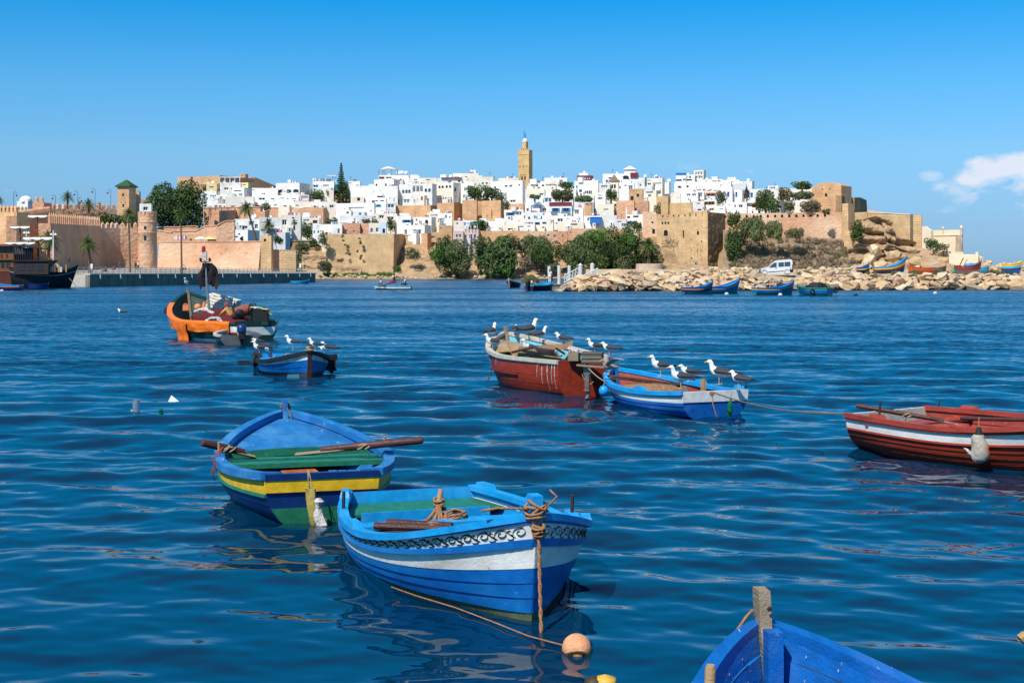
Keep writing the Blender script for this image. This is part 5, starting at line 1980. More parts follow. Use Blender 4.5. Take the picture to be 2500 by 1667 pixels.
def clutter(root, seed):
 """stair hut, lean-to, dishes and aerials of a house"""
 rnd = random.Random(seed)
 Wd, dep, h, ext, D = root['_g']
 if Wd > 5:
  for k in range(2 if Wd > 11 else 1):             # lower annexe built against the front, with its own doorway
   w_ = rnd.uniform(.16,.30) * Wd
   x_ = -rnd.uniform(w_ / 2, Wd - w_ / 2)
   hh = ext + (h - ext) * rnd.uniform(.22,.5)
   dp = rnd.uniform(1.2,2.4)
   mm_ = rnd.choice([W_, W_, W2, W3])
   an = part(root, 'annexe', (x_, -dp / 2, hh / 2),(w_, dp, hh), mm_)
   op = part(root, 'annexe_door', (x_ + w_ * .1,-dp - .02, hh - (h - ext) * .14),(min(1.1, w_ * .3),.08,(h - ext) * .16), rnd.choice([GLS, GLS, SHB, FRB]))
   op.parent = an
 if rnd.random() < .45 and Wd > 5:
  w_ = rnd.uniform(1.8,3.2)
  x_ = -rnd.uniform(w_ / 2 + .4, Wd - w_ / 2 - .4)
  hh = rnd.uniform(1.2,2.2)
  part(root, 'stair_hut', (x_, dep * .6, h - .5 + hh / 2),(w_, 2.4, hh), W_ if rnd.random() < .6 else W2)
 if rnd.random() < .6:
  dish(root, -rnd.uniform(.4, max(.6, Wd - .5)), rnd.uniform(.5,2), h - .5, rnd.uniform(.9,1.5), rnd.uniform(-.6,.8))
 if rnd.random() < .4:
  inst('roof_aerial', um('aerial', iron), root, (-rnd.uniform(.4, max(.6, Wd - .5)), rnd.uniform(.5,2), h - .5))
 if rnd.random() < .35:
  part(root, 'water_tank', (-rnd.uniform(.8, max(.9, Wd - .8)),1.4, h + .1),(1.1,1.1,1.2), rnd.choice([W2, SHC, W3, FRW]))
 if rnd.random() < .4:
  for k in range(rnd.randint(3,6)):
   part(root, 'laundry', (-Wd * .3 - k * .55 + 1,.5, h + .35),(.42,.03, rnd.uniform(.5,.8)), rnd.choice(LAUN))
LAUN = [mat('cloth_' + n_, c_, .9,.1,3) for n_, c_ in (('red', (.45,.03,.03)),('white', (.75,.75,.75)),('blue', (.03,.1,.4)),('pink', (.6,.2,.3)),('dark', (.03,.03,.05)))]
def rampart(zn, pts, yb, th, m, label, name='rampart_wall', mer=0, D0=None, D1=None, batter=.0, mw=.62, base=None, cat='wall', cap=None, ext=1.0):
 """wall along a run of pixel points [(x, ytop, D),...]; merlons along its top when mer > 0 (their spacing in m)"""
 Z_ = ZX(zn) if zn else (lambda x, y: (x, y))
 tops = []
 for x, yt, D in pts:
  q = Z_(x, yt)
  tops.append(P(q[0], q[1], D))
 ybs = yb if isinstance(yb, (list, tuple)) else [yb] * len(pts)
 bots = []
 for (x, yt, D), b_ in zip(pts, ybs):
  q = Z_(x, b_)
  bots.append(P(q[0], q[1], D) - Vector((0,0, ext)))
 org = bots[0].copy()
 root = empty(name, org)
 tag(root, label, cat)
 B_ = MB()
 n = len(pts)
 nrm = []
 for i in range(n):
  d = tops[min(i + 1, n - 1)] - tops[max(i - 1,0)]
  nn = Vector((-d.y, d.x, 0)).normalized()
  nrm.append(nn)
 fb = [b_ - nn * batter - org for b_, nn in zip(bots, nrm)]
 ft = [t_ - org for t_ in tops]
 bt_ = [t_ + nn * th - org for t_, nn in zip(tops, nrm)]
 bb = [b_ + nn * th - org for b_, nn in zip(bots, nrm)]
 B_.grid([fb, ft, bt_, bb])
 B_.add([fb[0], ft[0], bt_[0], bb[0]], [(0,1,2,3)])
 B_.add([fb[-1], ft[-1], bt_[-1], bb[-1]], [(0,1,2,3)])
 B_.build('wall_body', m, root)
 if cap:
  for i in range(n - 1):
   d = ft[i + 1] - ft[i]
   rz = math.atan2(d.y, d.x)
   c_ = (ft[i] + ft[i + 1]) / 2 + nrm[i] * th / 2
   B_ = MB()
   sl_ = math.atan2(d.z, d.xy.length)
   B_.box((0,0,0),(d.length, th + .3,.25), M=Matrix.Rotation(rz, 3, 'Z') @ Matrix.Rotation(-sl_, 3, 'Y'))
   B_.build('coping', cap, root, loc=c_ + Vector((0,0,.1)))
 if mer:
  B_ = MB()
  hw = mer * mw / 2
  B_.add([(-hw, -.25,-.1),(hw, -.25,-.1),(hw, .25,-.1),(-hw, .25,-.1),(-hw, -.25, mer * .75),(hw, -.25, mer * .75),(hw, .25, mer * .75),(-hw, .25, mer * .75),(0,0, mer * 1.25)],
               [(3,2,1,0),(0,1,5,4),(1,2,6,5),(2,3,7,6),(3,0,4,7),(4,5,8),(5,6,8),(6,7,8),(7,4,8)])
  me0 = None
  for i in range(n - 1):
   d = ft[i + 1] - ft[i]
   cnt = max(1, int(d.length / mer))
   for k in range(cnt):
    p_ = ft[i].lerp(ft[i + 1], (k + .5) / cnt) + nrm[i] * .3
    if me0 is None:
     o = B_.build('merlon', m, root, loc=p_)
     me0 = o.data
    else:
     o = inst('merlon', me0, root, p_)
    o.rotation_euler = (0,0, math.atan2(d.y, d.x))
 return root

# --- land
earth = mat('dry_earth', (0.36,0.24,0.14),.95,.25,.3,.5,1.2,.05, col3=(0.20,0.15,0.085), thr3=.5, sc3=.15, world=True)
def hill():
 B_ = MB()
 rows = []
 prof = [(456,690),(459,620),(466,585),(480,566),(500,545),(520,520),(540,492),(560,478),(600,470),(680,470),(760,690)]
 xs = [480 + 30 * i for i in range(57)]
 for D, y in prof:
  r_ = []
  for x in xs:
   k = sst(500,800, x) * (1 - .55 * sst(1960,2140, x))
   yy = lerp(690, y, k)
   r_.append(P(x, yy + 6 * mnoise.noise((x * .02, D * .05,0)), D))
  rows.append(r_)
 B_.grid(rows)
 o = B_.build('hill', earth, smooth='all')
 struct(o)
hill()

# --- ramparts along the front, left to right
rampart(1, [(640,655,268),(1290,690,322)], 1215,2.5, TER, 'long shaded pink rampart with pointed merlons left of the round tower', mer=1.9, mw=.5, batter=1.0)
rampart(1, [(1291,715,322),(1530,715,327),(1775,715,330)], 1215,2.5, TER, 'sunlit pink rampart with pointed merlons left of the round tower', mer=1.25, batter=.6)
rt = empty('round_tower', P(360,660,329))
tag(rt, 'round pink rampart tower with battlements beside the large dark tree', 'tower')
zz = lambda y: (660 - (420 + y / 5.226)) / F * 329
rr_ = 22 / F * 329
B_ = MB()
B_.lathe([(rr_ * 1.06,-1),(rr_ * 1.03, zz(1000)),(rr_, zz(785)),(rr_ * 1.03, zz(780)),(rr_ * 1.03, zz(772)),(rr_, zz(768)),(rr_, zz(650)),(rr_ * 1.04, zz(645)),(rr_ * 1.04, zz(635)),(rr_, zz(632)),(rr_, zz(552)),(rr_ - .5, zz(552)),(rr_ - .5, zz(575)),(0, zz(575))], 28)
B_.build('tower_body', TER, rt, smooth=True)
for k in range(14):
 a = 2 * math.pi * k / 14
 part(rt, 'merlon', (rr_ * .9 * math.cos(a), rr_ * .9 * math.sin(a), zz(540)),(.5,.8,1.2), TER, a)
for y_, h_ in ((715,.8),(845,1.2)):
 part(rt, 'arrow_slit', (rr_ * .02,-rr_ + .06, zz(y_)),(.55,.25, h_), GLS)
house(1,425,560,390,640, 'crenellated pink tower block behind the ship masts', sd=98, m=TER, D=300, ext=8, name='rampart_tower', cat='tower', par=.8)
rampart(1, [(-80,512,262),(215,512,258)], 1250,3, OCH, 'ochre crenellated rampart at the far left behind the ships', mer=1.15, batter=.4)
rampart(1, [(215,560,258),(300,560,272),(650,505,300)], 1250,2, TER, 'shaded crenellated rampart between the ochre wall and the long pink rampart', mer=1.0)
rampart(1, [(-60,478,300),(360,490,305)], 700,2, OCH, 'upper crenellated wall in front of the white domed shrine', mer=.8)
rampart(1, [(425,385,299.9),(558,385,299.6)], 420,.6, TER, 'row of pointed battlements on the pink tower block', mer=1.1, name='battlement')
rampart(1, [(660,470,335),(1490,478,345)], 600,2, TER, 'upper rampart with pointed merlons above the hedge', mer=1.35)
sh = house(1,225,355,372,470, 'small white domed shrine behind the left ramparts', sd=70, D=330, ext=3, name='domed_shrine', cat='shrine')
Wd, dep, h, ext, D_ = sh['_g']
B_ = MB()
rd = Wd * .52
B_.lathe([(rd, -.6),(rd, .2)] + [(rd * math.cos(a),.2 + rd * .8 * math.sin(a)) for a in [R(10 * k) for k in range(1,9)]] + [(0,.2 + rd * .8)], 24, c=(-Wd * .42, dep * .45, h))
B_.build('dome', W_, sh, smooth='all')
gt = house(1,1503,1645,190,575, 'square tan tower with green pyramid roof', [(1573,292,22,36, 'h'),(1548,388,9,20, 'h'),(1600,388,9,20, 'h'),(1575,428,22,38, 'h')], sd=85, m=OCH, D=350, ext=4, name='green_roofed_tower', cat='tower', par=.1)
Wd, dep, h, ext, D_ = gt['_g']
B_ = MB()
e_ = .45
B_.add([(-Wd - e_, -e_, h),(e_, -e_, h),(e_, dep + e_, h),(-Wd - e_, dep + e_, h),(-Wd - e_, -e_, h + .3),(e_, -e_, h + .3),(e_, dep + e_, h + .3),(-Wd - e_, dep + e_, h + .3),(-Wd / 2, dep / 2, h + 2.1)],
       [(3,2,1,0),(0,1,5,4),(1,2,6,5),(2,3,7,6),(3,0,4,7),(4,5,8),(5,6,8),(6,7,8),(7,4,8)])
B_.build('roof', GRT, gt)
house(1,1735,1778,238,560, 'narrow pink wing behind the green-roofed tower', m=TER, D=356, name='tower_wing', cat='building')
house(1,1785,1930,345,420, 'low pink terrace wall right of the green-roofed tower', m=TER, D=380, name='terrace_wall', cat='wall')
house(1,1785,1930,405,530, 'white roofed building half hidden by the large dark tree', [(1860,470,60,50, 'd')], m=W_, D=345, name='white_pavilion', cat='building')
house(1,665,815,412,470, 'low white building with dark glass behind the upper rampart', [(740,432,130,26, 'd')], m=W_, D=360)
rampart(2, [(150,1000,322),(800,998,318),(1446,995,312)], 1352,2.5, TER, 'broad blank pink wall between the round tower and the stone tower', batter=1.1, cap=TER)
house(2,1447,1580,915,1395, 'tan stone tower with a small opening at its top', [(1500,972,32,36, 'H')], sd=26, m=STN, D=308, ext=1, name='stone_tower', cat='tower')
rampart(2, [(1602,1105,312),(1700,1108,310)], 1395,2.5, TER, 'short pink wall between stone tower and stone block', cap=TER)
house(2,1703,1895,1112,1395, 'rough stone block at the end of the quay wall', m=STN, D=306, ext=1, name='stone_block', cat='building')
rampart(2, [(120,850,340),(310,885,338),(325,865,337),(620,860,334),(740,800,332),(875,790,330),(985,735,330),(1110,728,330)], 1000,1.0, TER, 'stepped brown wall climbing behind the blank pink wall', cap=TER)
rampart(2, [(1835,985,350),(2065,985,352)], 1110,1.0, OCH, 'low brick terrace wall below the tree left of the great bastion', cap=TER)
rampart(2, [(120,835,350),(185,812,349),(420,810,346),(525,800,345),(620,798,345),(640,810,345)], 900,1.0, TER, 'low shaded wall at the foot of the large dark tree', cap=TER)
rampart(2, [(660,570,405),(930,562,400),(1440,555,395)], 700,1.5, TER, 'terracotta terrace wall with timber struts behind the leaning palm', cap=TER)
rampart(2, [(730,668,398),(910,665,392)], 790,2, TER, 'lower sunlit terracotta wall left of the leaning palm')
rampart(2, [(915,600,380),(935,598,381),(1210,585,405)], 760,1.5, TER, 'shaded terracotta wall running back behind the leaning palm')
rampart(2, [(1290,640,398),(1430,610,394),(1500,605,392)], 700,1.5, TER, 'curved terracotta wall right of the leaning palm')
rampart(2, [(1500,565,505),(2100,560,500),(2240,560,500)], 700,2, TER, 'long terracotta terrace wall below the arched white house', cap=TER)
house(3,0,362,664,765, 'square ochre end of the long terracotta terrace wall', sd=48, m=TER, D=494, name='terrace_bastion', cat='wall')
rampart(3, [(400,1000,452),(640,1002,452),(1000,998,451),(1265,1000,450)], 1505,3, STN, 'great tan stone bastion wall with weeds below the white houses', batter=1.6)
rampart(3, [(1266,1000,450.2),(1395,1005,466)], 1500,2, STN, 'shaded flank of the great tan bastion')
rampart(3, [(1390,1018,466),(1640,1015,464)], 1210,2, OCH, 'ochre wall between the great bastion and the pillar', cap=OCH)
house(3,1612,1690,990,1400, 'tall ochre buttress pillar with small balcony on top', sd=52, m=OCH, D=458, ext=1, name='buttress_pillar', cat='pillar')
for k_, (za, x0_, x1_, yt_, yb_, lb_, ws_) in enumerate((
  (4,360,1000,1378,1600, 'ochre wall above the left shrubs of the bay', ()),
  (4,1002,1495,1382,1640, 'orange wall with two small windows above the bay shrubs', ((1328,1448,32,44, 'd'),(1250,1438,30,36, 'd'),(1432,1438,16,20, 'h'))),
  (4,1497,1912,1348,1560, 'orange wall with slits above the right shrubs of the bay', ((1533,1398,14,20, 'h'),(1775,1385,20,28, 'h'),(1863,1392,18,44, 'h'))),
  (4,1915,2280,1352,1560, 'low ochre house front above the shrubs beside the square tower', ((1995,1385,30,24, 'h'),(2075,1378,30,34, 'h'))))):
 house(za, x0_, x1_, yt_, yb_, lb_, ws_, m=(OCH, TER, TER, OCH)[k_], D=461 - k_, ext=3, a=R(2), name='rampart_wall', cat='wall')
house(3,1280,1730,632,780, 'ochre bastion under the white house with the large window', sd=82, m=OCH, D=492, name='bastion', cat='wall')
house(3,1815,2030,602,815, 'ochre bastion under the white house with four arched windows', sd=110, m=OCH, D=489, name='bastion', cat='wall')
house(4,150,335,985,1232, 'ochre bastion left of the dark shadowed recess', sd=0, m=OCH, D=486, name='bastion', cat='wall')
house(4,402,640,990,1232, 'ochre bastion with a drain scar below the flat-topped trees', [(527,1165,9,110, 'h')], sd=42, m=OCH, D=484, name='bastion', cat='wall')
house(4,335,440,1000,1235, 'recessed ochre curtain wall between two bastions', m=OCH, D=496, name='curtain_wall', cat='wall')
house(4,690,932,1030,1110, 'low ochre wall between bastion and restaurant terrace', sd=16, m=OCH, D=488, name='terrace_wall', cat='wall')
house(4,1708,1800,1022,1190, 'narrow ochre wall right of the restaurant', m=OCH, D=488, name='terrace_wall', cat='wall')
house(4,1872,2085,1035,1185, 'crumbling ochre and white ruin right of the restaurant', [(1985,1110,60,30, 'w')], m=W3, D=486, name='ruin', cat='ruin')
house(5,130,357,522,700, 'terracotta bastion left of the cave-like ruin', sd=0, m=TER, D=487, name='bastion', cat='wall')
house(5,392,540,522,830, 'terracotta bastion below the cave-like ruin', sd=0, m=TER, D=482, name='bastion', cat='wall')
house(5,357,395,530,700, 'shadowed gap wall between two terracotta bastions', m=TER, D=495, name='curtain_wall', cat='wall')
house(5,470,645,660,1000, 'terracotta wall touching the square stone tower', [(590,800,24,22, 'h'),(605,915,36,60, 'h')], m=TER, D=470, name='curtain_wall', cat='wall')
house(5,640,790,465,690, 'broken stone turret above the square tower', sd=26, m=STN, D=478, name='ruined_turret', cat='ruin')
house(5,805,1092,545,730, 'ruined coursed stone wall above the square tower', sd=10, m=STN, D=474, name='ruined_wall', cat='ruin')
house(5,1100,1305,655,760, 'low pink wall behind the corner of the square tower', m=TER, D=472, name='terrace_wall', cat='wall')
house(5,290,466,372,520, 'cave-like ruined house with crumbling ochre front', [(330,490,40,50, 'h'),(405,455,30,40, 'h')], m=STN, D=500, name='ruin', cat='ruin')
tw = house(5,648,1295,720,1420, 'great square stone tower with arched windows and shaded side', [(722,795,22,32, 'a'),(760,795,22,32, 'a'),(798,795,22,32, 'a'),(765,925,54,78, 'a'),(1173,932,28,48, 'H'),(991,945,16,96, 'h'),(1092,1022,10,18, 'h'),(1216,1042,10,26, 'h'),(1167,1085,7,18, 'h'),(1095,1148,9,20, 'h'),(1166,1160,7,46, 'h'),(1211,1156,8,34, 'h'),(1206,1218,9,18, 'h'),(1095,1255,16,20, 'h'),(1212,1268,8,14, 'h'),(1148,1345,46,86, 'd')], sd=225, m=STN, D=452, ext=1, name='square_stone_tower', cat='tower', ms=STN, par=.9)
Wd, dep, h, ext, D_ = tw['_g']
rnd = random.Random(2)
for k in range(9):                                  # broken stumps of the old battlements
 hh_ = rnd.uniform(.4,2.0) if k > 4 else rnd.uniform(.3,1.0)
 part(tw, 'battlement_stump', (-Wd + Wd * (k + .5) / 9,.6, h + hh_ / 2),(Wd / 9 * rnd.uniform(.5,.95),1.0, hh_), STN)
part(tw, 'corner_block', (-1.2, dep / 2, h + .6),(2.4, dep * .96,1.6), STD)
B_ = MB()                                           # rough eroded skin, the side's shade put into its darker stone
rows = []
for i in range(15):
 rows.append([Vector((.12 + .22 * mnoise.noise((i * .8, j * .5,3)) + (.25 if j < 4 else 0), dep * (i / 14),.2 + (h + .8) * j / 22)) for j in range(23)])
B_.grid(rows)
B_.build('shade_toned_skin', STD, tw)
lw = [(70,550),(250,550),(345,550),(437,550),(527,550),(617,550),(710,550),(798,552),(888,552),(977,552),(1067,550),(1155,550),(1243,550),(1335,550)]
house(6,0,1545,512,850, 'long pink rampart with a row of arched loopholes', [(x, y, 30,40, 'H') for x, y in lw], sd=14, m=TER, D=462, ext=4, a=R(3), dep=6, name='loophole_rampart', cat='wall', rev=.8)
vb = house(6,1168,1535,172,525, 'tan vaulted building with rounded gable at the right end of town', [(1303,212,15,17, 'h'),(1395,212,15,17, 'h'),(1348,285,30,44, 'H')], sd=130, m=OCH, D=476, ext=5, name='vaulted_building', cat='building', par=.05)
Wd, dep, h, ext, D_ = vb['_g']
B_ = MB()
arc = [(-Wd * (.93 - .86 * k / 16), h - .05 + 1.5 * math.sin(math.pi * k / 16) ** .75) for k in range(17)]
rows = [[Vector((x, y, z)) for x, z in arc] for y in (0, dep)]
B_.grid(rows)
for y in (0, dep):
 B_.add([(x, y, z) for x, z in arc], [tuple(range(17))])
B_.build('barrel_roof', OCH, vb)
dy_ = house(6,1550,1625,400,900, 'tall stone buttress beside the vaulted building', sd=75, m=STN, D=458, ext=4, name='buttress', cat='wall')
house(6,1575,1675,740,900, 'stepped foot of the stone buttress beside the vaulted building', sd=60, m=STN, D=454, ext=4, name='stepped_buttress', cat='wall')
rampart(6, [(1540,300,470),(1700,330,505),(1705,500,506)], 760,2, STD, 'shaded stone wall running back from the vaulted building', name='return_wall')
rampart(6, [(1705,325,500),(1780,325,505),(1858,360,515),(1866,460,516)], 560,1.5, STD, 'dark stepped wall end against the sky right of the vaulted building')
house(6,1712,1865,512,690, 'sunlit square end of the stone sea wall above the cliff', sd=6, m=STN, D=470, ext=2, name='sea_wall', cat='wall')
rampart(7, [(195,520,474),(470,530,468),(742,545,462)], 900,2, STN, 'long stone sea wall on top of the cliff', cap=W3)
house(7,785,888,545,960, 'tall stone buttress at the right end of the sea wall', sd=6, m=STN, D=457, ext=3, name='sea_wall_buttress', cat='wall')
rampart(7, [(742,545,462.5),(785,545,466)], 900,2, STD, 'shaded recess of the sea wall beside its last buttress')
rampart(6, [(1860,480,520),(2180,530,515),(2300,560,512)], 580,1.5, TER, 'low pink wall sloping down behind the sea wall')
ft_ = house(7,1000,1400,735,1045, 'cream coloured sea fort with two small turrets at the right', sd=15, m=CRM, D=440, ext=3, name='sea_fort', cat='fort', par=.6)
Wd, dep, h, ext, D_ = ft_['_g']
sc7 = D_ / F / 5.226
part(ft_, 'cornice', (-Wd / 2,-.08, ext + (1045 - 802) * sc7),(Wd + .3,.3,.35), CRM)
for x_, y0_, y1_, w_ in ((1147,770,690,26),(1396,800,675,34)):
 r_ = w_ * sc7 * .5
 z0_, z1_ = ext + (1045 - y0_) * sc7, ext + (1045 - y1_) * sc7
 B_ = MB()
 B_.lathe([(r_ * .5, z0_ - .4),(r_, z0_ + .4),(r_, lerp(z0_, z1_, .68)),(r_ * 1.2, lerp(z0_, z1_, .72)),(r_ * .75, lerp(z0_, z1_, .88)),(0, z1_)], 12, c=(-(1400 - x_) * sc7,0,0))
 B_.build('turret', CRM, ft_, smooth=True)
B_ = MB()
r_ = 45 * sc7
B_.lathe([(r_ * 1.15,0),(r_ * .9, ext + (1045 - 802) * sc7),(0, ext + (1045 - 802) * sc7)], 18, c=(-42 * sc7, r_ * .4,0))
B_.build('corner_bastion', mat('brown_fort_stone', (0.46,0.34,0.24),.9,.25,.6,.4,3,.1, world=True), ft_, smooth=True)
rampart(7, [(893,695,444),(940,695,443),(975,730,442),(1010,745,441)], 1000,1, CRM, 'curved cream wing wall joining sea wall and sea fort')
rampart(7, [(985,965,436),(1100,1005,434),(1330,1018,430),(1420,1018,428)], 1120,1, CRM, 'low cream apron wall at the foot of the sea fort')
rampart(7, [(1240,1045,424),(1560,1050,420),(1640,1090,418)], 1200,1.5, CRM, 'cream retaining wall below the sea fort')
house(7,1578,1612,1020,1080, 'small round capped bollard tower beyond the sea fort', m=CRM, D=416, name='gate_post', cat='post', dep=2)
# --- kasbah on the hilltop
kf = house(2,440,920,150,345, 'broad tan fort wall crowning the hill on the left', sd=455, m=OCH, D=545, ext=6, a=R(42), name='hilltop_fort', cat='fort')
Wd, dep, h, ext, D_ = kf['_g']
part(kf, 'string_course', (-Wd / 2,-.12, h - 3.4),(Wd, .24,.4), OCH)
part(kf, 'corner_turret', (-Wd + 3,-.4, h / 2),(7.5,1.6, h), OCH)
house(2,1170,1250,130,165, 'small hut on top of the hilltop fort', [(1207,146,24,20, 'd')], sd=35, m=OCH, D=572, name='roof_hut', cat='hut')
rampart(2, [(1320,170,575),(1372,172,576),(1640,285,610)], 320,2, STN, 'shaded fort wall sloping down to the right on the hilltop', name='fort_wall')
mn = house(4,862,1000,345,800, 'tall square tan minaret with domed lantern', [(885,556,8,26, 'H'),(931,556,8,26, 'H'),(975,556,8,26, 'H'),(912,706,20,44, 'H'),(950,706,20,44, 'H')], sd=45, m=MIN, D=556, ext=4, name='minaret', cat='minaret', par=.6, rev=.5)
Wd, dep, h, ext, D_ = mn['_g']
sc4 = D_ / F / 5.226
for x_ in (912,950):                                # blind arches
 B_ = MB()
 c_ = -Wd * (1000 - x_) / 138
 pts_ = [Vector((c_ + Wd * .13 * math.cos(a),-.06, ext + (800 - 680) * sc4 + Wd * .2 * math.sin(a))) for a in [R(180 - 15 * k) for k in range(13)]]
 B_.tube(pts_, .22,5)
 B_.build('blind_arch', MIN, mn)
part(mn, 'string_course', (-Wd / 2,-.05, ext + (800 - 400) * sc4),(Wd + .05,.2,.25), MIN)
for k in range(6):
 part(mn, 'merlon', (-Wd * (k + .5) / 6,.3, h + .3),(Wd / 12,.5,.8), MIN)
lw_ = 52 * sc4 / .9
lz = ext + (800 - 232) * sc4
part(mn, 'lantern', (-Wd * .52, dep * .5,(h - .6 + lz) / 2),(lw_, lw_, lz - h + .6), MIN)
B_ = MB()
B_.lathe([(lw_ * .56,-.2),(lw_ * .56,.2)] + [(lw_ * .5 * math.cos(a),.2 + lw_ * .62 * math.sin(a)) for a in [R(12 * k) for k in range(1,7)]] + [(0,.2 + lw_ * .64)], 18, c=(-Wd * .52, dep * .5, lz))
B_.build('dome', W3, mn, smooth=True)
B_ = MB()
B_.tube([(-Wd * .62, dep * .5, lz - 1),(-Wd * .62, dep * .5, ext + (800 - 88) * sc4)], .12,6)
B_.build('flag_pole', SHB, mn)
for k, y_ in enumerate((180,157,133)):
 B_ = MB()
 B_.lathe([(0,-.28),(.26,-.1),(.26,.1),(0,.28)], 10, c=(-Wd * .50, dep * .5, ext + (800 - y_) * sc4))
 B_.build('finial_ball', iron, mn, smooth=True)
B_ = MB()
B_.tube([(-Wd * .50, dep * .5, lz + lw_ * .6),(-Wd * .50, dep * .5, ext + (800 - 130) * sc4)], .05,5)
B_.build('finial_rod', iron, mn)
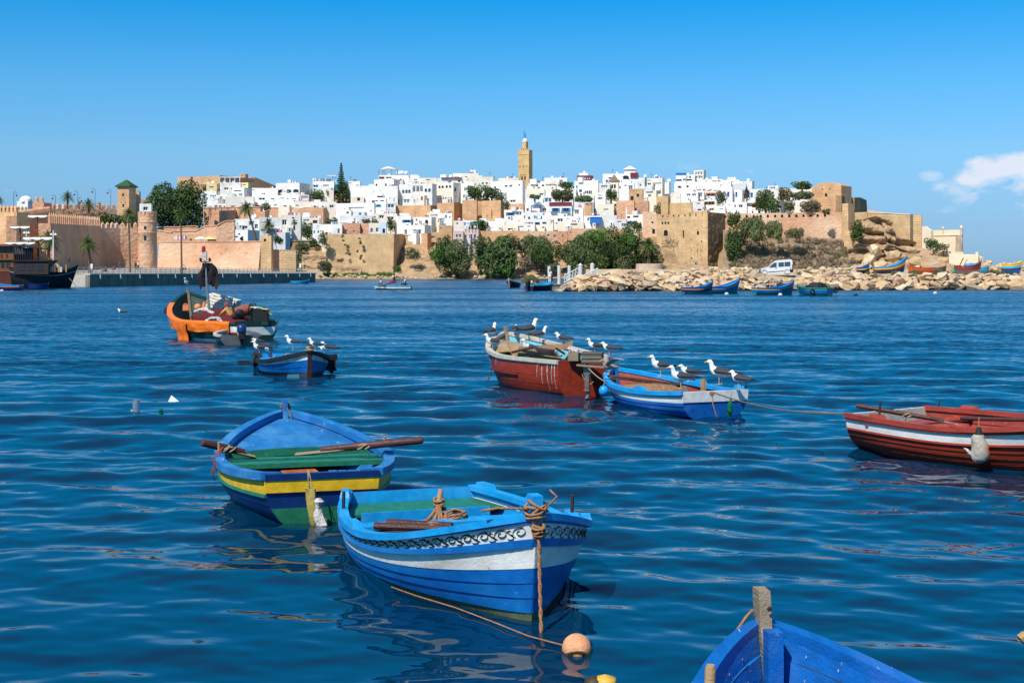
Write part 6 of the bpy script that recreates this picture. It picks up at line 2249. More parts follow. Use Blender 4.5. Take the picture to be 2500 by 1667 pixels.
# --- white houses, each with its own openings
HS = [
 (2,755,885,255,352, 'pale yellow house below the hilltop fort', ((820,300,60,20, 'd'),),0, YEL),
 (2,930,1190,240,345, 'white house with open roof pergola below the hilltop fort', ((1010,320,60,30, 'd'),(1130,318,40,26, 'd')),0, W_),
 (2,1195,1285,240,345, 'small yellow roof tower under the hilltop fort', ((1235,268,40,18, 'd'),),78, YEL),
 (2,1082,1232,302,425, 'white house with two green windows under the hilltop fort', ((1116,398,52,36, 'g'),(1188,398,52,36, 'g'),(1150,345,110,18, 'd')),102, W_),
 (2,640,880,352,445, 'low white house with a bright blue awning right of the large dark tree', ((830,415,96,30, 'B'),(730,420,30,24, 'd')),0, W_),
 (2,880,1075,400,500, 'white house with a small dark doorway above the timbered wall', ((1020,455,22,36, 'd'),(940,470,60,20, 'd')),0, W_),
 (2,690,900,440,560, 'white house at the right edge of the large dark tree, pink corner', ((760,545,90,18, 'l'),(740,490,24,22, 'd')),105, W_),
 (2,1000,1360,420,565, 'broad blank white house behind the leaning palm crown', ((1100,545,60,18, 'd'),(1220,540,40,20, 'd')),0, W_),
 (2,845,1010,510,570, 'low white terrace house with a row of dark openings', ((880,545,40,24, 'd'),(930,545,34,24, 'd'),(985,546,30,20, 'd')),0, W_),
 (2,1340,1660,312,440, 'white house with twin windows left of the arched white house', ((1476,384,18,24, 'd'),(1497,384,18,24, 'd'),(1350,330,40,24, 'd')),0, W_),
 (2,1370,1660,415,500, 'white house with a long dark veranda window', ((1465,447,92,36, 'd'),(1600,450,50,20, 'd')),0, W_),
 (2,1645,1940,242,415, 'white house with three half-round brown-rimmed windows', ((1710,345,70,40, 'a'),(1802,345,70,40, 'a'),(1895,345,70,40, 'a'),(1925,380,12,18, 'd')),150, W_),
 (2,1940,2060,395,480, 'small house with a pink front beside the round tree', ((2005,440,80,50, 'w'),),0, PNK),
 (2,1660,1930,405,490, 'low white house with dark slots under the three half-round windows', ((1720,440,50,12, 'd'),(1800,450,40,14, 'd'),(1870,448,60,14, 'd')),0, W_),
 (2,1375,1930,482,570, 'long white house directly on the long terracotta terrace wall', ((1422,535,60,26, 'n'),(1640,530,40,40, 'w')),75, W_),
 (2,1115,1430,705,850, 'white house with an awning at the foot of the leaning palm', ((1245,812,76,40, 'd'),(1330,760,70,60, 'l'),(1390,800,40,60, 'd')),0, W_),
 (2,1430,1720,685,915, 'white house behind the short palm', ((1600,800,40,40, 'd'),(1470,850,30,30, 'd')),0, W_),
 (2,1715,1955,655,880, 'white house with glazed balcony right of the short palm', ((1750,750,62,74, 'd'),(1805,668,34,30, 'r'),(1860,690,36,24, 'd'),(1900,760,30,30, 'd')),0, W_),
 (2,1070,1280,842,985, 'white house with one tiny window above the pink wall', ((1172,898,26,26, 'd'),(1140,930,30,20, 'r')),150, W_),
 (2,890,1080,868,975, 'small cluttered white house left of the leaning palm trunk', ((940,905,50,20, 'd'),(1030,940,70,30, 'n'),(912,880,24,20, 'd')),0, W3),
 (2,1040,1120,785,850, 'white porch with a dark awning left of the leaning palm trunk', ((1080,820,60,26, 'd'),),0, W_),
 (2,1490,1760,875,1010, 'grey white house behind the stone tower', ((1660,880,20,14, 'd'),(1700,880,20,14, 'd')),60, W2),
 (2,1955,2195,690,860, 'white house with small red box window and laundry roof', ((2140,740,60,40, 'r'),(2030,720,80,24, 'd'),(2170,795,30,20, 'd')),0, W_),
 (3,60,330,770,890, 'white house with laundry below the ochre terrace end', ((270,815,70,36, 'd'),(255,860,30,20, 'r'),(170,800,40,20, 'd')),0, W_),
 (3,230,600,875,1065, 'plain white house left of the ochre ruin over the bastion', ((302,975,22,36, 'd'),(250,975,16,34, 'B'),(560,965,30,70, 'd'),(295,900,24,14, 'd')),0, W_),
 (3,610,830,862,1010, 'roofless ochre house with two windows on the bastion', ((660,965,26,34, 'd'),(757,967,22,30, 'd')),0, TER),
 (3,832,945,866,1010, 'roofless ochre house with one window on the bastion', ((858,962,30,44, 'd'),),8, TER),
 (3,945,1090,860,1010, 'white garden wall behind the two trees on the bastion', ((1050,950,34,60, 'd'),(980,955,34,60, 'd')),0, W_),
 (3,1086,1166,852,1010, 'white gate with pointed arch on the bastion', ((1134,958,34,60, 'H'),),8, BLW),
 (3,1380,1655,885,1020, 'white house with large blue windows beside the buttress pillar', ((1558,972,124,64, 'l'),(1415,975,40,70, 'l')),85, W_),
 (3,1300,1482,770,900, 'white house with one wide blue window', ((1432,838,84,36, 'b'),),0, W_),
 (3,1482,1742,782,895, 'white house with a round-arched window above the blue windows', ((1605,846,30,30, 'd'),(1680,845,44,52, 'a'),(1553,820,20,30, 'd')),55, W_),
 (3,1692,1880,728,840, 'white house with a row of tall grey windows', ((1738,755,16,40, 'g'),(1762,755,16,40, 'g'),(1788,755,16,40, 'g'),(1812,755,16,40, 'g')),0, W_),
 (3,1826,2005,735,880, 'white house with dark doorway and satellite dish below the tall bastion', ((1927,778,30,50, 'd'),(1975,788,22,26, 'd'),(1870,830,80,70, 'w')),6, W_),
 (3,1835,2005,890,1090, 'unplastered tan house above the left shrubs of the bay', ((1865,912,22,30, 'A'),(1950,905,70,24, 'd')),0, OCH),
 (3,2015,2148,962,1090, 'pink house with twin windows above the left shrubs of the bay', ((2070,1026,28,44, 'd'),(2110,1026,28,44, 'd')),0, PNK),
 (4,168,356,1352,1500, 'pinkish house with blue door and arched window above the bay', ((253,1452,48,56, 'B'),(312,1445,26,46, 'A'),(195,1450,24,44, 'd')),0, PNK),
 (4,40,168,1250,1375, 'white house with tall narrow window left of the turquoise roof', ((86,1280,24,40, 'd'),),0, W_),
 (4,150,480,1245,1365, 'white house with three small square windows behind the turquoise roof', ((160,1270,18,22, 'd'),(190,1270,18,22, 'd'),(220,1270,18,22, 'd')),0, W_),
 (4,470,690,1255,1390, 'long blank white house right of the dome-shaped tree', ((520,1335,50,6, 'd'),),0, W_),
 (4,590,860,1302,1395, 'low cream house with brown window at the wall top', ((765,1358,66,26, 'n'),(822,1358,18,26, 'd')),0, W3),
 (4,860,1075,1290,1395, 'low white terrace house above the orange wall', ((900,1330,60,30, 'w'),(1000,1320,40,12, 'n')),0, W_),
 (4,685,930,1107,1270, 'white cube house with one blue and one white window', ((761,1161,74,42, 'b'),(872,1155,76,50, 'l'),(873,1248,30,8, 'd')),8, W_),
 (4,940,1262,1022,1150, 'white restaurant terrace with a small blue tent', ((985,1110,30,44, 'd'),(1198,1107,54,34, 'd')),0, W_),
 (4,1262,1545,1045,1200, 'white restaurant house with two shuttered windows', ((1343,1110,70,48, 'b'),(1475,1110,78,48, 'b')),0, W_),
 (4,1547,1692,1085,1205, 'white restaurant wing with a green awning window', ((1608,1138,62,54, 'l'),(1608,1107,66,8, 'g')),10, W_),
 (4,930,1180,1143,1310, 'white house with a small brown arched door below the blue tent', ((1002,1213,24,34, 'a'),(1077,1205,26,40, 'l'),(975,1278,60,8, 'd'),(945,1205,14,44, 'd')),0, W_),
 (4,1060,1310,1225,1370, 'white house with two blue-shuttered windows low in the middle of town', ((1107,1285,46,34, 'b'),(1197,1278,36,26, 'b'),(1295,1270,30,50, 'w')),0, W_),
 (4,1310,1692,1195,1310, 'white house with dark ragged openings below the shuttered restaurant', ((1398,1240,84,46, 'd'),(1498,1220,46,16, 'g'),(1630,1220,50,16, 'g')),0, W_),
 (4,1360,1700,1265,1365, 'low white yard house with brick doorway above the orange wall', ((1575,1290,84,28, 'n'),(1445,1280,60,12, 'n')),0, W3),
 (4,1700,1925,1187,1350, 'white house with a bright blue shed on its terrace', ((1760,1225,26,60, 'd'),),0, W_),
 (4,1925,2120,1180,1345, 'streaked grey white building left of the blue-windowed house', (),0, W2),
 (3,0,530,590,680, 'long low white house with a pink top storey below the round trees', ((470,650,60,40, 'd'),(40,640,40,20, 'w')),0, W_),
 (3,530,1012,602,775, 'white house with a deep square recess in its front', ((788,698,200,92, 'w'),(700,665,26,24, 'd'),(712,728,60,34, 'n'),(635,672,14,16, 'd'),(972,708,26,14, 'd')),18, W_),
 (3,575,985,768,880, 'grey white house above the ochre ruin', ((765,830,20,60, 'd'),(880,790,26,14, 'd'),(1000,790,24,18, 'd')),0, W2),
 (3,1020,1162,548,760, 'narrow white house with a turquoise shuttered window', ((1062,640,44,34, 'c'),(1042,575,36,16, 'B'),(1112,575,50,16, 'B'),(1115,705,24,8, 'd')),12, W_),
 (3,1162,1285,598,760, 'small white house with a glazed front above the bastion', ((1222,642,104,54, 'l'),(1185,728,24,14, 'd'),(1266,730,16,18, 'd')),0, W_),
 (3,970,1300,740,880, 'low white house with cluttered dark terrace', ((1105,778,70,50, 'd'),(1018,783,30,16, 'd'),(1220,800,100,44, 'd')),0, W_),
 (3,715,1310,388,625, 'large blank white house with a sloping left edge', ((841,575,14,28, 'd'),(895,572,12,28, 'd'),(1100,525,100,20, 'n'),(1215,545,16,14, 'd')),0, W_),
 (3,1012,1262,302,410, 'white house with three small arched windows on the skyline', ((1041,372,22,40, 'a'),(1160,370,22,38, 'a'),(1190,370,22,38, 'a')),78, W_),
 (3,1072,1450,252,330, 'white rooftop cafe with a crowded canopy on the skyline', ((1110,285,70,30, 'r'),(1200,282,90,30, 'd')),0, W_),
 (3,1332,1752,358,640, 'white house with a tall glazed grid between rows of arches', ((1385,450,30,46, 'A'),(1425,450,30,46, 'A'),(1463,450,30,46, 'A'),(1520,416,40,104, 'd'),(1567,416,44,104, 'd'),(1614,416,40,104, 'd'),(1672,441,32,46, 'A'),(1717,441,32,46, 'A'),(1425,575,92,50, 'g'),(1530,580,16,50, 'g'),(1596,572,80,50, 'g'),(1695,564,40,36, 'g')),56, W_),
 (3,1787,2022,342,602, 'tall white house with four small arches over five square windows', ((1845,396,26,34, 'a'),(1886,396,26,34, 'a'),(1937,394,26,34, 'a'),(1980,394,26,34, 'a'),(1864,545,20,30, 'd'),(1893,545,20,30, 'd'),(1926,544,20,30, 'd'),(1959,543,20,30, 'd'),(1990,543,20,30, 'd')),98, W_),
 (3,230,500,328,460, 'white house with roof railing left of the tall conifer', ((267,393,76,34, 'l'),(400,385,70,26, 'w')),0, W_),
 (3,640,830,328,400, 'low white skyline house right of the tall conifer', ((700,350,40,12, 'd'),),0, W_),
 (3,1450,1800,285,365, 'cluttered skyline house with brown hut and loungers', ((1700,300,60,24, 'n'),(1540,310,40,20, 'd')),0, W3),
 (3,1800,2130,285,400, 'cream skyline house with a dark brown eave', ((2095,325,30,24, 'n'),),0, W_),
 (4,30,360,645,730, 'white skyline house with a balustrade left of the minaret', ((200,690,30,14, 'd'),),0, W_),
 (4,130,300,770,990, 'narrow white houses stepping behind the four-arched house', ((185,850,20,50, 'd'),(265,830,30,30, 'd')),0, W_),
 (4,300,545,690,830, 'white skyline house with small square windows left of the minaret', ((320,785,14,18, 'd'),(372,785,14,18, 'd'),(412,776,30,36, 'd'),(462,772,36,26, 'd'),(500,775,14,20, 'd')),0, W3),
 (4,500,918,735,1030, 'large white house with paired windows in front of the minaret', ((710,802,42,28, 'd'),(770,802,40,28, 'd'),(876,794,22,26, 'd'),(567,815,30,34, 'd'),(792,996,82,32, 'd')),36, W_),
 (4,610,870,705,760, 'flat cream roof storey just left of the minaret', ((830,722,50,10, 'd'),),0, W3),
 (4,995,1146,766,850, 'small white house at the foot of the minaret', ((1042,795,24,26, 'd'),(1105,800,30,20, 'd')),10, W_),
 (4,930,1200,840,970, 'white and cream house right of the minaret foot', ((1160,912,60,28, 'l'),(1030,850,60,14, 'd'),(1130,848,50,14, 'd')),0, W3),
 (4,1146,1232,748,850, 'narrow white house with a brown window right of the minaret', ((1180,800,30,24, 'n'),),0, W_),
 (4,1200,1490,702,800, 'white skyline house with a flat roof right of the minaret', ((1230,715,30,14, 'd'),(1410,740,50,24, 'd')),0, W_),
 (4,1205,1370,770,850, 'brown shaded loggia below the flat-roofed skyline house', ((1282,798,140,36, 'n'),),0, W3),
 (4,1190,1340,800,950, 'blank white house left of the mushroom-shaped tree', ((1300,830,20,30, 'd'),),0, W_),
 (4,1335,1600,832,960, 'white house half hidden by the mushroom-shaped tree', ((1560,870,20,30, 'd'),),0, W_),
 (4,960,1180,955,1040, 'white terrace house with a bright blue door', ((1061,994,54,56, 'B'),(955,1000,34,40, 'l')),0, W_),
 (4,1180,1560,935,1050, 'shaded restaurant porch with blue panels below the mushroom-shaped tree', ((1245,985,110,60, 'l'),(1370,985,90,60, 'd'),(1480,985,90,60, 'd')),0, W_),
 (4,1560,1830,930,1040, 'white terrace with blue panels under a climbing plant', ((1610,985,60,60, 'd'),(1690,985,50,60, 'B'),(1760,980,40,60, 'd')),0, W_),
 (4,1582,1885,732,950, 'white house with tall blue shutters and two dark arches', ((1592,885,18,44, 'B'),(1660,875,40,64, 'B'),(1612,808,20,34, 'B'),(1722,885,18,44, 'B'),(1747,882,18,40, 'a'),(1771,882,18,40, 'a'),(1794,885,18,44, 'B')),10, W_),
 (4,1612,1812,672,760, 'maroon roof storey with blue panels on the skyline', ((1745,700,60,40, 'l'),),0, REDP),
 (4,1640,1760,640,690, 'white roof wall above the maroon storey on the skyline', (),0, W_),
 (4,1942,2200,650,790, 'white skyline house with small blue windows', ((2048,705,64,20, 'B'),(1995,740,30,24, 'B'),(2036,738,34,24, 'B')),0, W_),
 (4,1888,2032,770,890, 'white house with a strip of four windows beside the pointed gable', ((1935,812,24,30, 'l'),(1962,812,24,30, 'l'),(1990,812,24,30, 'l')),0, W_),
 (4,2036,2142,745,890, 'narrow white house with pointed tiled gable and yellow arches', ((2062,808,24,54, 'a'),(2096,808,24,54, 'a')),10, W_),
 (4,1848,1978,892,1050, 'plain white house with two slit windows left of the dark round tree', ((1908,926,58,10, 'd'),(1908,966,60,30, 'l')),0, W_),
 (5,165,360,292,450, 'white house with a tall shuttered window below the roof pavilion', ((310,352,60,54, 'l'),(245,328,30,22, 'd'),(178,345,20,30, 'a')),8, W_),
 (5,150,410,182,320, 'white house crowned by a roof pavilion with pyramid top', ((248,225,84,48, 'a'),),0, W_),
 (5,412,492,230,400, 'narrow white house right of the roof pavilion house', ((438,325,24,28, 'd'),),34, W_),
 (5,520,716,232,480, 'white house with a deep loggia and small red window', ((548,252,44,20, 'r'),(606,245,18,18, 'd'),(545,305,60,30, 'd'),(650,308,108,34, 'w'),(612,325,28,34, 'd')),30, W_),
 (5,746,800,288,430, 'small white house with a balcony rail beside the street gap', ((770,300,40,10, 'd'),),26, W_),
 (5,472,640,388,515, 'cream house with one dark window above the terracotta bastion', ((551,458,42,36, 'd'),),18, W3),
 (5,0,130,620,700, 'low white houses at the foot of the terracotta bastion', ((60,680,30,20, 'd'),),0, W_),
 (5,130,270,615,760, 'white house with a small round boat-shaped window', ((235,680,30,18, 'd'),(130,685,30,20, 'd')),55, W_),
 (5,250,475,695,870, 'white house with turquoise windows left of the square tower', ((287,725,28,34, 'b'),(300,800,56,36, 'b'),(352,800,30,30, 'b'),(385,715,70,40, 'd')),18, W_),
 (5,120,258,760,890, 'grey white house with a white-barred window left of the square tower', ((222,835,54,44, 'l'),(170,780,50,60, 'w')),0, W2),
 (5,890,1022,198,290, 'white roof terrace with blue railing at the top right of town', ((928,262,76,24, 'B'),(1000,258,40,30, 'd')),0, W_),
 (5,1025,1130,190,290, 'white roof hut beside the glazed roof tower', ((1072,225,26,34, 'd'),(1060,258,70,20, 'r')),0, W_),
 (5,1122,1242,132,260, 'glazed roof tower with white bars, highest on the right', ((1145,170,24,40, 'd'),(1178,168,26,44, 'd'),(1212,168,26,44, 'd'),(1150,220,34,34, 'd'),(1190,220,26,34, 'd'),(1218,220,20,34, 'd')),30, W_),
 (5,1245,1480,248,330, 'white roof storey hung with laundry right of the glazed tower', ((1380,268,60,30, 'd'),(1440,265,40,34, 'B'),(1290,275,40,20, 'd')),0, W_),
 (5,872,1592,278,440, 'long white house with two brown windows at the top right of town', ((940,340,42,28, 'n'),(1043,335,28,28, 'n'),(1470,335,20,40, 'w')),0, W_),
 (5,1480,1700,258,345, 'white skyline house right of the laundry roof', ((1610,275,30,26, 'n'),(1500,280,24,20, 'd')),0, W_),
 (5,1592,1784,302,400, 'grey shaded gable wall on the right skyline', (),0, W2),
 (5,1692,1862,272,400, 'white house with scalloped cornice at the right end of the skyline', tuple((1705 + 24 * k, 290,10,10, 'w') for k in range(6)),28, W_),
 (5,822,946,422,545, 'white house with a tiny window beside the street gap', ((923,486,14,8, 'd'),),0, W_),
 (5,946,1172,405,560, 'white house with two wide grey windows', ((1052,448,54,30, 'l'),(1122,448,56,30, 'l')),0, W_),
 (5,1170,1250,395,545, 'white house with a tall grey glazed bay', ((1200,450,54,60, 'l'),),0, W_),
 (5,1245,1408,405,520, 'white house with orange tiled canopy over its terrace', ((1335,445,120,30, 'd'),),0, W_),
 (5,1105,1250,530,670, 'white house with small openings left of the brown bay window', ((1180,555,40,40, 'w'),(1190,638,50,20, 'n'),(1240,625,12,34, 'd')),0, W_),
 (5,1250,1406,512,672, 'white house with a brown wooden bay window', ((1275,545,40,54, 'n'),(1340,547,90,52, 'n'),(1345,632,64,32, 'd')),84, W_),
 (5,1406,1520,590,672, 'low white house joining the bay window house', ((1470,628,46,10, 'd'),),0, W_),
 (5,1480,1610,345,540, 'white house with one tall blue shutter, left of two', ((1558,443,28,66, 'B'),(1500,440,14,50, 'B')),0, W_),
 (5,1610,1734,382,545, 'white house with one tall blue shutter and shaded blue side', ((1662,443,26,66, 'B'),),32, W_),
 (6,380,760,212,420, 'long white garden wall with a bright blue shutter', ((398,290,32,60, 'B'),),0, W_),
 (6,755,1170,208,400, 'white garden wall with a turquoise pergola behind the flowering shrubs', ((870,345,60,40, 'd'),(940,345,60,44, 'l'),(1000,345,40,44, 'l')),0, W_),
 (5,1522,1792,540,675, 'low white house with three windows on the loophole rampart', ((1575,575,22,14, 'd'),(1648,592,24,36, 'd'),(1718,592,60,38, 'd')),0, W_),
 (5,1792,2062,545,675, 'white house with a red balcony on the loophole rampart', ((1915,582,100,56, 'r'),(1840,585,60,14, 'd'),(2015,575,80,50, 'd'),(1890,638,50,14, 'd')),0, W_),
]
for i_, (z_, a_, b_, c_, d_, lb, ws, sd_, m_) in enumerate(HS):
 kw = {}
 if m_ is W_:
  m_ = (W_, W_, WB, W_, WC)[(i_ * 7) % 5]
 if lb.startswith('tall white house with four small arches'):
  kw['swins'] = ((.5,.18,.38,.7, 'd'),(.25,.72,.84,.3, 'l'))
 lo_ = lb.startswith(('white house with an awning', 'white house behind the short', 'white house with glazed bal', 'white house with one tiny', 'small cluttered', 'white porch', 'grey white house behind the stone'))
 if lo_:
  kw['D'] = {'white house with one tiny': 345, 'small cluttered': 348, 'grey white house behind the stone': 340, 'white porch': 356}.get(next((k for k in ('white house with one tiny', 'small cluttered', 'grey white house behind the stone', 'white porch') if lb.startswith(k)), ''),368)
 hr = house(z_, a_, b_, c_, d_, lb, ws, sd_, m_, ext=2 if ('behind the stone' in lb or 'glazed bal' in lb or 'short palm' in lb) else 9 if (lo_ or 'bay' in lb) else 4.5, **kw)
 if not lb.startswith(('glazed', 'white gate', 'white garden', 'roofless', 'grey shaded', 'small yellow', 'maroon')):
  clutter(hr, i_ * 7 + 3)
HB = {o['label']: o for o in bpy.data.objects if 'label' in o}
def hb(s):
 return next(o for l, o in HB.items() if l.startswith(s))
o = hb('white house crowned by a roof pavilion')
Wd, dep, h, ext, D_ = o['_g']
part(o, 'pavilion_wall', (-Wd * .42,2.5, h + .7),(Wd * .55,4,2.4), W_)
B_ = MB()
B_.add([(-Wd * .75,0, h + 1.9),(-Wd * .09,0, h + 1.9),(-Wd * .09,5, h + 1.9),(-Wd * .75,5, h + 1.9),(-Wd * .42,2.5, h + 3.6)], [(3,2,1,0),(0,1,4),(1,2,4),(2,3,4),(3,0,4)])
B_.build('pavilion_roof', W3, o)
part(o, 'maroon_wall', (-Wd * .2,-.3, h - .5),(Wd * .38,.4,2.0), REDP)
o = hb('narrow white house with pointed tiled gable')
Wd, dep, h, ext, D_ = o['_g']
B_ = MB()
B_.prism([(-Wd - .4,-.4, h),(.4,-.4, h),(-Wd / 2,-.4, h + 2.6)], (0, dep, 0))
B_.build('gable_roof', mat('ochre_tile', (0.30,0.20,0.10),.8,.3,2), o)
o = hb('white house with orange tiled canopy')
Wd, dep, h, ext, D_ = o['_g']
B_ = MB()
B_.add([(-Wd * .85,-.8, h - .9),(0,-.8, h - .9),(-.4,2.5, h + .4),(-Wd * .8,2.5, h + .4),(-Wd * .85,-.8, h - .7),(0,-.8, h - .7),(-.4,2.5, h + .6),(-Wd * .8,2.5, h + .6)], [(3,2,1,0),(4,5,6,7),(0,1,5,4),(1,2,6,5),(2,3,7,6),(3,0,4,7)])
B_.build('tiled_canopy', ORT, o)
o = hb('white house with a red balcony')
Wd, dep, h, ext, D_ = o['_g']
B_ = MB()
B_.add([(-Wd * 1.02,-1, h - .1),(-Wd * .3,-1, h - .1),(-Wd * .3,4, h - .1),(-Wd * 1.02,4, h - .1),(-Wd * .66,1.5, h + 1.5)], [(3,2,1,0),(0,1,4),(1,2,4),(2,3,4),(3,0,4)])
B_.build('tent_roof', W3, o)
part(o, 'balcony_rail', (-Wd * .545,-.35, h * .56),(Wd * .38,.12,.9), REDP)
o = hb('white house with a bright blue shed')
Wd, dep, h, ext, D_ = o['_g']
part(o, 'blue_shed', (-Wd * .33,-.9, h * .80),(Wd * .6,2.0, h * .24), mat('blue_shed', (0.02,0.16,0.52),.5,.15,2))
part(o, 'shed_roof', (-Wd * .33,-.9, h * .80 + h * .13),(Wd * .64,2.3,.3), SHB)
o = hb('white restaurant terrace with a small blue tent')
Wd, dep, h, ext, D_ = o['_g']
B_ = MB()
cx = -Wd * .54
B_.add([(cx - 1.9,-.2, h - 1),(cx + 1.9,-.2, h - 1),(cx + 1.9,3, h - 1),(cx - 1.9,3, h - 1),(cx, 1.4, h + .3)], [(3,2,1,0),(0,1,4),(1,2,4),(2,3,4),(3,0,4)])
B_.build('tent_roof', SHB, o)
for s in (-1,1):
 part(o, 'tent_leg', (cx + s * 1.75,-.1, h - 2.2),(.2,.2,2.6), SHB)
o = hb('white restaurant house with two shuttered')
Wd, dep, h, ext, D_ = o['_g']
part(o, 'maroon_parapet', (-Wd / 2,-.12, h + .3),(Wd * 1.02,.3,1.3), REDP)
for f_ in (.28,.75):
 part(o, 'awning', (-Wd * f_, -.5, h * .71),(3.4,.9,.2), GLG)
o = hb('white house with a small brown arched door')
Wd, dep, h, ext, D_ = o['_g']
part(o, 'blue_awning', (-Wd * .06,-.6, h * .80),(4.0,1.2,.9), SHB)
o = hb('white house with an awning at the foot')
Wd, dep, h, ext, D_ = o['_g']
part(o, 'awning', (-Wd * .62,-.8, h * .48),(5.5,1.8,.2), W2)
o = hb('white house with open roof pergola')
Wd, dep, h, ext, D_ = o['_g']
for k in range(5):
 part(o, 'pergola_post', (-Wd * k / 4.2 - .4,.2, h + .9),(.22,.22,2.2), FRW)
part(o, 'pergola_beam', (-Wd / 2,.2, h + 2.1),(Wd, .3,.3), FRW)
o = hb('white roof terrace with blue railing')
Wd, dep, h, ext, D_ = o['_g']
part(o, 'blue_rail', (-Wd / 2,-.05, h + .5),(Wd, .12,.9), SHB)
o = hb('white rooftop cafe')
Wd, dep, h, ext, D_ = o['_g']
B_ = MB()
rows = [[Vector((-Wd + Wd * .62 * i / 10, y, h + 2.2 + 1.5 * math.sin(math.pi * i / 10) * (1 - .3 * abs(y - 2)))) for i in range(11)] for y in (0,2,4)]
B_.grid(rows)
B_.build('canopy', W3, o)
rnd = random.Random(9)
for k in range(4):
 part(o, 'canopy_post', (-Wd + Wd * .62 * k / 3,.1, h + 1.2),(.2,.2,2.6), FRB)
for k in range(5):
 dish(o, -Wd * .36 + k * .9,.6, h - .3,1.6, rnd.uniform(-1,1))
o = hb('white house with roof railing left')
Wd, dep, h, ext, D_ = o['_g']
for k in range(9):
 part(o, 'rail_post', (-Wd + Wd * .8 * k / 8,.1, h + .6),(.35,.15,1.3), FRB if k % 3 else W2)
part(o, 'roof_frame', (-Wd * .12,1, h + 2.2),(3.5,2,.3), FRW)
for s in (0,1):
 part(o, 'roof_frame_post', (-Wd * .12 - 1.5 + 3 * s, 1, h + 1),(.25,.25,2.2), FRW)
o = hb('white house with a deep loggia')
Wd, dep, h, ext, D_ = o['_g']
part(o, 'balcony', (-Wd * .45,-.5, h * .62),(Wd * .7,.9,.9), W_)
o = hb('pinkish house with blue door')
Wd, dep, h, ext, D_ = o['_g']
part(o, 'turquoise_roof', (-Wd * .52,0, h + 1.6),(Wd * .95,2.2,.2), SHC)
for k in range(5):
 part(o, 'roof_post', (-Wd * .06 - Wd * .9 * k / 4,-.9, h + .8),(.15,.15,1.6), FRW)
o = hb('cream skyline house with a dark brown eave')
Wd, dep, h, ext, D_ = o['_g']
part(o, 'eave', (-Wd * .4,-.3, h),(Wd * .8,.8,.35), FRB)
for k, x_ in enumerate((790,805,870,945,1030,1115)):
 B_ = MB()
 q = ZX(2)
 a, b2_ = q(x_, 560), q(x_ + (6 if k % 2 else -4),660)
 B_.tube([P(a[0], a[1], 396), P(b2_[0], b2_[1], 395)], .18,5)
 tag(B_.build('timber_strut', FRB),('leftmost', 'second', 'third', 'fourth', 'fifth', 'rightmost')[k] + ' timber strut from the left against the terracotta terrace wall', 'strut', 'timber struts')
# === SHORE, QUAY, ROCKS
paving = mat('pale_paving', (0.33,0.30,0.26),.9,.12,.6,.2,3,.1, world=True)
concrete_d = mat('shade_toned_concrete', (0.25,0.235,0.19),.85,.3,.35,.3,2,.15, col3=(0.15,0.15,0.11), thr3=.5, sc3=.4, stretch=(1,1,.5), world=True)  # shade of the long quay face put into the base colour, plus stains
concrete_l = mat('quay_concrete', (0.52,0.48,0.40),.85,.15,.35,.2,2,.15, world=True)
asphalt = mat('dark_road', (0.055,0.052,0.05),.9,.2,.5)
ZQ = 1.85
def g2(px, D, z):
 return Vector(((px - 1250) / F * D, D, z))
q0, q1, q2 = g2(120,209.5, ZQ), g2(215,207.6, ZQ), g2(768,296, ZQ)
back = [g2(790,310,2.4), g2(640,322,3.0), g2(380,334,3.3), g2(250,330,3.3), g2(60,285,3.0), g2(-300,270,3.0), g2(-300,210, ZQ)]
B_ = MB()
ring = [q0, q1, q2] + back
B_.add(ring, [tuple(range(len(ring)))])
struct(B_.build('promenade', paving))
qr = empty('quay')
struct(qr)
B_ = MB()
B_.add([q0 - Vector((40,0,0)), q0, q0 - Vector((0,0,4)), q0 - Vector((40,0,4))], [(0,1,2,3)])
B_.add([q0, q1, q1 - Vector((0,0,4)), q0 - Vector((0,0,4))], [(0,1,2,3)])
B_.build('end_face', concrete_l, qr)
nP = 16
dq = (q2 - q1)
nq = Vector((dq.y, -dq.x, 0)).normalized()
for k in range(nP):
 a, b_ = q1.lerp(q2,(k + .012) / nP), q1.lerp(q2,(k + .988) / nP)
 B_ = MB()
 B_.prism([a, b_, b_ - Vector((0,0,4)), a - Vector((0,0,4))], nq * .25)
 B_.build('wall_panel', concrete_d, qr)
B_ = MB()
B_.prism([q1 - Vector((0,0,.02)), q2 - Vector((0,0,.02)), q2 - Vector((0,0,4)), q1 - Vector((0,0,4))], nq * -.5)
B_.build('quay_core', concrete_d, qr)
B_ = MB()
B_.prism([q1 + nq * .4 + Vector((0,0,.005)), q2 + nq * .4 + Vector((0,0,.005)), q2 - nq * .8 + Vector((0,0,.005)), q1 - nq * .8 + Vector((0,0,.005))], (0,0,.22))
B_.build('coping', concrete_l, qr)
B_ = MB()
B_.box((0,0,0),(.35,.35,.7), taper=.4)
bl = B_.build('fender_block', FRW, qr)
for k in range(15):
 p_ = q1.lerp(q2,(k + .45) / 15) + nq * .42 - Vector((0,0,.25))
 if k == 0:
  bl.location = p_
 else:
  inst('fender_block', bl.data, qr, p_)
rl = empty('quay_railing', q1)
tag(rl, 'long metal railing along the edge of the quay', 'railing')
e1, e2 = q1 - nq * 3 + Vector((0,0,.1)), q2 - nq * 3 + Vector((0,0,.1))
B_ = MB()
B_.tube([(0,0,0),(0,0,1.1)], .06,5)
pm_ = None
nN = 52
rail_m = mat('galvanised_rail', (0.42,0.40,0.38),.6,.1,3)
for k in range(nN + 1):
 p_ = e1.lerp(e2, k / nN) - q1
 if pm_ is None:
  o = B_.build('post', rail_m, rl, loc=p_)
  pm_ = o.data
 else:
  inst('post', pm_, rl, p_)
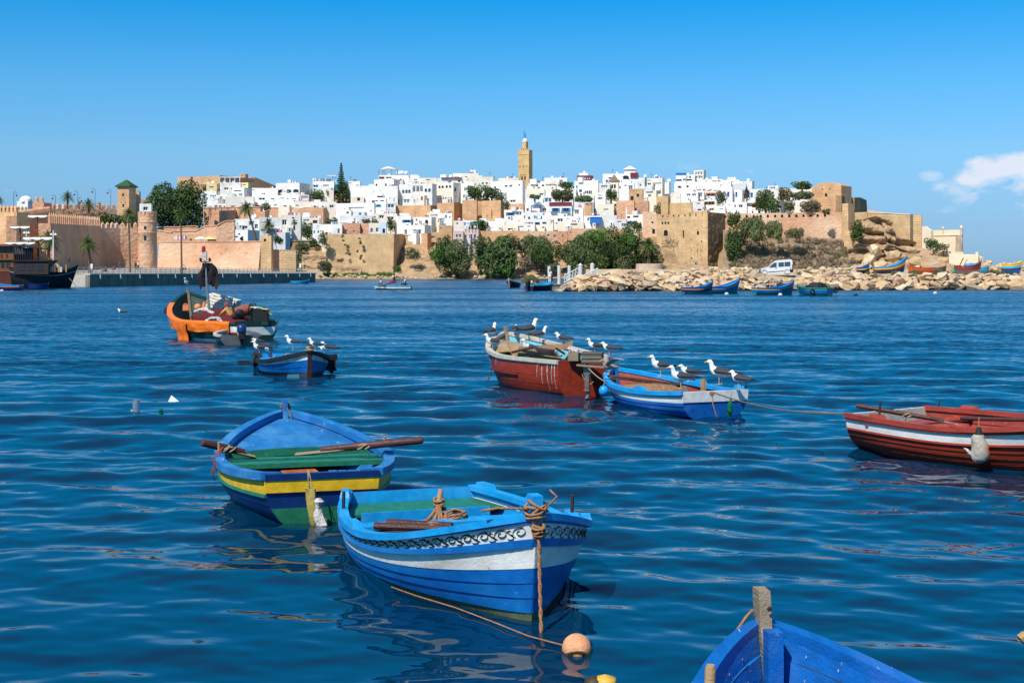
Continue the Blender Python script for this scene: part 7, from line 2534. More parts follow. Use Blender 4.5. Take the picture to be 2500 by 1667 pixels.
for z_ in (.4,.75,1.1):
 B_ = MB()
 B_.tube([e1 - q1 + Vector((0,0, z_)), e2 - q1 + Vector((0,0, z_))], .045,5)
 B_.build('rail', rail_m, rl)
B_ = MB()
r0 = [g2(100,292,3.05), g2(250,318,3.25), g2(340,322,3.25), g2(350,327,3.4), g2(250,326,3.4), g2(80,300,3.2)]
B_.add([v + Vector((0,0,.06)) for v in r0], [tuple(range(6))])
struct(B_.build('road', asphalt))

rock_m = [mat('boulder_' + n_, c_, .95,.25,.9,.5,2.5,.05, col3=c3, thr3=.55, sc3=.8) for n_, c_, c3 in (
 ('cream', (0.62,0.46,0.29),(0.42,0.29,0.16)),('tan', (0.54,0.375,0.21),(0.36,0.24,0.13)),('pink', (0.50,0.33,0.22),(0.40,0.26,0.16)),('grey', (0.40,0.31,0.21),(0.28,0.21,0.14)),('pale', (0.60,0.48,0.34),(0.46,0.36,0.24)))]
rock_wet = mat('boulder_wet', (0.20,0.14,0.085),.6,.3,.9,.5,2.5,.25)
def rock_mesh(seed):
 rnd = random.Random(seed)
 bm = bmesh.new()
 for k in range(17):
  v = Vector((rnd.gauss(0,1), rnd.gauss(0,1), rnd.gauss(0,1))).normalized()
  v = Vector((v.x * rnd.uniform(.8,1.05), v.y * rnd.uniform(.75,1.0), v.z * rnd.uniform(.6,.85)))
  bm.verts.new(v)
 r_ = bmesh.ops.convex_hull(bm, input=bm.verts)
 for v in [v for v in bm.verts if not v.link_faces]:
  bm.verts.remove(v)
 bmesh.ops.recalc_face_normals(bm, faces=bm.faces)
 me = bpy.data.meshes.new('rock')
 bm.to_mesh(me)
 bm.free()
 return me
RK = []
for k in range(15):
 me = rock_mesh(100 + k)
 me.materials.append(rock_m[(0,1,0,4,1,2,0,3,1,4,0,2,1,0,3)[k]])
 RK.append(me)
RW = []
for k in range(5):
 me = rock_mesh(300 + k)
 me.materials.append(rock_wet if k % 2 else rock_m[(1,3,1,0,3)[k]])
 RW.append(me)
def rock(parent, px, py, D, wpx, rnd, mes=RK, name='boulder', fl=1.0):
 s_ = wpx / F * D / 2
 return inst(name, rnd.choice(mes), parent, P(px, py, D),(rnd.uniform(-.4,.4), rnd.uniform(-.4,.4), rnd.uniform(0,6.28)),(s_ * rnd.uniform(.95,1.15), s_ * rnd.uniform(.8,1.1), s_ * rnd.uniform(.75,1.0) * fl))
bk = empty('breakwater')
struct(bk)
def wlD(px):          # distance of its waterline
 return lerp(158,176,(px - 1345) / (2500 - 1345))
B_ = MB()
fr = [(1375,1),(1430,1),(1600,1),(1900,1),(2200,1),(2560,1)]
rows = []
for dz, dd in ((-1.5,-1.0),(0.0,.6),(1.2,3.0),(1.9,5.5)):
 rows.append([g2(px, wlD(px) + dd, dz * (1 if px > 1400 else .45)) for px, _ in fr])
B_.grid(rows)
B_.build('core', rock_m[3], bk)
rnd = random.Random(11)
cnt = 0
for r_ in range(6):
 px = 1352 + r_ * 11
 while px < 2530:
  if (r_ == 5 and px > 1820) or (r_ == 4 and 1835 < px < 1945):
   px += 12
   continue
  w_ = rnd.choice((16,22,26,30,36,44)) * rnd.uniform(.85,1.1) * (1.1 if r_ < 2 else .9)
  py = 704 - r_ * 7.4 + rnd.uniform(-2,2)
  if px < 1480:
   py = 706 - r_ * 7.4 * (.45 + .55 * (px - 1345) / 135) + rnd.uniform(-2,2)
  rock(bk, px + w_ / 2, py, wlD(px) + r_ * .95 - .3, w_ * 1.12, rnd, RW if r_ == 0 and rnd.random() < .75 else RK, fl=.74)
  px += w_ * .74
  cnt += 1
B_ = MB()
rows = []
xs_f = [1430 + 58 * i for i in range(21)]
for k, (D_, z_) in enumerate(((0,1.75),(6,1.95),(14,2.05),(40,2.2),(120,2.5),(272,3.2))):
 rows.append([g2(lerp(px, px, 1) + (0), wlD(px) + 5.2 + D_, z_ + .08 * mnoise.noise((px * .03, D_ * .1,0)) - (.5 if px < 1460 and D_ < 10 else 0)) for px in xs_f])
B_.grid(rows)
struct(B_.build('shore_flat', mat('dusty_ground', (0.50,0.38,0.25),.95,.2,.4,.4,2,.05, world=True), smooth='all'))
rb = empty('rubble_bank')
struct(rb)
for k in range(110):
 px = rnd.uniform(1690,2100)
 if 1850 < px < 1940 and rnd.random() < .7:
  px += 100
 rock(rb, px, rnd.uniform(656,671), rnd.uniform(178,200), rnd.uniform(8,20), rnd, RK[3:5] + RK[9:11] + RK[:2], 'stone')
for k in range(55):
 px = rnd.uniform(2400,2530)
 rock(rb, px, rnd.uniform(640,668) + max(0,(px - 2430)) * .05, rnd.uniform(215,260), rnd.uniform(10,24), rnd, RK[3:4] + RK[9:10] + RK[:2], 'stone')
cliff_m = mat('cliff_rock', (0.46,0.31,0.18),.95,.35,.35,.9,1.2,.05, col3=(0.30,0.20,0.12), thr3=.5, sc3=.25, stretch=(1,1,2.6), world=True)
scrub_m = mat('scrub_slope', (0.30,0.21,0.135),.95,.3,.5,.8,2,.05, col3=(0.20,0.155,0.09), thr3=.48, sc3=.3, world=True)
def cliff(name, x0, x1, yt, yb, D0, D1, amp, mt, nx=70, nz=26, seed=0, strata=.5):
 nx, nz = nx * 2, nz * 2
 """rock face between the pixel curves yt(x), yb(x), its foot at D0 and its top at D1"""
 B_ = MB()
 rows = []
 for j in range(nz + 1):
  q = j / nz
  r_ = []
  for i in range(nx + 1):
   px = lerp(x0, x1, i / nx)
   D_ = lerp(D0, D1, q ** .8)
   p = P(px, lerp(yb(px), yt(px), q), D_)
   v = (p.x * .11 + seed, p.z * .22, seed * 2.0)
   n_ = mnoise.ridged_multi_fractal(Vector((p.x * .055 + seed, p.z * .085, seed)),.9,2.1,6,1.0,2.0) * .7 - .9
   st_ = math.sin(p.z * 1.9 + 2 * mnoise.noise((p.x * .06, p.z * .1, seed))) * strata
   r_.append(p + Vector((0,-amp * (n_ + .35 * st_),.25 * amp * mnoise.noise(v))))
  rows.append(r_)
 B_.grid(rows)
 o = B_.build(name, mt, smooth=False)
 struct(o)
 return o
def curve(pts):
 xs_ = [p[0] for p in pts]
 ys_ = [p[1] for p in pts]
 return lambda x: float(np.interp(x, xs_, ys_))
cliff('cliff', 718,880, curve([(718,604),(740,598),(790,596),(880,600)]), curve([(718,678),(880,678)]),444,456,3.2, cliff_m, 50,26,3)
cliff('cliff', 960,1100, curve([(960,630),(990,600),(1050,590),(1100,600)]), curve([(960,681),(1100,682)]),440,462,2.6, cliff_m, 50,26,7)
cliff('cliff', 1080,1420, curve([(1080,600),(1200,600),(1300,590),(1420,600)]), curve([(1080,682),(1420,680)]),440,462,2.4, cliff_m, 80,26,12)
cliff('cliff', 1400,1780, curve([(1400,600),(1600,620),(1640,640),(1780,655)]), curve([(1400,676),(1780,672)]),436,452,1.6, cliff_m, 80,16,16)
cliff('scrub_bank', 1765,2125, curve([(1765,560),(1900,580),(1960,578),(2060,585),(2085,600),(2125,640)]), curve([(1765,668),(2125,668)]),436,462,1.2, scrub_m, 90,30,21,.25)
cliff('cliff', 2070,2180, curve([(2070,560),(2095,545),(2130,535),(2180,535)]), curve([(2070,668),(2180,668)]),442,462,6.0, cliff_m, 60,36,31,.8)
cliff('cliff', 2160,2270, curve([(2160,540),(2200,580),(2235,590),(2270,600)]), curve([(2160,668),(2270,668)]),438,458,5.5, cliff_m, 60,30,37,.8)
cliff('cliff', 2250,2420, curve([(2250,606),(2300,615),(2380,622),(2420,650)]), curve([(2250,668),(2420,668)]),410,436,2.0, cliff_m, 50,18,41,.5)
bs = empty('boulder_slope')
struct(bs)
for (px, py, w_) in ((2120,638,44),(2150,648,40),(2180,625,46),(2205,650,36),(2110,655,36),(2235,640,44),(2262,622,34),(2275,648,46),(2300,640,40),(2172,655,30),(2320,655,36),(2345,645,40),(2375,640,34),(2395,650,30),(2225,610,30),(2240,660,30),(2290,620,26),(2135,612,40),(2090,655,26)):
 rock(bs, px, py, 418 + (668 - py) * .3, w_ * 1.1, rnd, RK, 'boulder')
br = empty('bay_shore')
struct(br)
for k in range(130):
 px = rnd.uniform(772,1345)
 rock(br, px, 677 + rnd.uniform(-6,3.5) + (2 if px > 950 else 0),436 + rnd.uniform(0,4), rnd.uniform(5,14) * (1.5 if px > 1000 and rnd.random() < .2 else 1), rnd, RK, 'stone')
B_ = MB()
B_.grid([[g2(px, 431 + 2 * mnoise.noise((px * .05,0,0)),-.6) for px in range(760,1421,20)], [g2(px, 446,1.6) for px in range(760,1421,20)]])
B_.build('shore_slope', mat('shore_gravel', (0.40,0.30,0.19),.95,.3,.5,.6,2,.05, world=True), br)
rp = empty('stone_plinth', P(1585,672,430))
tag(rp, 'low round pink stone plinth left of the square tower foot', 'plinth')
k_ = 430 / F
B_ = MB()
B_.lathe([(35 * k_, -1),(35 * k_, 14 * k_),(33 * k_, 15 * k_),(32.5 * k_, 27 * k_),(30 * k_, 28 * k_),(0,28 * k_)], 28)
B_.build('plinth_body', mat('pink_stone', (0.52,0.38,0.30),.9,.2,.6,.3,2), rp, smooth=True)
# === VEGETATION
def leafmat(name, c1, c2, sc=.5):
 return mat(name, c1,.75,.35, sc * 2.2,0,1,.15, col3=c2, thr3=.50, sc3=sc, world=True)
LF = {'dark': leafmat('leaf_dark', (0.055,0.095,0.028),(0.10,0.145,0.04)), 'mid': leafmat('leaf_mid', (0.09,0.14,0.045),(0.16,0.20,0.07)), 'olive': leafmat('leaf_olive', (0.11,0.12,0.055),(0.15,0.15,0.075)), 'reed': leafmat('leaf_reed', (0.12,0.15,0.06),(0.20,0.20,0.09)), 'light': leafmat('leaf_light', (0.09,0.19,0.035),(0.14,0.24,0.06)), 'dry': leafmat('leaf_dry', (0.27,0.20,0.13),(0.18,0.13,0.08)), 'pinkish': leafmat('leaf_oleander', (0.12,0.12,0.06),(0.42,0.26,0.24),1.6), 'orange': leafmat('leaf_bougainvillea', (0.10,0.11,0.04),(0.36,0.17,0.04),1.1), 'red': leafmat('leaf_red', (0.09,0.07,0.04),(0.20,0.05,0.05),1.2)}
bark = mat('bark', (0.14,0.10,0.065),.95,.3,3,.6,8,.05)
def leaves(name, blobs, leaf, dens, mt, seed, parent=None, up=0.0, long=1.0, fill=.6):
 """leaf faces spread through the outer volume of the lobes; blobs: (centre, (rx, ry, rz)) in the parent's space"""
 rng = np.random.default_rng(seed)
 C_, Nn, S_ = [], [], []
 for c, r in blobs:
  area = 4 * math.pi * ((r[0] * r[1]) ** 1.6 / 3 + (r[0] * r[2]) ** 1.6 / 3 + (r[1] * r[2]) ** 1.6 / 3) ** (1 / 1.6)
  n = int(area / (leaf * leaf) * dens)
  n = max(60, min(n, 9000))
  d = rng.normal(size=(n, 3))
  d /= np.linalg.norm(d, axis=1)[:, None]
  k = rng.normal(size=(26,3))
  k /= np.linalg.norm(k, axis=1)[:, None]
  dots = (d @ k.T).max(1)
  bump = np.clip((dots - .72) / .28,0,1)
  rad = (.70 + .36 * bump) * (1 - fill * .45 * rng.random(n) ** 2)
  p = np.array(c)[None] + d * np.array(r)[None] * rad[:, None]
  C_.append(p)
  nn = d + .75 * rng.normal(size=(n, 3))
  nn[:, 2] += .2
  Nn.append(nn / np.linalg.norm(nn, axis=1)[:, None])
  S_.append(leaf * rng.uniform(.5,1.15, n))
 C_, Nn, S_ = np.concatenate(C_), np.concatenate(Nn), np.concatenate(S_)
 n = len(C_)
 t = np.cross(Nn, rng.normal(size=(n, 3)))
 if up:
  t = t * (1 - up) + np.array([0,0, up]) + .25 * rng.normal(size=(n, 3)) * up
 t /= np.linalg.norm(t, axis=1)[:, None]
 b_ = np.cross(Nn, t)
 b_ /= (np.linalg.norm(b_, axis=1)[:, None] + 1e-9)
 L_ = S_[:, None] * long * .6
 W__ = S_[:, None] * .5 / math.sqrt(long)
 v = np.stack([C_ - t * L_, C_ + b_ * W__ * .9, C_ + t * L_, C_ - b_ * W__], 1).reshape(-1,3)
 me = bpy.data.meshes.new(name)
 me.vertices.add(len(v))
 me.vertices.foreach_set('co', v.ravel())
 me.loops.add(n * 4)
 me.loops.foreach_set('vertex_index', np.arange(n * 4, dtype=np.int32))
 me.polygons.add(n)
 me.polygons.foreach_set('loop_start', np.arange(0, n * 4,4, dtype=np.int32))
 me.polygons.foreach_set('loop_total', np.full(n, 4, dtype=np.int32))
 me.materials.append(mt)
 me.update()
 o = bpy.data.objects.new(name, me)
 COL.objects.link(o)
 o.parent = parent
 return o
def limb(B_, a, b_, r0, r1):
 a, b_ = Vector(a), Vector(b_)
 m_ = (a + b_) / 2 + Vector((random.uniform(-.1,.1), random.uniform(-.1,.1),0)) * (b_ - a).length
 B_.tube([a, m_, b_], [r0,(r0 + r1) / 2, r1], 7)
def tree(zn, x0, x1, yt, yb, D, label, kind='dark', leaf=.42, dens=1.2, lobes=5, seed=1, name='tree', trunk=True, flat=1.0, dep=.9, cat='tree', ybase=None, up=0.0, long=1.0, core=True):
 """crown filling the pixel box; the trunk goes down to ybase"""
 Z_ = ZX(zn) if zn else (lambda x, y: (x, y))
 a, b_ = Z_(x0, yt), Z_(x1, yb)
 c = P((a[0] + b_[0]) / 2,(a[1] + b_[1]) / 2, D)
 rx, rz = (b_[0] - a[0]) / 2 / F * D, (b_[1] - a[1]) / 2 / F * D
 yb2 = Z_(0, ybase)[1] if ybase else b_[1]
 base = P((a[0] + b_[0]) / 2, yb2, D)
 root = empty(name, base)
 tag(root, label, cat)
 off = c - base
 rnd = random.Random(seed)
 blobs = []
 if lobes == 1:
  blobs = [(tuple(off),(rx, rx * dep, rz))]
 else:
  nl = lobes * 2
  for k in range(nl):
   an = 2.4 * k + rnd.uniform(-.4,.4)
   vv = lerp(-.62,.62, k / (nl - 1)) + rnd.uniform(-.12,.12)
   q = math.sqrt(max(0.0,1 - vv * vv)) * rnd.uniform(.45,.72)
   sz = rnd.uniform(.34,.56)
   blobs.append(((off.x + rx * q * math.cos(an), off.y + rx * dep * q * math.sin(an), off.z + rz * vv),(rx * sz, rx * dep * sz, rz * min(.6, sz * 1.15) * flat)))
  blobs.append(((off.x, off.y, off.z),(rx * .62, rx * dep * .6, rz * .66 * flat)))
 leaves('crown', blobs, leaf, dens, LF[kind], seed, root, up, long)
 if trunk:
  B_ = MB()
  top = Vector((off.x, off.y, off.z))
  limb(B_, (0,0,-1),(off.x * .5, off.y * .5, max(.5, off.z * .55)), max(.12, rx * .10), max(.08, rx * .07))
  for cc, r_ in blobs[:4]:
   limb(B_, (off.x * .5, off.y * .5, max(.5, off.z * .55)), cc, max(.07, rx * .06),.04)
  B_.build('trunk', bark, root, smooth=True)
 return root
tree(0,362,500,446,560,372, 'large dark evergreen tree beside the round pink tower', 'dark', .55,1.7,7,5, ybase=570)
tree(3,185,375,435,585,528, 'round clipped green tree with yellow trellis posts', 'mid', .45,1.5,5,6)
tree(3,375,520,435,540,530, 'second green tree left of the tall conifer foot', 'dark', .45,1.5,4,7)
tree(3,470,745,365,585,534, 'broad shaggy tree at the foot of the tall conifer', 'dark', .5,1.1,6,8)
tree(3,375,558,800,950,474, 'round tree in front of the white houses left of the ochre ruin', 'dark', .42,1.5,5,9, ybase=1000)
tree(3,65,255,858,1060,462, 'dark tree on the slope left of the great bastion', 'dark', .42,1.5,5,10, ybase=1100)
tree(2,1690,1860,900,1110,345, 'dense bush between the stone tower and the brick terrace wall', 'dark', .4,1.2,5,91, cat='bush', name='bush', trunk=False)
tree(2,1880,2080,1000,1110,349, 'creeper over the low brick terrace wall', 'mid', .36,1.2,4,92, cat='creeper', name='creeper', trunk=False)
tree(3,470,555,935,1005,458, 'small bright green bush at the foot of a tree on the bastion', 'light', .35,1.5,2,11, cat='bush', name='bush', trunk=False)
tree(3,950,1090,808,960,470, 'dark garden tree left of the pointed arch gate', 'dark', .42,1.5,4,12, ybase=1000)
tree(3,1165,1280,808,965,470, 'dark garden tree right of the pointed arch gate', 'dark', .42,1.5,4,13, ybase=1000)
tree(3,845,965,808,865,472, 'olive bush above the roofless ochre house', 'olive', .38,1.5,3,14, cat='bush', name='bush', trunk=False)
tree(3,290,430,970,1170,448, 'creeper hanging over the left edge of the great bastion', 'mid', .4,1.4,4,15, cat='creeper', name='creeper', trunk=False)
tree(3,160,320,1060,1180,446, 'bush on top of the brown cliff left of the great bastion', 'dark', .4,1.4,4,16, cat='bush', name='bush', trunk=False)
tree(3,0,90,1130,1490,440, 'creeper curtain at the end of the stone block', 'mid', .42,1.3,4,17, cat='creeper', name='creeper', trunk=False)
tree(3,295,480,1350,1490,438, 'grey green bush at the foot of the brown cliff', 'olive', .4,1.4,4,18, cat='bush', name='bush', trunk=False, up=.5, long=2)
tree(3,1235,1370,1400,1500,436, 'low bright green bush at the corner of the great bastion', 'light', .38,1.4,3,19, cat='bush', name='bush', trunk=False)
tree(3,1390,1600,1180,1320,446, 'scrub on the rocks right of the great bastion', 'olive', .4,1.2,4,20, cat='bush', name='bush', trunk=False)
tree(3,1790,2010,1040,1420,440, 'tall dark shrub mass hanging over the bay, leftmost', 'dark', .5,1.6,7,21, cat='shrub', name='shrub', trunk=False)
tree(0,1066,1155,590,674,438, 'dark shrub over the bay under the pink house', 'mid', .5,1.5,6,22, cat='shrub', name='shrub', trunk=False)
tree(0,1152,1262,576,678,436, 'tall green cane thicket over the bay left of the rocky gap', 'mid', .6,1.5,7,23, cat='shrub', name='shrub', trunk=False, up=.45, long=2.2)
tree(0,1225,1275,575,620,441, 'olive scrub at the top right of the cane thicket', 'olive', .45,1.4,4,24, cat='shrub', name='shrub', trunk=False)
tree(0,1262,1350,572,635,446, 'pale reed clump below the orange wall', 'reed', .55,1.4,4,25, cat='shrub', name='shrub', trunk=False, up=.5, long=2.5)
tree(0,1283,1362,596,652,440, 'dark round shrub below the pale reed clump', 'dark', .45,1.6,4,26, cat='shrub', name='shrub', trunk=False)
tree(0,1345,1398,588,645,442, 'small dark round shrub right of the reed clump', 'dark', .42,1.6,3,27, cat='shrub', name='shrub', trunk=False)
tree(0,1380,1492,576,678,438, 'wide bamboo-like thicket left of the palm beside the square tower', 'mid', .6,1.5,8,28, cat='shrub', name='shrub', trunk=False, up=.45, long=2.2)
tree(0,1462,1568,556,678,441, 'dark tree mass between thicket and palm beside the square tower', 'dark', .5,1.5,7,29, cat='shrub', name='shrub', trunk=False)
tree(0,1515,1555,568,608,438, 'bright green bush in the dark mass beside the square tower', 'light', .4,1.6,3,30, cat='bush', name='bush', trunk=False)
tree(0,1545,1622,600,668,440, 'dark undergrowth below the palm beside the square tower', 'dark', .45,1.4,5,31, cat='bush', name='bush', trunk=False)
for k, (x0_, x1_, y0_, y1_, kd_, lb_) in enumerate(((1045,1085,600,640, 'light', 'bright green bush at the left end of the bay shrubs'),(1100,1150,640,676, 'olive', 'low olive bush at the foot of the leftmost bay shrubs'),(1150,1185,578,610, 'reed', 'pale reeds on top of the cane thicket'),(1205,1262,640,678, 'light', 'low bright bush at the foot of the cane thicket'),(1262,1300,625,660, 'dry', 'dry brown scrub in the rocky gap of the bay'),(1330,1368,640,668, 'olive', 'low olive scrub on the rocks right of the gap'),(1385,1440,590,640, 'reed', 'pale reed tuft on the wide thicket'),(1430,1480,555,600, 'light', 'light green crown on top of the wide thicket'),(1500,1545,625,672, 'olive', 'olive bush at the foot of the dark tree mass'),(1395,1450,645,676, 'dry', 'dry scrub at the foot of the wide thicket'))):
 tree(0, x0_, x1_, y0_, y1_, 434 - (k % 3), lb_, kd_, .45,1.0,3,120 + k, cat='bush', name='bush', trunk=False, up=.4, long=1.8)
tree(5,320,470,770,900,460, 'dark tree in front of the turquoise-windowed house', 'dark', .42,1.5,4,32)
tree(5,600,705,560,700,470, 'bush growing in the ruined turret', 'olive', .4,1.5,3,33, cat='bush', name='bush', trunk=False)
tree(5,700,930,980,1160,451.2, 'thin vine clinging to the front of the square tower', 'dry', .35,.35,4,34, cat='creeper', name='creeper', trunk=False, dep=.12)
tree(5,1525,1730,670,860,452, 'dark bush right of the square tower at the rampart top', 'dark', .45,1.6,5,35, cat='shrub', name='shrub', trunk=False)
tree(5,1525,1740,830,1330,446, 'tall dark shrub in the shade right of the square tower', 'dark', .5,1.5,8,36, cat='shrub', name='shrub', trunk=False)
tree(6,230,570,590,850,447, 'reed bank below the loophole rampart, left clump', 'reed', .6,1.5,7,37, cat='reeds', name='reed_clump', trunk=False, up=.6, long=3)
tree(6,560,800,620,850,446, 'reed bank below the loophole rampart, right clump', 'reed', .6,1.5,6,38, cat='reeds', name='reed_clump', trunk=False, up=.6, long=3)
tree(6,790,1080,720,850,447, 'thin scrub fringe right of the reed clumps', 'olive', .4,1.1,6,39, cat='bush', name='bush', trunk=False)
tree(6,1640,1830,620,900,449, 'dark scrub in the corner between buttress and cliff', 'dark', .45,1.3,6,40, cat='bush', name='bush', trunk=False)
tree(6,430,705,228,520,478, 'broad dark garden tree left of the turquoise pergola', 'dark', .45,1.4,6,41)
tree(6,610,775,330,525,470, 'bright broad-leaved tree in front of the garden wall', 'mid', .5,1.5,5,42)
tree(6,715,905,200,370,476, 'orange flowering climber on the garden wall', 'orange', .42,1.5,5,43, cat='climber', name='climber', trunk=False)
tree(6,880,1178,250,355,476, 'long olive climber left of the vaulted building', 'olive', .42,1.5,6,44, cat='climber', name='climber', trunk=False)
tree(6,775,955,360,525,468, 'grey green shrub below the orange climber', 'olive', .42,1.4,5,45, cat='shrub', name='shrub', trunk=False)
tree(6,1000,1285,355,525,467, 'pink flowering oleander bush in front of the vaulted building', 'pinkish', .42,1.6,6,46, cat='shrub', name='shrub', trunk=False)
tree(6,912,1165,125,222,496, 'dark tree crowns on the skyline left of the vaulted building', 'dark', .45,1.4,6,47)
tree(6,285,375,205,350,480, 'red-leaved climber between the blue shutters', 'red', .4,1.5,4,48, cat='climber', name='climber', trunk=False)
tree(5,1400,1540,390,560,486, 'olive climber beside the orange tiled canopy', 'olive', .4,1.4,5,49, cat='climber', name='climber', trunk=False)
tree(6,1290,1400,480,540,458, 'small aloe clump on the loophole rampart', 'olive', .4,1.4,3,50, cat='plant', name='plant', trunk=False, up=.4, long=2)
tree(4,185,420,808,980,498, 'flat-topped pine on the ochre bastion, left of two', 'dark', .45,1.5,5,51, ybase=1010)
tree(4,395,640,815,985,496, 'flat-topped pine on the ochre bastion, right of two', 'dark', .45,1.5,5,52, ybase=1010)
tree(4,560,700,900,1000,490, 'light olive bush at the right end of the bastion', 'olive', .42,1.3,3,53, cat='bush', name='bush', trunk=False)
tree(4,670,760,1000,1110,484, 'thin creeper on the low ochre wall', 'olive', .4,1.0,3,54, cat='creeper', name='creeper', trunk=False)
tree(4,1280,1580,848,1000,493, 'mushroom-shaped tree shading the restaurant terrace', 'olive', .4,1.9,7,55, flat=.9)
tree(4,990,1148,912,975,492, 'clipped box-shaped hedge over the white terrace', 'mid', .38,1.8,4,56, cat='hedge', name='hedge', trunk=False)
tree(4,1590,1835,932,1010,490, 'climbing plant over the blue-panelled terrace', 'mid', .4,1.5,6,57, cat='climber', name='climber', trunk=False)
tree(4,1370,1585,755,840,515, 'dark tree on the roof level right of the flat-roofed skyline house', 'dark', .42,1.4,5,58)
tree(4,1972,2142,848,1010,494, 'dark round tree below the pointed gable', 'dark', .42,1.5,5,59)
tree(4,235,482,1238,1380,466, 'dome-shaped dark tree among the low white houses', 'dark', .42,1.7,6,60)
tree(2,885,995,258,370,535, 'dark bush under the roof pergola below the fort', 'dark', .42,1.4,3,61, cat='bush', name='bush', trunk=False)
tree(2,1010,1085,275,400,530, 'red bougainvillea left of the green-windowed house', 'red', .42,1.5,4,62, cat='climber', name='climber', trunk=False)
tree(2,1455,1575,492,610,486, 'small green tree on the long terracotta terrace wall', 'mid', .42,1.4,4,63)
tree(2,1605,1735,925,1020,335, 'bush behind the stone tower', 'dark', .36,1.4,4,64, cat='bush', name='bush', trunk=False)
tree(2,690,780,280,350,540, 'small olive bush below the left end of the fort', 'olive', .4,1.3,3,65, cat='bush', name='bush', trunk=False)
tree(2,1170,1230,925,980,338, 'little round bush in front of the tiny-windowed house', 'dark', .3,1.5,2,66, cat='bush', name='bush', trunk=False)
tree(2,530,600,935,1000,335, 'silvery bush on top of the blank pink wall', 'olive', .3,1.2,2,67, cat='bush', name='bush', trunk=False)
tree(7,915,1120,850,990,432, 'green bush at the foot of the sea fort, left of two', 'mid', .42,1.4,5,68, cat='bush', name='bush', trunk=False)
tree(7,1080,1240,910,1010,431, 'sparse scrub at the foot of the sea fort, right of two', 'olive', .4,.9,4,69, cat='bush', name='bush', trunk=False)
for k, (x0_, x1_) in enumerate(((655,830),(800,1040),(1020,1240),(1220,1460),(1440,1600),(1560,1765))):
 tree(1, x0_, x1_, 505 + 18 * (k % 3 == 1) + 25 * (k > 1),690,336,('first', 'second', 'third', 'fourth', 'fifth', 'sixth')[k] + ' clump from the left in the garden hedge behind the pink rampart', ('dark', 'dark', 'olive', 'dark', 'dark', 'mid')[k], .4,1.4,5,70 + k, cat='hedge', name='hedge', trunk=False)
def scatter(name, fn, n, leaf, kind, seed, label, cat, up=.6, long=2.6):
 rng = random.Random(seed)
 blobs = []
 for k in range(n):
  p, r_ = fn(rng)
  blobs.append((tuple(p),(r_, r_, r_ * .6)))
 o = leaves(name, blobs, leaf, .8, LF[kind], seed, None, up, long)
 stuff(o, label, cat)
def on_bank(rng):
 px = rng.uniform(1775,2090)
 q = rng.random()
 yt = float(np.interp(px, [1765,1900,1960,2060,2085,2125], [565,585,580,590,605,640]))
 return P(px, lerp(664, yt, q), lerp(435.5,460, q ** .8)), rng.uniform(.5,1.3)
scatter('dry_scrub', on_bank, 260,.42, 'dry', 3, 'dry grey brown scrub covering the bank below the loophole rampart', 'scrub')
scatter('green_weeds', on_bank, 40,.42, 'olive', 4, 'scattered green weeds on the dry bank below the loophole rampart', 'weeds')
def on_shore(rng):
 px = rng.uniform(790,960)
 return P(px, 670 + rng.uniform(-2,3),441), rng.uniform(.4,1.0)
scatter('shore_grass', on_shore, 40,.35, 'light', 5, 'strip of green grass at the foot of the great bastion', 'grass')
def on_flat(rng):
 px = rng.choice([1965,2130,2180,2230,2425,2445,2300]) + rng.uniform(-14,14)
 return P(px, 668 + rng.uniform(-3,2),178 + rng.uniform(0,3)), rng.uniform(.2,.5)
scatter('flat_weeds', on_flat, 40,.2, 'olive', 6, 'low weeds between the beached boats', 'weeds')
def on_bast(rng):
 q = rng.choice([(835,578),(838,590),(842,600),(878,582),(880,592),(872,612),(884,626),(836,640),(848,618)])
 return P(q[0] + rng.uniform(-2,2), q[1] + rng.uniform(-3,3),449), rng.uniform(.25,.6)
scatter('wall_weeds', on_bast, 16,.3, 'mid', 7, 'weeds sprouting from the face of the great tan bastion', 'weeds', .2,1.2)
cf = empty('norfolk_pine', P(833,492,532))
tag(cf, 'tall tiered conifer rising above the white houses', 'tree')
hC_ = (492 - 398) / F * 532
B_ = MB()
B_.tube([(0,0,-2),(0,0, hC_ * .5),(0,0, hC_)], [.5,.3,.05], 7)
B_.build('trunk', bark, cf, smooth=True)
bl_ = []
for k in range(13):
 q = .30 + .66 * k / 12
 rr2 = (3.6 * (1 - q) ** 1.15 + .3) * (.72 + .28 * math.sin(k * 2.1) ** 2)
 n_ = 7 if k < 8 else 5
 for j in range(n_):
  a = 2 * math.pi * j / n_ + k * .7
  bl_.append(((rr2 * .55 * math.cos(a), rr2 * .55 * math.sin(a), q * hC_ + .25),(rr2 * .5, rr2 * .5,.30)))
leaves('crown', bl_, .34,.75, LF['dark'], 77, cf)
frond_m = leafmat('palm_frond', (0.07,0.11,0.03),(0.13,0.16,0.05))
dryf_m = leafmat('palm_dead_frond', (0.20,0.14,0.08),(0.14,0.10,0.05))
ptr_m = mat('palm_trunk', (0.17,0.12,0.08),.95,.35,2,.8,6,.05, stretch=(1,1,3))
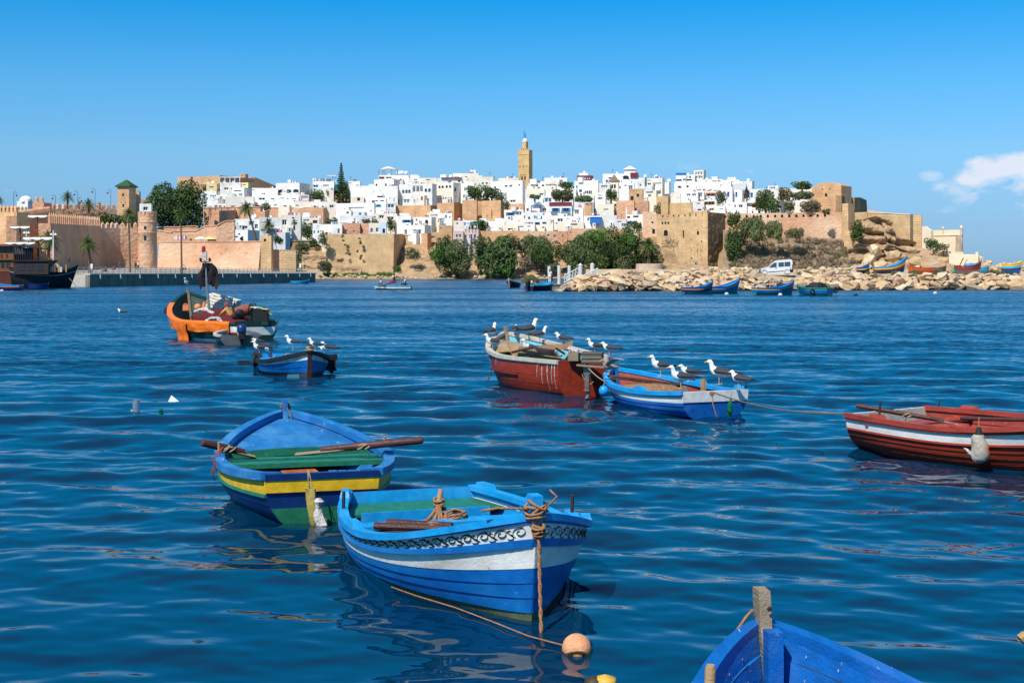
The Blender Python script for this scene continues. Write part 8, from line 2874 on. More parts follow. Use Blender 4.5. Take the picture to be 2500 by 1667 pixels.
def palm(zn, cx, cy, r, base, D, label, seed, n=38, trunk_r=.28, lean=None, fan=False):
 Z_ = ZX(zn)
 c = Z_(cx, cy)
 b_ = Z_(base[0], base[1])
 C_ = P(c[0], c[1], D)
 Bs = P(b_[0], b_[1], D)
 root = empty('palm_tree', Bs)
 tag(root, label, 'palm')
 off = C_ - Bs
 Lf = r * 1.32 / 5.226 / F * D
 rng = random.Random(seed)
 B_ = MB()
 pts = [Vector((off.x * q ** 1.4,0, off.z * q)) for q in [k / 8 for k in range(9)]]
 B_.tube([Vector((0,0,-1))] + pts, [trunk_r * 1.5, trunk_r * 1.4] + [trunk_r * (1 - .3 * k / 8) for k in range(1,9)], 9)
 B_.build('trunk', ptr_m, root, smooth=True)
 G_, Dd_ = MB(), MB()
 for k in range(n):
  az_ = k * 2.399 + rng.uniform(-.2,.2)
  el = lerp(R(80), R(-55),(k / n) ** .9) + rng.uniform(-.1,.1)
  T_ = Dd_ if k > n * .86 else G_
  ln_ = Lf * rng.uniform(.85,1.12) * (1.0 if k < n * .8 else .8)
  d = Vector((math.cos(az_) * math.cos(el), math.sin(az_) * math.cos(el), math.sin(el)))
  side = Vector((-math.sin(az_), math.cos(az_),0))
  prev = None
  nseg = 9
  rows = []
  for s_ in range(nseg + 1):
   q = s_ / nseg
   p = off + d * ln_ * q + Vector((0,0,-1)) * ln_ * .55 * q * q * (.4 + .6 * math.cos(el))
   rows.append(p)
  for s_ in range(nseg):
   a, e = rows[s_], rows[s_ + 1]
   wl_ = ln_ * .20 * math.sin(min(1,(s_ + 1.2) / nseg * 1.05) * math.pi * .93) + ln_ * .02
   tdir = (e - a)
   for sg in (1,-1):
    for h_ in (0.0,.5):
     aa = a.lerp(e, h_)
     tip = aa + side * sg * wl_ + tdir * .9 + Vector((0,0,-wl_ * .45))
     T_.add([aa, aa + tdir * .42, tip], [(0,1,2)])
  T_.tube([rows[0], rows[4], rows[-1]], [Lf * .018, Lf * .012, Lf * .004], 4, cap=False)
 G_.build('fronds', frond_m, root, fix=False)
 Dd_.build('dead_fronds', dryf_m, root, fix=False)
 return root
palm(1,862,305,78,(862,470),350, 'tall palm on the skyline left of the lamp row', 1,34)
palm(1,1130,400,82,(1130,600),338, 'palm with full crown above the hedge, left of the green-roofed tower', 2,34)
palm(1,1265,425,52,(1265,470),350, 'small palm crown above the upper rampart', 3,26)
palm(1,1020,430,70,(1020,480),352, 'low palm crown behind the full-crowned palm', 4,26)
palm(1,-8,355,62,(-8,470),330, 'palm crown cut off by the left edge', 5,30)
palm(1,1120,905,118,(1152,1255),240, 'feathery palm in front of the long shaded rampart', 6,44,.30)
palm(1,622,850,140,(620,1180),232, 'palm behind the ship masts in front of the shaded rampart', 7,44,.30)
palm(1,1640,530,95,(1658,1268),262, 'very tall thin palm in front of the sunlit rampart', 8,40,.20)
palm(2,425,672,72,(436,1378),262, 'very tall thin palm in front of the blank pink wall', 9,36,.20)
palm(2,1262,560,105,(1378,985),332, 'leaning palm beside the white houses', 10,40,.30)
palm(2,1542,765,95,(1542,840),340, 'short palm in front of the white houses', 11,34,.3)
palm(2,1872,740,52,(1872,800),350, 'small palm beside the glazed balcony', 12,24,.2)
palm(5,545,1085,118,(545,1290),436, 'feathery palm left of the square stone tower', 13,48,.45)
# === PEOPLE
skin = mat('skin', (0.30,0.17,0.11),.6,.1,8)
def cloth(n_, c_):
 return mat('clothes_' + n_, c_, .9,.15,6)
HAIR = mat('hair', (0.015,0.012,0.01),.7,.2,20)
def skinmesh(name, verts, edges, radii, m, parent, sub=1):
 me = bpy.data.meshes.new(name)
 me.from_pydata([tuple(v) for v in verts], edges, [])
 me.materials.append(m)
 o = bpy.data.objects.new(name, me)
 COL.objects.link(o)
 o.parent = parent
 md = o.modifiers.new('skin', 'SKIN')
 md.use_smooth_shade = True
 for sv, r_ in zip(me.skin_vertices[0].data, radii):
  sv.radius = (r_, r_)
 me.skin_vertices[0].data[0].use_root = True
 ss = o.modifiers.new('sub', 'SUBSURF')
 ss.levels = ss.render_levels = sub
 return o
def person(loc, rz, label, shirt, trousers, pose='stand', sc=1.0, cap=None, hair=HAIR):
 r_ = empty('person', loc, rz)
 r_.scale = (sc, sc, sc)
 tag(r_, label, 'person')
 J = dict(pel=(0,0,.93), wst=(0,0,1.08), chs=(0,.01,1.32), nck=(0,.01,1.46), hd0=(0,.02,1.54), hd1=(0,.03,1.64), hd2=(0,.02,1.70),
             shl=(-.19,0,1.41), ell=(-.25,-.02,1.13), wrl=(-.24,.08,.90), hnl=(-.23,.12,.82), shr=(.19,0,1.41), elr=(.25,-.02,1.13), wrr=(.24,.08,.90), hnr=(.23,.12,.82),
             hpl=(-.09,0,.88), knl=(-.10,.02,.49), anl=(-.10,-.01,.09), tol=(-.11,.14,.03), hpr=(.09,0,.88), knr=(.10,.02,.49), anr=(.10,-.01,.09), tor=(.11,.14,.03))
 if pose == 'walk':
  J.update(knl=(-.10,.20,.51), anl=(-.10,.22,.10), tol=(-.10,.37,.05), knr=(.10,-.05,.49), anr=(.10,-.30,.16), tor=(.10,-.18,.05), wrl=(-.24,-.16,.95), hnl=(-.23,-.18,.88), wrr=(.24,.24,.98), hnr=(.23,.30,.93))
 if pose in ('sit', 'row', 'bend'):
  dz = -.48
  for k in J:
   if k[:2] not in ('kn', 'an', 'to'):
    J[k] = (J[k][0], J[k][1], J[k][2] + dz)
  J.update(knl=(-.12,.42,.48), anl=(-.12,.46,.07), tol=(-.12,.60,.03), knr=(.12,.42,.48), anr=(.12,.46,.07), tor=(.12,.60,.03))
  J.update(wrl=(-.16,.36,.66), hnl=(-.14,.44,.66), wrr=(.16,.36,.66), hnr=(.14,.44,.66), ell=(-.26,.14,.68), elr=(.26,.14,.68))
 if pose == 'bend':
  for k in ('chs', 'nck', 'hd0', 'hd1', 'hd2', 'shl', 'shr'):
   x, y, z = J[k]
   q = z - .6
   J[k] = (x, y + q * .62,.6 + q * .75)
  J.update(ell=(-.27,.45,.62), elr=(.27,.45,.62), wrl=(-.2,.62,.5), hnl=(-.18,.68,.45), wrr=(.2,.62,.5), hnr=(.18,.68,.45))
 R_ = dict(pel=.13, wst=.12, chs=.145, nck=.055, hd0=.075, hd1=.098, hd2=.07, shl=.075, ell=.05, wrl=.036, hnl=.032, shr=.075, elr=.05, wrr=.036, hnr=.032, hpl=.095, knl=.062, anl=.042, tol=.035, hpr=.095, knr=.062, anr=.042, tor=.035)
 E_ = [('pel', 'wst'),('wst', 'chs'),('chs', 'nck'),('nck', 'hd0'),('hd0', 'hd1'),('hd1', 'hd2'),('chs', 'shl'),('shl', 'ell'),('ell', 'wrl'),('wrl', 'hnl'),('chs', 'shr'),('shr', 'elr'),('elr', 'wrr'),('wrr', 'hnr'),('pel', 'hpl'),('hpl', 'knl'),('knl', 'anl'),('anl', 'tol'),('pel', 'hpr'),('hpr', 'knr'),('knr', 'anr'),('anr', 'tor')]
 def mk(name, keys, k, m):
  idx = {q: i for i, q in enumerate(keys)}
  ed = [(idx[a], idx[b]) for a, b in E_ if a in idx and b in idx]
  skinmesh(name, [J[q] for q in keys], ed, [R_[q] * k for q in keys], m, r_)
 mk('body', list(J),1.0, skin)
 mk('shirt', ['wst', 'pel', 'chs', 'shl', 'ell', 'shr', 'elr'], 1.2, shirt)
 mk('trousers', ['pel', 'hpl', 'knl', 'anl', 'hpr', 'knr', 'anr'], 1.22, trousers)
 B_ = MB()
 hd = Vector(J['hd1'])
 rows = []
 for i in range(5):
  q = i / 4 * R(80)
  rows.append([hd + Vector((.108 * math.cos(q) * math.cos(a),.112 * math.cos(q) * math.sin(a) - .01,.02 + .10 * math.sin(q) - (.05 if math.sin(a) < -.2 and i == 0 else 0))) for a in [2 * math.pi * j / 12 for j in range(12)]])
 B_.grid(rows, closed=True)
 B_.add(rows[-1], [tuple(range(12))])
 B_.build('cap' if cap else 'hair', cap or hair, r_, smooth='all')
 return r_
wht, drk, blu, red, ylw = cloth('white', (.72,.70,.66)), cloth('dark', (.03,.03,.035)), cloth('blue', (.04,.10,.30)), cloth('red', (.45,.03,.03)), cloth('yellow', (.60,.27,.05))
def stand(px, py, D, *a, **k):
 return person(P(px, py, D), *a, **k)
person(P(566,797,46.0), R(60), 'fisherman in ochre shirt and red cap bending over the nets', ylw, ylw, 'bend', .72, cap=red)
def onprom(px, q, *a, **k):
 """someone on the sloping promenade, q from the quay edge (0) to the wall (1)"""
 D = lerp(225,318, q)
 stand(px, YH + (H - lerp(2.0,3.0, q)) / D * F, D, *a, **k)
onprom(292,.7, R(200), 'person in dark clothes with a light bag on the promenade', drk, blu, 'walk', 1.1)
onprom(331,.72, R(20), 'person in dark clothes walking beside one in white on the promenade', drk, drk, 'walk', 1.15)
onprom(337,.74, R(10), 'person in white walking beside one in dark on the promenade', wht, drk, 'walk', 1.15)
onprom(258,.12, R(120), 'person sitting at the railing near the quay end', drk, drk, 'sit', 1.1)
onprom(280,.55, R(100), 'person in red sitting on the promenade', red, drk, 'sit', 1.1)
onprom(453,.6, R(90), 'person in white bending near the quay railing', wht, drk, 'bend', 1.1)
onprom(744,.98, R(90), 'person in white at the far end of the quay', wht, drk, 'stand', 1.0)

# === FAR BOATS
def small_boat(name, wx, wy, th, L, bm, hs_, hb_, bands, inner, label, hm=None, roll=0, z=0.0, D=None, pitch=0.0, rail_m=None):
 p = PW(wx, wy) if D is None else P(wx, wy, D)
 h = Hull([p.x, p.y, th, L, bm * .72, bm, hs_, hm or hs_ * .95, hb_], rake=L * .08, trake=.05, draft=.2)
 r_ = boat_root(name, h, label)
 r_.location = p
 r_.rotation_euler = (R(roll), R(pitch), R(90 - th))
 for s in (1,-1):
  for w0, w1, m_ in bands:
   strake(h, r_, w0, w1, s, m_, inner, lap=.012 if w0 > 0 else 0, rows=2, ts=TS[::2] + [1.0] if TS[-1] not in TS[::2] else TS[::2])
  rail(h, r_, s, rail_m or bands[0][2], ow=.05, iw=.07, dn=.06, up=.02)
 for w0, w1, m_ in bands:
  transom(h, r_, [(w0, w1, m_)], inner)
 floor(h, r_, inner, z=.15)
 stem(h, r_, rail_m or bands[0][2], up=.18, wd=.09, ln=.1)
 thwart(h, r_, .35, inner, hs_ * .75,.25)
 return r_, h
tealb = mat('paint_teal', (0.03,0.25,0.20),.42,.2,4)
bandJ = [(.82,.99, blue_d),(.70,.82, yellow_b),(.36,.70, blue_d),(-.1,.36, tealb),(-1,-.1, tealb)]
small_boat('fishing_boat', 1668,718,76,3.4,.75,.75,1.35, [(.8,.99, blue_d),(.62,.8, mat('paint_orange', (.55,.2,.06),.5)),(.3,.62, blue_n),(-.1,.3, tealb),(-1,-.1, tealb)], blue_l, 'blue and orange boat moored at the rocks, leftmost of four')
small_boat('fishing_boat', 1712,717,62,5.2,.85,.75,1.6, bandJ, blue_l, 'blue and yellow boat with a high prow moored at the rocks, second of four')
jb, jh = small_boat('fishing_boat', 1842,720,72,4.6,.80,.75,1.35, bandJ, blue_l, 'blue, yellow and green boat with gulls on its rail, third of four')
kb, kh = small_boat('fishing_boat', 2026,722,-50,3.6,.95,.8,1.0, [(.7,.99, tealb),(.3,.7, blue_d),(-.1,.3, tealb),(-1,-.1, tealb)], blue_l, 'teal and blue boat heaped with nets and tyres, rightmost of four')
for k, (px, py) in enumerate(((1856,697),(1870,696),(1882,695),(1890,694),(1901,693),(1911,692))):
 gull(px, py, 133,9,180 + 25 * k, ('first', 'second', 'third', 'fourth', 'fifth', 'sixth')[k] + ' tiny gull from the left on the third moored boat', k % 3, group='gulls on the third moored boat')
for k, (px, py) in enumerate(((1684,693),(1722,690),(1736,688))):
 gull(px, py, 141,8,150 + 40 * k, ('tiny gull on the leftmost moored boat', 'left one of two tiny gulls on the second moored boat', 'right one of two tiny gulls on the second moored boat')[k], k % 3, group='gulls on the moored boats')
lo_ = empty('net_heap', kb.location + Vector((-1.0,1.4,.75)))
tag(lo_, 'dark heap of nets on the teal and blue moored boat', 'net')
B_ = MB()
heap(B_, 1.1,.7,.55,20,8,4)
B_.build('net', black_r, lo_)
for k in range(5):
 B_ = MB()
 B_.tube([(-.8 + .35 * k, 0,.3),(-.7 + .37 * k, .1,.95)], .05,5)
 B_.build('pole', wood_g if k % 2 else bag_w, lo_)
for k, (px, py) in enumerate(((1983,712),(2040,708))):
 o = inst('tyre_fender', t_me, None, P(px, py, 130),(0,0,.5),(2,2,2))
 tag(o, ('tyre fender at the left of the teal moored boat', 'tyre fender at the right of the teal moored boat')[k], 'tyre', 'tyre fenders')
for k, (px, py, c_, lb) in enumerate(((2089,722, black_r, 'small dark float right of the teal moored boat'),(2283,717, bag_w, 'small white float near the right rocks'),(1774,719, bag_w, 'white float under the second moored boat'),(1905,721, bag_w, 'white float beside the third moored boat'),(5,711, bag_w, 'small white float at the left edge'))):
 B_ = MB()
 B_.lathe([(0,-.2),(.2,-.1),(.24,.05),(.15,.2),(0,.24)], 10)
 tag(B_.build('float', c_, loc=PW(px, py), smooth=True), lb, 'float')
rb_, rh = small_boat('rowing_boat', 1004,707,278,5.2,.75,.5,.75, [(.72,.99, cyan_b),(.3,.72, white_b),(-1,.3, green_dk)], cyan_b, 'white and turquoise rowing boat with three people in the open water')
person(to_world(rb_, (4.1,0,.25)), R(90), 'person in white sitting at the bow of the turquoise rowing boat', wht, drk, 'sit', 1.0)
person(to_world(rb_, (2.3,0,.55)), R(90), 'rower in blue and red standing tallest in the turquoise rowing boat', blu, red, 'row', 1.25)
person(to_world(rb_, (.8,0,.3)), R(100), 'person in pale hooded top sitting at the stern of the turquoise rowing boat', cloth('cream', (.55,.55,.40)), drk, 'sit', 1.1, cap=wht)
oar('oar', to_world(rb_, (2.4,.3,1.0)), to_world(rb_, (4.6,1.3,.15)), 'long oar of the turquoise rowing boat', blade=.7, rl=.06, lash=False)
small_boat('fishing_boat', 1262,702,200,3.6,.85,.8,1.3, [(.85,.99, bag_w),(.1,.85, mat('paint_maroon', (.09,.02,.025),.4)),(-1,.1, black_r)], bilge, 'maroon boat lying left of the turquoise boat at the pontoon')
cb_, chh = small_boat('fishing_boat', 1292,710,38,5.0,.95,.75,1.15, [(.8,.99, cyan_b),(.1,.8, mat('paint_dark_maroon', (.05,.012,.03),.4)),(-1,.1, blue_n)], cyan_b, 'turquoise boat with dark hull tied to the pontoon')
outboard('outboard_motor', to_world(cb_, (-.2,0,.85)), R(52),1.6, black_r, 'black outboard motor of the turquoise boat at the pontoon')
person(to_world(cb_, (.7,.25,.35)), R(230), 'person in white shirt at the stern of the turquoise boat at the pontoon', wht, drk, 'bend', 1.0)
person(to_world(cb_, (4.2,-.1,.95)), R(160), 'person all in white standing on the turquoise boat at the pontoon', wht, wht, 'stand', 1.0)
nn_ = empty('net_heap', P(1295,691,168))
tag(nn_, 'olive net heap between the two boats at the pontoon', 'net')
B_ = MB()
heap(B_, 1.1,.9,1.0,20,8,7)
B_.build('net', mat('olive_net', (0.08,0.07,0.02),.95,.4,4,.8,10), nn_)
po = empty('pontoon', P(1352,701,172))
tag(po, 'floating wooden pontoon at the tip of the breakwater', 'pontoon')
for k in range(12):
 B_ = MB()
 B_.box((-1.3 + .5 * k, 0,.35),(.46,3.2,.14))
 B_.build('plank', wood_g, po)
B_ = MB()
B_.box((1.4,0,-.1),(6,3,.7))
B_.build('float_box', concrete_d, po)
pile_m = mat('white_pile', (0.62,0.62,0.60),.7,.12,1.2,.1,4,.2, col3=(0.40,0.40,0.40), thr3=.6, sc3=.8)
for k, (px, yt, yb, w_, D_, cap_) in enumerate(((1341,650,690,8.5,176,0),(1365,648,690,8.5,172,0),(1390,648,684,8.5,182,0),(1417,643,677,10,174,1),(1446,642,672,10,180,1))):
 pr_ = empty('mooring_pile', P(px, yb, D_))
 tag(pr_, ('flat-topped white pile at the pontoon, leftmost of five', 'flat-topped white pile at the pontoon, second of five', 'flat-topped white pile at the pontoon, middle of five', 'white pile with pointed cap beside the gangway, fourth of five', 'white pile with pointed cap behind the gangway, rightmost of five')[k], 'pile', 'piles at the pontoon')
 r0_, hh = w_ / 2 / F * D_, (yb - yt) / F * D_
 B_ = MB()
 B_.lathe([(r0_, -3),(r0_, hh * (.84 if cap_ else 1)),(0, hh * (.84 if cap_ else 1.0))], 16)
 B_.build('shaft', pile_m, pr_, smooth=True)
 if cap_:
  B_ = MB()
  B_.lathe([(r0_ * 1.12, hh * .83),(r0_ * 1.12, hh * .88),(0, hh * 1.02)], 16)
  B_.build('cap', pile_m, pr_, smooth=True)
gw = empty('gangway', P(1378,686,171))
tag(gw, 'sloping white railed gangway up to the breakwater', 'gangway')
for s, (xa, ya, xb, yb_, D_) in enumerate(((1378,672,1412,655,170),(1424,673,1460,655,172))):
 a, b_ = P(xa, ya, D_) - gw.location, P(xb, yb_, D_) - gw.location
 low = Vector((0,0,-.95))
 B_ = MB()
 B_.tube([a, b_], .09,6)
 B_.build('handrail', pile_m, gw)
 B_ = MB()
 B_.tube([a + low, b_ + low], .09,6)
 B_.build('bottom_rail', pile_m, gw)
 for k in range(6):
  B_ = MB()
  t_ = a.lerp(b_, k / 5)
  B_.tube([t_, t_ + low], .06,5)
  B_.tube([t_, (a.lerp(b_, min(1,(k + 1) / 5))) + low], .04,4)
  B_.build('baluster', pile_m, gw)
B_ = MB()
B_.prism([P(1376,690,170) - gw.location, P(1462,672,170) - gw.location, P(1462,672,173) - gw.location, P(1376,690,173) - gw.location], (0,0,.1))
B_.build('walkway', wood_g, gw)
mb = empty('motorbike', P(1343,691,172), R(70))
tag(mb, 'red motorbike parked on the pontoon', 'motorbike')
for s in (-1,1):
 B_ = MB()
 B_.tube([(s * .65 + .3 * math.cos(a),0,.32 + .3 * math.sin(a)) for a in [2 * math.pi * i / 16 for i in range(17)]], .06,6, cap=False)
 B_.build('wheel', black_r, mb)
B_ = MB()
B_.box((0,0,.65),(.7,.25,.35), taper=.7)
B_.box((-.35,0,.85),(.6,.22,.12))
B_.build('body', red_c, mb)
B_ = MB()
B_.tube([(.65,0,.32),(.5,0,1.05)], .04,5)
B_.tube([(.5,-.3,1.1),(.5,.3,1.1)], .03,5)
B_.build('handlebar', iron, mb)
person(P(1347,690,171), R(60), 'person in red beside the motorbike on the pontoon', red, drk, 'stand', .95)
small_boat('fishing_boat', 710,693,84,3.6,.7,.55,.8, [(.7,.99, cyan_b),(.1,.7, blue_l),(-1,.1, blue_n)], blue_l, 'light blue boat with an orange float below the quay wall')
small_boat('fishing_boat', 52,709,275,4.0,.9,.7,1.15, [(.8,.99, blue_l),(.62,.8, mat('paint_orange', (.55,.2,.06),.5)),(.1,.62, blue_n),(-1,.1, black_r)], blue_n, 'dark blue boat with bright striped bow beside the black ship')
small_boat('fishing_boat', 72,706,88,2.6,.7,.7,.75, [(.1,.99, blue_n),(-1,.1, black_r)], blue_n, 'small dark blue boat with a yellow mark behind the striped one')
orange_b = mat('paint_beached_orange', (0.58,0.10,0.035),.5,.3,4,.2,20, col2=(.6,.55,.5), thr=.64)
maroon_b = mat('paint_beached_red', (0.26,0.05,0.045),.55,.3,4,.2,20, col2=(.4,.25,.22), thr=.64)
brown_b = mat('paint_beached_brown', (0.17,0.11,0.09),.6,.3,4)
def beached(px0, px1, ytop, ybot, bands, inner, label, th=85, D=186, roll=0, pitch=0, hb=1.2, hs_=.7):
 L = (px1 - px0) / F * D
 r_, h = small_boat('beached_boat', px0 if th < 180 else px1, ybot - 1, th, L, .8, hs_, hb, bands, inner, label, D=D, roll=roll, pitch=pitch)
 r_.location.z += .15
 return r_
beached(2005,2082,655,669, [(.7,.99, white_b),(.45,.7, yellow_b),(-1,.45, white_b)], white_b, 'upturned-looking white and yellow boat lying low on the shore', hb=.7, hs_=.5)
beached(2095,2125,652,668, [(.6,.99, blue_d),(.4,.6, yellow_b),(-1,.4, black_r)], blue_n, 'small dark blue and yellow boat end on the shore left of the pointed one', hb=1.1, pitch=-6)
beached(2135,2216,637,668, [(.75,.99, blue_l),(.5,.75, yellow_b),(.3,.5, red_c),(-1,.3, blue_n)], cyan_b, 'blue and yellow beached boat with the highest pointed bow', hb=1.9, pitch=-3)
beached(2212,2276,650,669, [(.4,.99, orange_b),(-1,.4, orange_b)], white_b, 'orange and white beached boat among weeds', th=262, hb=1.0)
beached(2274,2312,652,669, [(.5,.99, brown_b),(-1,.5, brown_b)], brown_b, 'plain brown beached boat beside the orange one', th=84, hb=1.0)
beached(2334,2398,644,669, [(.6,.99, maroon_b),(.3,.6, maroon_b),(-1,.3, mat('paint_pale_lilac', (.35,.28,.30),.6))], blue_l, 'large faded red beached boat with a blue tarp', hb=1.6, hs_=1.0)
beached(2393,2414,656,668, [(.5,.99, blue_l),(-1,.5, cyan_b)], blue_n, 'little bright blue beached boat right of the faded red one', th=95, hb=.8, D=190)
beached(2448,2494,641,669, [(.75,.99, yellow_b),(.5,.75, cyan_b),(.3,.5, mat('paint_purple', (.07,.03,.09),.5)),(-1,.3, blue_d)], cyan_b, 'turquoise, purple and blue beached boat farthest right', th=125, hb=1.5, hs_=1.2)
tp = empty('blue_tarp', P(2370,650,187))
tag(tp, 'crumpled blue tarp on the faded red beached boat', 'tarp')
B_ = MB()
heap(B_, 1.0,.5,.45,18,7,3)
B_.build('tarp', blue_l, tp, smooth='all')
for k, (xa, ya, xb, yb_) in enumerate(((2341,653,2352,630),(2350,653,2361,633))):
 B_ = MB()
 B_.tube([P(xa, ya, 184), P(xb, yb_, 184)], .07,6)
 tag(B_.build('pole', wood_d if k == 0 else wood_p),('dark pole leaning beside the faded red beached boat', 'pale pole leaning beside the faded red beached boat')[k], 'pole')
for k, (px, py, s_, m_, lb) in enumerate(((2328,658,1.0, green_b, 'green tarp bundle left of the faded red beached boat'),(2318,660,.8, wood_p, 'wooden crate left of the green tarp bundle'))):
 e_ = empty('bundle', P(px, 668,186))
 tag(e_, lb, 'bundle')
 B_ = MB()
 heap(B_, .55 * s_, .4,.7 * s_, 12,6,9 + k)
 B_.build('cover', m_, e_)

# === VAN
vn = empty('van', P(1893,671.5,172.5), R(180))
tag(vn, 'silver white panel van with side windows parked on the breakwater', 'van')
vn.rotation_euler = (0, R(1.5), R(180) + math.atan((1893 - 1250) / F) * -1)
vp = mat('van_paint', (0.66,0.67,0.70),.28,.04,2,0,1,.5)
vg = mat('van_glass', (0.05,0.065,0.065),.1,.1,2,0,1,.6)
k_ = 172.5 / F                                  # m per photograph pixel
def vx(zx):                                     # pixel column of the van zoom -> forward coordinate
 return (1893 - (1840 + zx / 19.6)) * k_
def vz(zy):
 return (671.5 - (620 + zy / 19.6)) * k_
prof = [(240,960),(225,860),(250,760),(300,705),(520,650),(720,590),(850,480),(980,370),(1080,325),(1300,303),(1800,295),(1835,330),(1860,520),(1870,740),(1870,900),(1740,940),(1480,945),(660,950),(420,965)]
hw = .84
B_ = MB()
pts = [(vx(a), vz(b_)) for a, b_ in prof]
zmax = max(z for _, z in pts)
def inset(z):
 return hw * (1 - .10 * max(0,(z - zmax * .55) / (zmax * .45)))
n = len(pts)
L_ = [Vector((x, -inset(z), z)) for x, z in pts]
Rr = [Vector((x, inset(z), z)) for x, z in pts]
B_.grid([L_ + [L_[0]], [v.lerp(w_, .12) + Vector((0,0,.02 if v.z > zmax * .9 else 0)) for v, w_ in zip(L_ + [L_[0]], Rr + [Rr[0]])], [v.lerp(w_, .88) + Vector((0,0,.02 if v.z > zmax * .9 else 0)) for v, w_ in zip(L_ + [L_[0]], Rr + [Rr[0]])], Rr + [Rr[0]]])
B_.add(L_, [tuple(range(n))])
B_.add(Rr, [tuple(range(n))])
B_.build('body', vp, vn)
def vpanel(name, poly, m, off=.004, th=.012):
 for s in (1,-1):
  B_ = MB()
  B_.prism([Vector((vx(a), s * (inset(vz(b_)) + off), vz(b_))) for a, b_ in poly], (0, s * th, 0))
  B_.build(name, m, vn)
vpanel('front_door_window', [(755,640),(900,500),(980,425),(1115,415),(1105,625)], vg)
vpanel('rear_side_window', [(1190,425),(1450,400),(1450,610),(1195,615)], vg)
vpanel('rear_side_window', [(1480,400),(1730,395),(1755,420),(1750,600),(1480,608)], vg)
vpanel('door_handle', [(1040,675),(1115,668),(1110,700),(1040,700)], black_r)
vpanel('side_moulding', [(710,845),(1450,810),(1450,835),(715,875)], black_r, .004,.03)
vpanel('fuel_cap', [(1730,680),(1780,672),(1782,710),(1735,712)], black_r)
vpanel('tail_lamp', [(1815,530),(1855,525),(1868,740),(1822,740)], mat('red_lamp', (0.45,0.01,0.01),0.2),.004,.02)
vpanel('headlight', [(270,770),(300,715),(370,700),(355,800),(280,825)], vg, .004,.02)
B_ = MB()
B_.box(((vx(240) + vx(420)) / 2 + .05,0,(vz(830) + vz(950)) / 2),(abs(vx(240) - vx(420)) + .12,2 * hw + .05, abs(vz(830) - vz(950))), taper=.97)
B_.build('front_bumper', black_r, vn)
B_ = MB()
B_.box(((vx(1730) + vx(1885)) / 2,0,(vz(750) + vz(905)) / 2),(abs(vx(1730) - vx(1885)),2 * hw + .04, abs(vz(750) - vz(905))))
B_.build('rear_bumper', black_r, vn)
B_ = MB()
B_.prism([Vector((vx(a),-.7, vz(b_) + .012)) for a, b_ in ((735,590),(860,480),(975,378))] + [Vector((vx(a),-.7, vz(b_) - .03)) for a, b_ in ((975,378),(860,480),(735,590))], (0,1.4,0))
B_.build('windscreen', vg, vn)
for zx, zy in ((535,920),(1615,910)):
 for s in (1,-1):
  c_ = Vector((vx(zx), s * (hw - .1),.31))
  B_ = MB()
  M_ = Matrix.Rotation(R(90),3, 'X')
  B_.lathe([(.0,-.1),(.2,-.1),(.31,-.09),(.325,-.05),(.325,.05),(.31,.09),(.2,.1),(0,.1)], 20, c=c_, M=M_)
  wh = B_.build('wheel', black_r, vn, smooth=True)
  B_ = MB()
  B_.lathe([(0,0),(.06,.005),(.2,.0),(.215,-.01)], 16, c=c_ + Vector((0, s * .108,0)), M=Matrix.Rotation(R(-90 * s),3, 'X'))
  B_.build('hub_cap', mat('hub_cap', (.6,.6,.62),.35,.05,3), wh)
  B_ = MB()
  B_.tube([c_ + Vector((.37 * math.cos(a), s * .09,.37 * math.sin(a))) for a in [R(-10 + 200 * i / 12) for i in range(13)]], .045,5)
  B_.build('wheel_arch', black_r, vn)

# === SHIPS
dark_h = mat('tarred_hull', (0.016,0.016,0.022),.55,.3,.6,.2,4,.3)
dark_w = mat('dark_ship_wood', (0.045,0.028,0.022),.6,.3,.8,.2,4,.2)
warm_w = mat('varnished_wood', (0.20,0.078,0.025),.5,.25,1.0,.15,4,.3, stretch=(1,1,4))
sail = mat('furled_sail', (0.72,0.68,0.60),.9,.1,2)
S1 = lambda x, y, D: P(x / 9.225,560 + y / 9.225, D)      # pixel of the ship zoom
Dz = 190.0
sh_ = empty('sailing_ship', S1(1400,1300, Dz))
tag(sh_, 'black wooden sailing ship with deckhouse and furled sails at the quay', 'ship')
so_ = sh_.location
hS = Hull([0,0,90,15.0,1.9,2.3,3.2,2.4,3.4], draft=.8, rake=1.4, trake=.6, ti=.55)
hr_ = empty('hull')
hr_.parent = sh_
hr_.location = Vector((-(1400 - 180) / 9.225 / F * Dz + .3,1.4,-so_.z))
hr_.rotation_euler = (0,0, R(18))
hS.L = 9.0
for s in (1,-1):
 for w0, w1, m_ in ((.78,1.0, dark_w),(.72,.78, mat('pale_blue_line', (.20,.25,.32),.5)),(.35,.72, dark_h),(.0,.35, dark_h),(-1,0, dark_h)):
  strake(hS, hr_, w0, w1, s, m_, dark_w, th=.12, lap=.02 if m_ is not dark_h else 0)
 rail(hS, hr_, s, warm_w, ow=.1, iw=.15, dn=.1, up=.06)
transom(hS, hr_, [(-1,.5, dark_h),(.5,1.0, dark_w)], dark_w, th=.15)
floor(hS, hr_, warm_w, z=1.6)
def sbox(x0, x1, y0, y1, D0, dep, name, m, parent=None):
 a, b_ = S1(x0, y1, D0) - so_, S1(x1, y0, D0) - so_
 B_ = MB()
 B_.box(((a.x + b_.x) / 2, a.y + dep / 2,(a.z + b_.z) / 2),(b_.x - a.x, dep, b_.z - a.z))
 return B_.build(name, m, parent or sh_)
hs_box = sbox(310,1090,720,1010, Dz - .6,3.4, 'deckhouse', dark_w)
sbox(300,1100,690,722, Dz - .8,3.8, 'deckhouse_roof', dark_h)
for k in range(3):
 sbox(430 + 200 * k, 560 + 200 * k, 790,930, Dz - .64,.1, 'deckhouse_window', GLS)
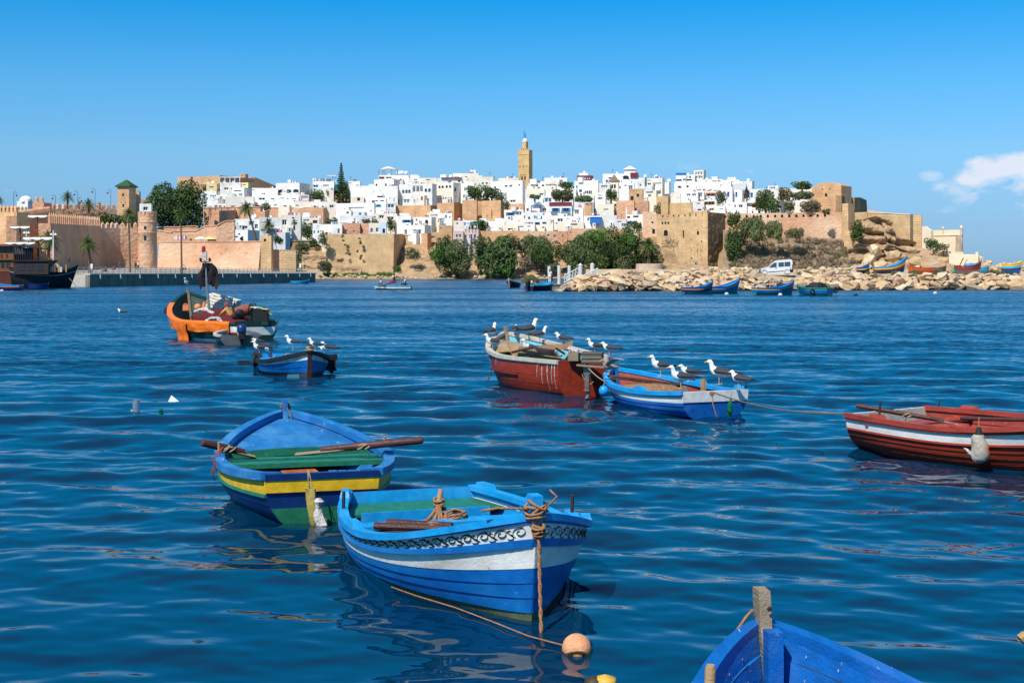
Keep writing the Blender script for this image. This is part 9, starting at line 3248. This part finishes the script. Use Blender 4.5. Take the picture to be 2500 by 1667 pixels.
for k in range(9):
 sbox(318 + 48 * k, 330 + 48 * k, 410,700, Dz - .5,.12, 'canopy_post', dark_h)
sbox(330,740,560,690, Dz - .3,.1, 'bulwark_panel', dark_w)
sbox(330,740,420,560, Dz + 2.4,.1, 'rear_curtain', mat('blue_canvas', (.05,.07,.12),.8))
B_ = MB()
a, b_ = S1(300,350, Dz - .8) - so_, S1(890,425, Dz - .8) - so_
B_.prism([a, b_, b_ + Vector((0,0,-.12)), a + Vector((0,0,-.12))], (0,3.6,0))
B_.build('canopy_roof', dark_h, sh_)
for k in range(6):
 sbox(760 + 38 * k, 772 + 38 * k, 620,720, Dz - .7,.1, 'baluster', dark_w)
sbox(750,960,612,628, Dz - .72,.12, 'handrail', dark_w)
for nm, xs_, ys_ in (('main_mast', (862,850,845),(690,200,-330)),('fore_mast', (455,455,458),(690,200,-180))):
 B_ = MB()
 B_.tube([S1(x_, y_, Dz + 1.2) - so_ for x_, y_ in zip(xs_, ys_)], [.16,.13,.06], 8)
 B_.build(nm, warm_w, sh_, smooth=True)
for x0_, x1_, y_ in ((760,910,28),(385,510,175)):
 a, b_ = S1(x0_, y_, Dz + 1.2) - so_, S1(x1_, y_, Dz + 1.2) - so_
 B_ = MB()
 B_.tube([a, b_], .07,6)
 B_.build('crow_bar', warm_w, sh_)
def furled(x0, x1, y, drop, n, Dd=Dz + 1.0):
 B_ = MB()
 a, b_ = S1(x0, y, Dd) - so_, S1(x1, y, Dd) - so_
 rows = []
 N = n * 8
 for i in range(N + 1):
  q = i / N
  p = a.lerp(b_, q)
  d_ = drop / 9.225 / F * Dz * (.45 + .55 * abs(math.sin(q * n * math.pi)))
  rows.append([p + Vector((0,-.12,.05)), p + Vector((0,-.3,-d_ * .5)), p + Vector((0,-.12,-d_)), p + Vector((0,.1,-d_ * .4)), p + Vector((0,.05,.05))])
 B_.grid(rows, closed=True)
 B_.build('furled_sail', sail, sh_, smooth='all')
 B_ = MB()
 B_.tube([a + Vector((0,0,.1)), b_ + Vector((0,0,.1))], .09,6)
 B_.build('yard', warm_w, sh_)
furled(530,1190,190,95,3)
furled(130,795,300,75,3)
furled(640,1075,-300,75,2)
furled(240,680,-55,75,2)
for (xa, ya, xb, yb_) in ((845,-300,1580,760),(845,-300,500,690),(845,28,1100,700),(458,-150,300,690),(845,190,700,640),(458,175,850,28),(980,665,1385,662),(1385,612,1600,870),(1290,612,1385,612)):
 B_ = MB()
 thick = .05 if ya > 600 else .022
 B_.tube([S1(xa, ya, Dz + .8) - so_, S1(xb, yb_, Dz + .8) - so_], thick, 5)
 B_.build('spar' if ya > 600 else 'stay', warm_w if ya > 600 else rope_k, sh_)
sbox(1240,1310,785,860, Dz, .5, 'locker', bag_w)
B_ = MB()
rows = [[S1(445 + 6 * math.sin(i) - 18 * (i / 6) * (j == 0) + 22 * (j == 1),-120 + 50 * i, Dz + 1.1) - so_ for j in range(2)] for i in range(6)]
B_.grid(rows)
B_.build('red_pennant', REDP, sh_)
B_ = MB()
B_.prism([S1(1500,740, Dz) - so_, S1(1590,620, Dz) - so_, S1(1560,720, Dz) - so_], (0,.05,0))
B_.build('bow_pennant', dark_h, sh_)
rnd = random.Random(4)
for k in range(14):
 x_ = rnd.uniform(1120,1560)
 sbox(x_, x_ + rnd.uniform(20,60), rnd.uniform(760,880),960, Dz + rnd.uniform(-.5,1.5),.3, 'deck_gear', rnd.choice([warm_w, bag_w, wood_p, dark_w]))
B_ = MB()
B_.tube([S1(1560,1100, Dz), S1(1720,1280, Dz)], .05,5)
tag(B_.build('boarding_plank', wood_g), 'thin plank leaning from the black ship bow to the quay foot', 'plank')
s2 = empty('wooden_ship', S1(100,1340,205))
tag(s2, 'warm brown wooden ship with windowed decks, cut off by the left edge', 'ship')
so_ = s2.location
Dz2 = 205.0
def sbox2(x0, x1, y0, y1, D0, dep, name, m):
 a, b_ = S1(x0, y1, D0) - so_, S1(x1, y0, D0) - so_
 B_ = MB()
 B_.box(((a.x + b_.x) / 2, a.y + dep / 2,(a.z + b_.z) / 2),(b_.x - a.x, dep, b_.z - a.z))
 return B_.build(name, m, s2)
sbox2(-700,300,960,1400, Dz2,5, 'hull', mat('red_brown_hull', (.10,.025,.015),.55,.3,.6))
sbox2(-700,300,370,960, Dz2 + .5,4.5, 'cabin', warm_w)
sbox2(-700,330,335,380, Dz2 - .2,5, 'cabin_roof', warm_w)
sbox2(-700,315,650,690, Dz2 + .2,4.8, 'deck_edge', warm_w)
sbox2(-700,315,880,950, Dz2 + .2,4.8, 'lower_deck_edge', warm_w)
for r_, (y0_, y1_) in enumerate(((395,530),(760,870))):
 for k in range(5):
  sbox2(-340 + 120 * k, -250 + 120 * k, y0_, y1_, Dz2 + .46,.1, 'cabin_window', GLS)
for k in range(5):
 sbox2(-340 + 120 * k, -310 + 120 * k, 560,640, Dz2 + .44,.1, 'rail_panel', dark_w)

# === LAMPS, SIGNS, MASTS
pole_m = mat('lamp_post_blue_grey', (0.16,0.22,0.26),.5,.1,3)
def hook_lamp(x, yt, yb, D, face, label):
 q = ZX(1)
 b_, t_ = q(x, yb), q(x, yt)
 B0 = P(b_[0], b_[1], D)
 hh = (b_[1] - t_[1]) / F * D
 r_ = empty('street_lamp', B0)
 tag(r_, label, 'street lamp', 'hooked street lamps')
 B_ = MB()
 a_ = face * .75
 B_.tube([(0,0,-2),(0,0, hh - .7)] + [(a_ * (1 - math.cos(t)) * .55,0, hh - .7 + .65 * math.sin(t)) for t in [R(30 * k) for k in range(1,6)]], .075,6)
 B_.build('post', pole_m, r_)
 B_ = MB()
 B_.lathe([(.05,.12),(.24,0),(.2,-.3),(.06,-.36)], 8, c=(a_ * 1.05,0, hh - .9))
 B_.build('lantern', REDP, r_)
for k, (x, yt, yb, f_) in enumerate(((175,250,470,1),(708,290,420,-1),(988,240,430,-1),(1213,208,470,-1),(1412,218,470,-1),(1000,320,430,1))):
 hook_lamp(x, yt, yb, 346, f_, ('hooked street lamp left of the domed shrine', 'hooked street lamp left of the skyline palm', 'hooked street lamp right of the skyline palm', 'hooked street lamp left of the green-roofed tower, taller of the pair', 'hooked street lamp nearest the green-roofed tower', 'low hooked street lamp behind the full-crowned palm')[k])
def quay_lamp(x, yt, yb, D, label, n=3):
 q = ZX(1)
 b_, t_ = q(x, yb), q(x, yt)
 r_ = empty('street_lamp', P(b_[0], b_[1], D))
 tag(r_, label, 'street lamp')
 hh = (b_[1] - t_[1]) / F * D
 B_ = MB()
 B_.tube([(0,0,-1),(0,0, hh)], .10,6)
 B_.build('post', FRW, r_)
 for s in (-1,1):
  B_ = MB()
  B_.tube([(0,0, hh * .86),(s * .35,0, hh * .88),(s * .38,0, hh * .92)], .04,5)
  B_.lathe([(.05,.3),(.28,0),(.0,-.02)], 8, c=(s * .38,0, hh * .87))
  B_.build('lamp_head', FRW, r_)
quay_lamp(680,745,1185,225, 'white double-headed lamp post beside the black ship bow')
quay_lamp(338,755,960,232, 'white double-headed lamp post behind the black ship masts')
for (zn, x, y0_, y1_, yb_, w_, D_, lb) in ((1,1170,1172,1235,1300,28,222, 'white sign on a post at the quay railing'),(2,1950,1272,1325,1395,24,290, 'white sign on a post at the far end of the quay')):
 q = ZX(zn)
 b_ = q(x, yb_)
 r_ = empty('quay_sign', P(b_[0], b_[1], D_))
 tag(r_, lb, 'sign')
 k_ = D_ / F / 5.226
 B_ = MB()
 B_.tube([(0,0,-1),(0,0,(yb_ - y0_) * k_)], .05,6)
 B_.build('post', rail_m, r_)
 B_ = MB()
 B_.box((0,-.06,(yb_ - (y0_ + y1_) / 2) * k_),(w_ * k_, .05,(y1_ - y0_) * k_))
 B_.build('panel', FRW, r_)
B_ = MB()
q = ZX(2)
a, b_ = q(712,470), q(742,1135)
B_.tube([P(b_[0], 668,250), P(a[0], a[1], 250)], [.06,.035], 6)
tag(B_.build('flag_pole', FRW), 'thin white pole rising in front of the blank pink wall', 'pole')
for k, (x, y, c_) in enumerate(((680,935, W3),(790,938, YEL))):
 c2 = ZX(2)(x, y)
 r_ = empty('parasol', P(c2[0], c2[1] + 10,330))
 tag(r_, ('white parasol behind the blank pink wall', 'yellowish parasol behind the blank pink wall')[k], 'parasol')
 B_ = MB()
 B_.lathe([(1.7,.3),(1.2,.62),(.5,.9),(0,1.0)], 12, c=(0,0,.2))
 B_.build('canopy', c_, r_)
 B_ = MB()
 B_.tube([(0,0,-2),(0,0,1.1)], .05,6)
 B_.build('pole', FRW, r_)
for k in range(8):
 c2 = ZX(2)(350 + 20 * k, 942)
 B_ = MB()
 B_.box((0,0,0),(.34,.03,.7 + .2 * (k % 3)))
 tag(B_.build('laundry', LAUN[(1,1,3,1,0,3,1,2)[k]], loc=P(c2[0], c2[1], 331)),('first', 'second', 'third', 'fourth', 'fifth', 'sixth', 'seventh', 'eighth')[k] + ' cloth from the left on the washing line behind the pink wall', 'laundry', 'laundry on the line')
for o in bpy.data.objects:
 if '_g' in o:
  del o['_g']
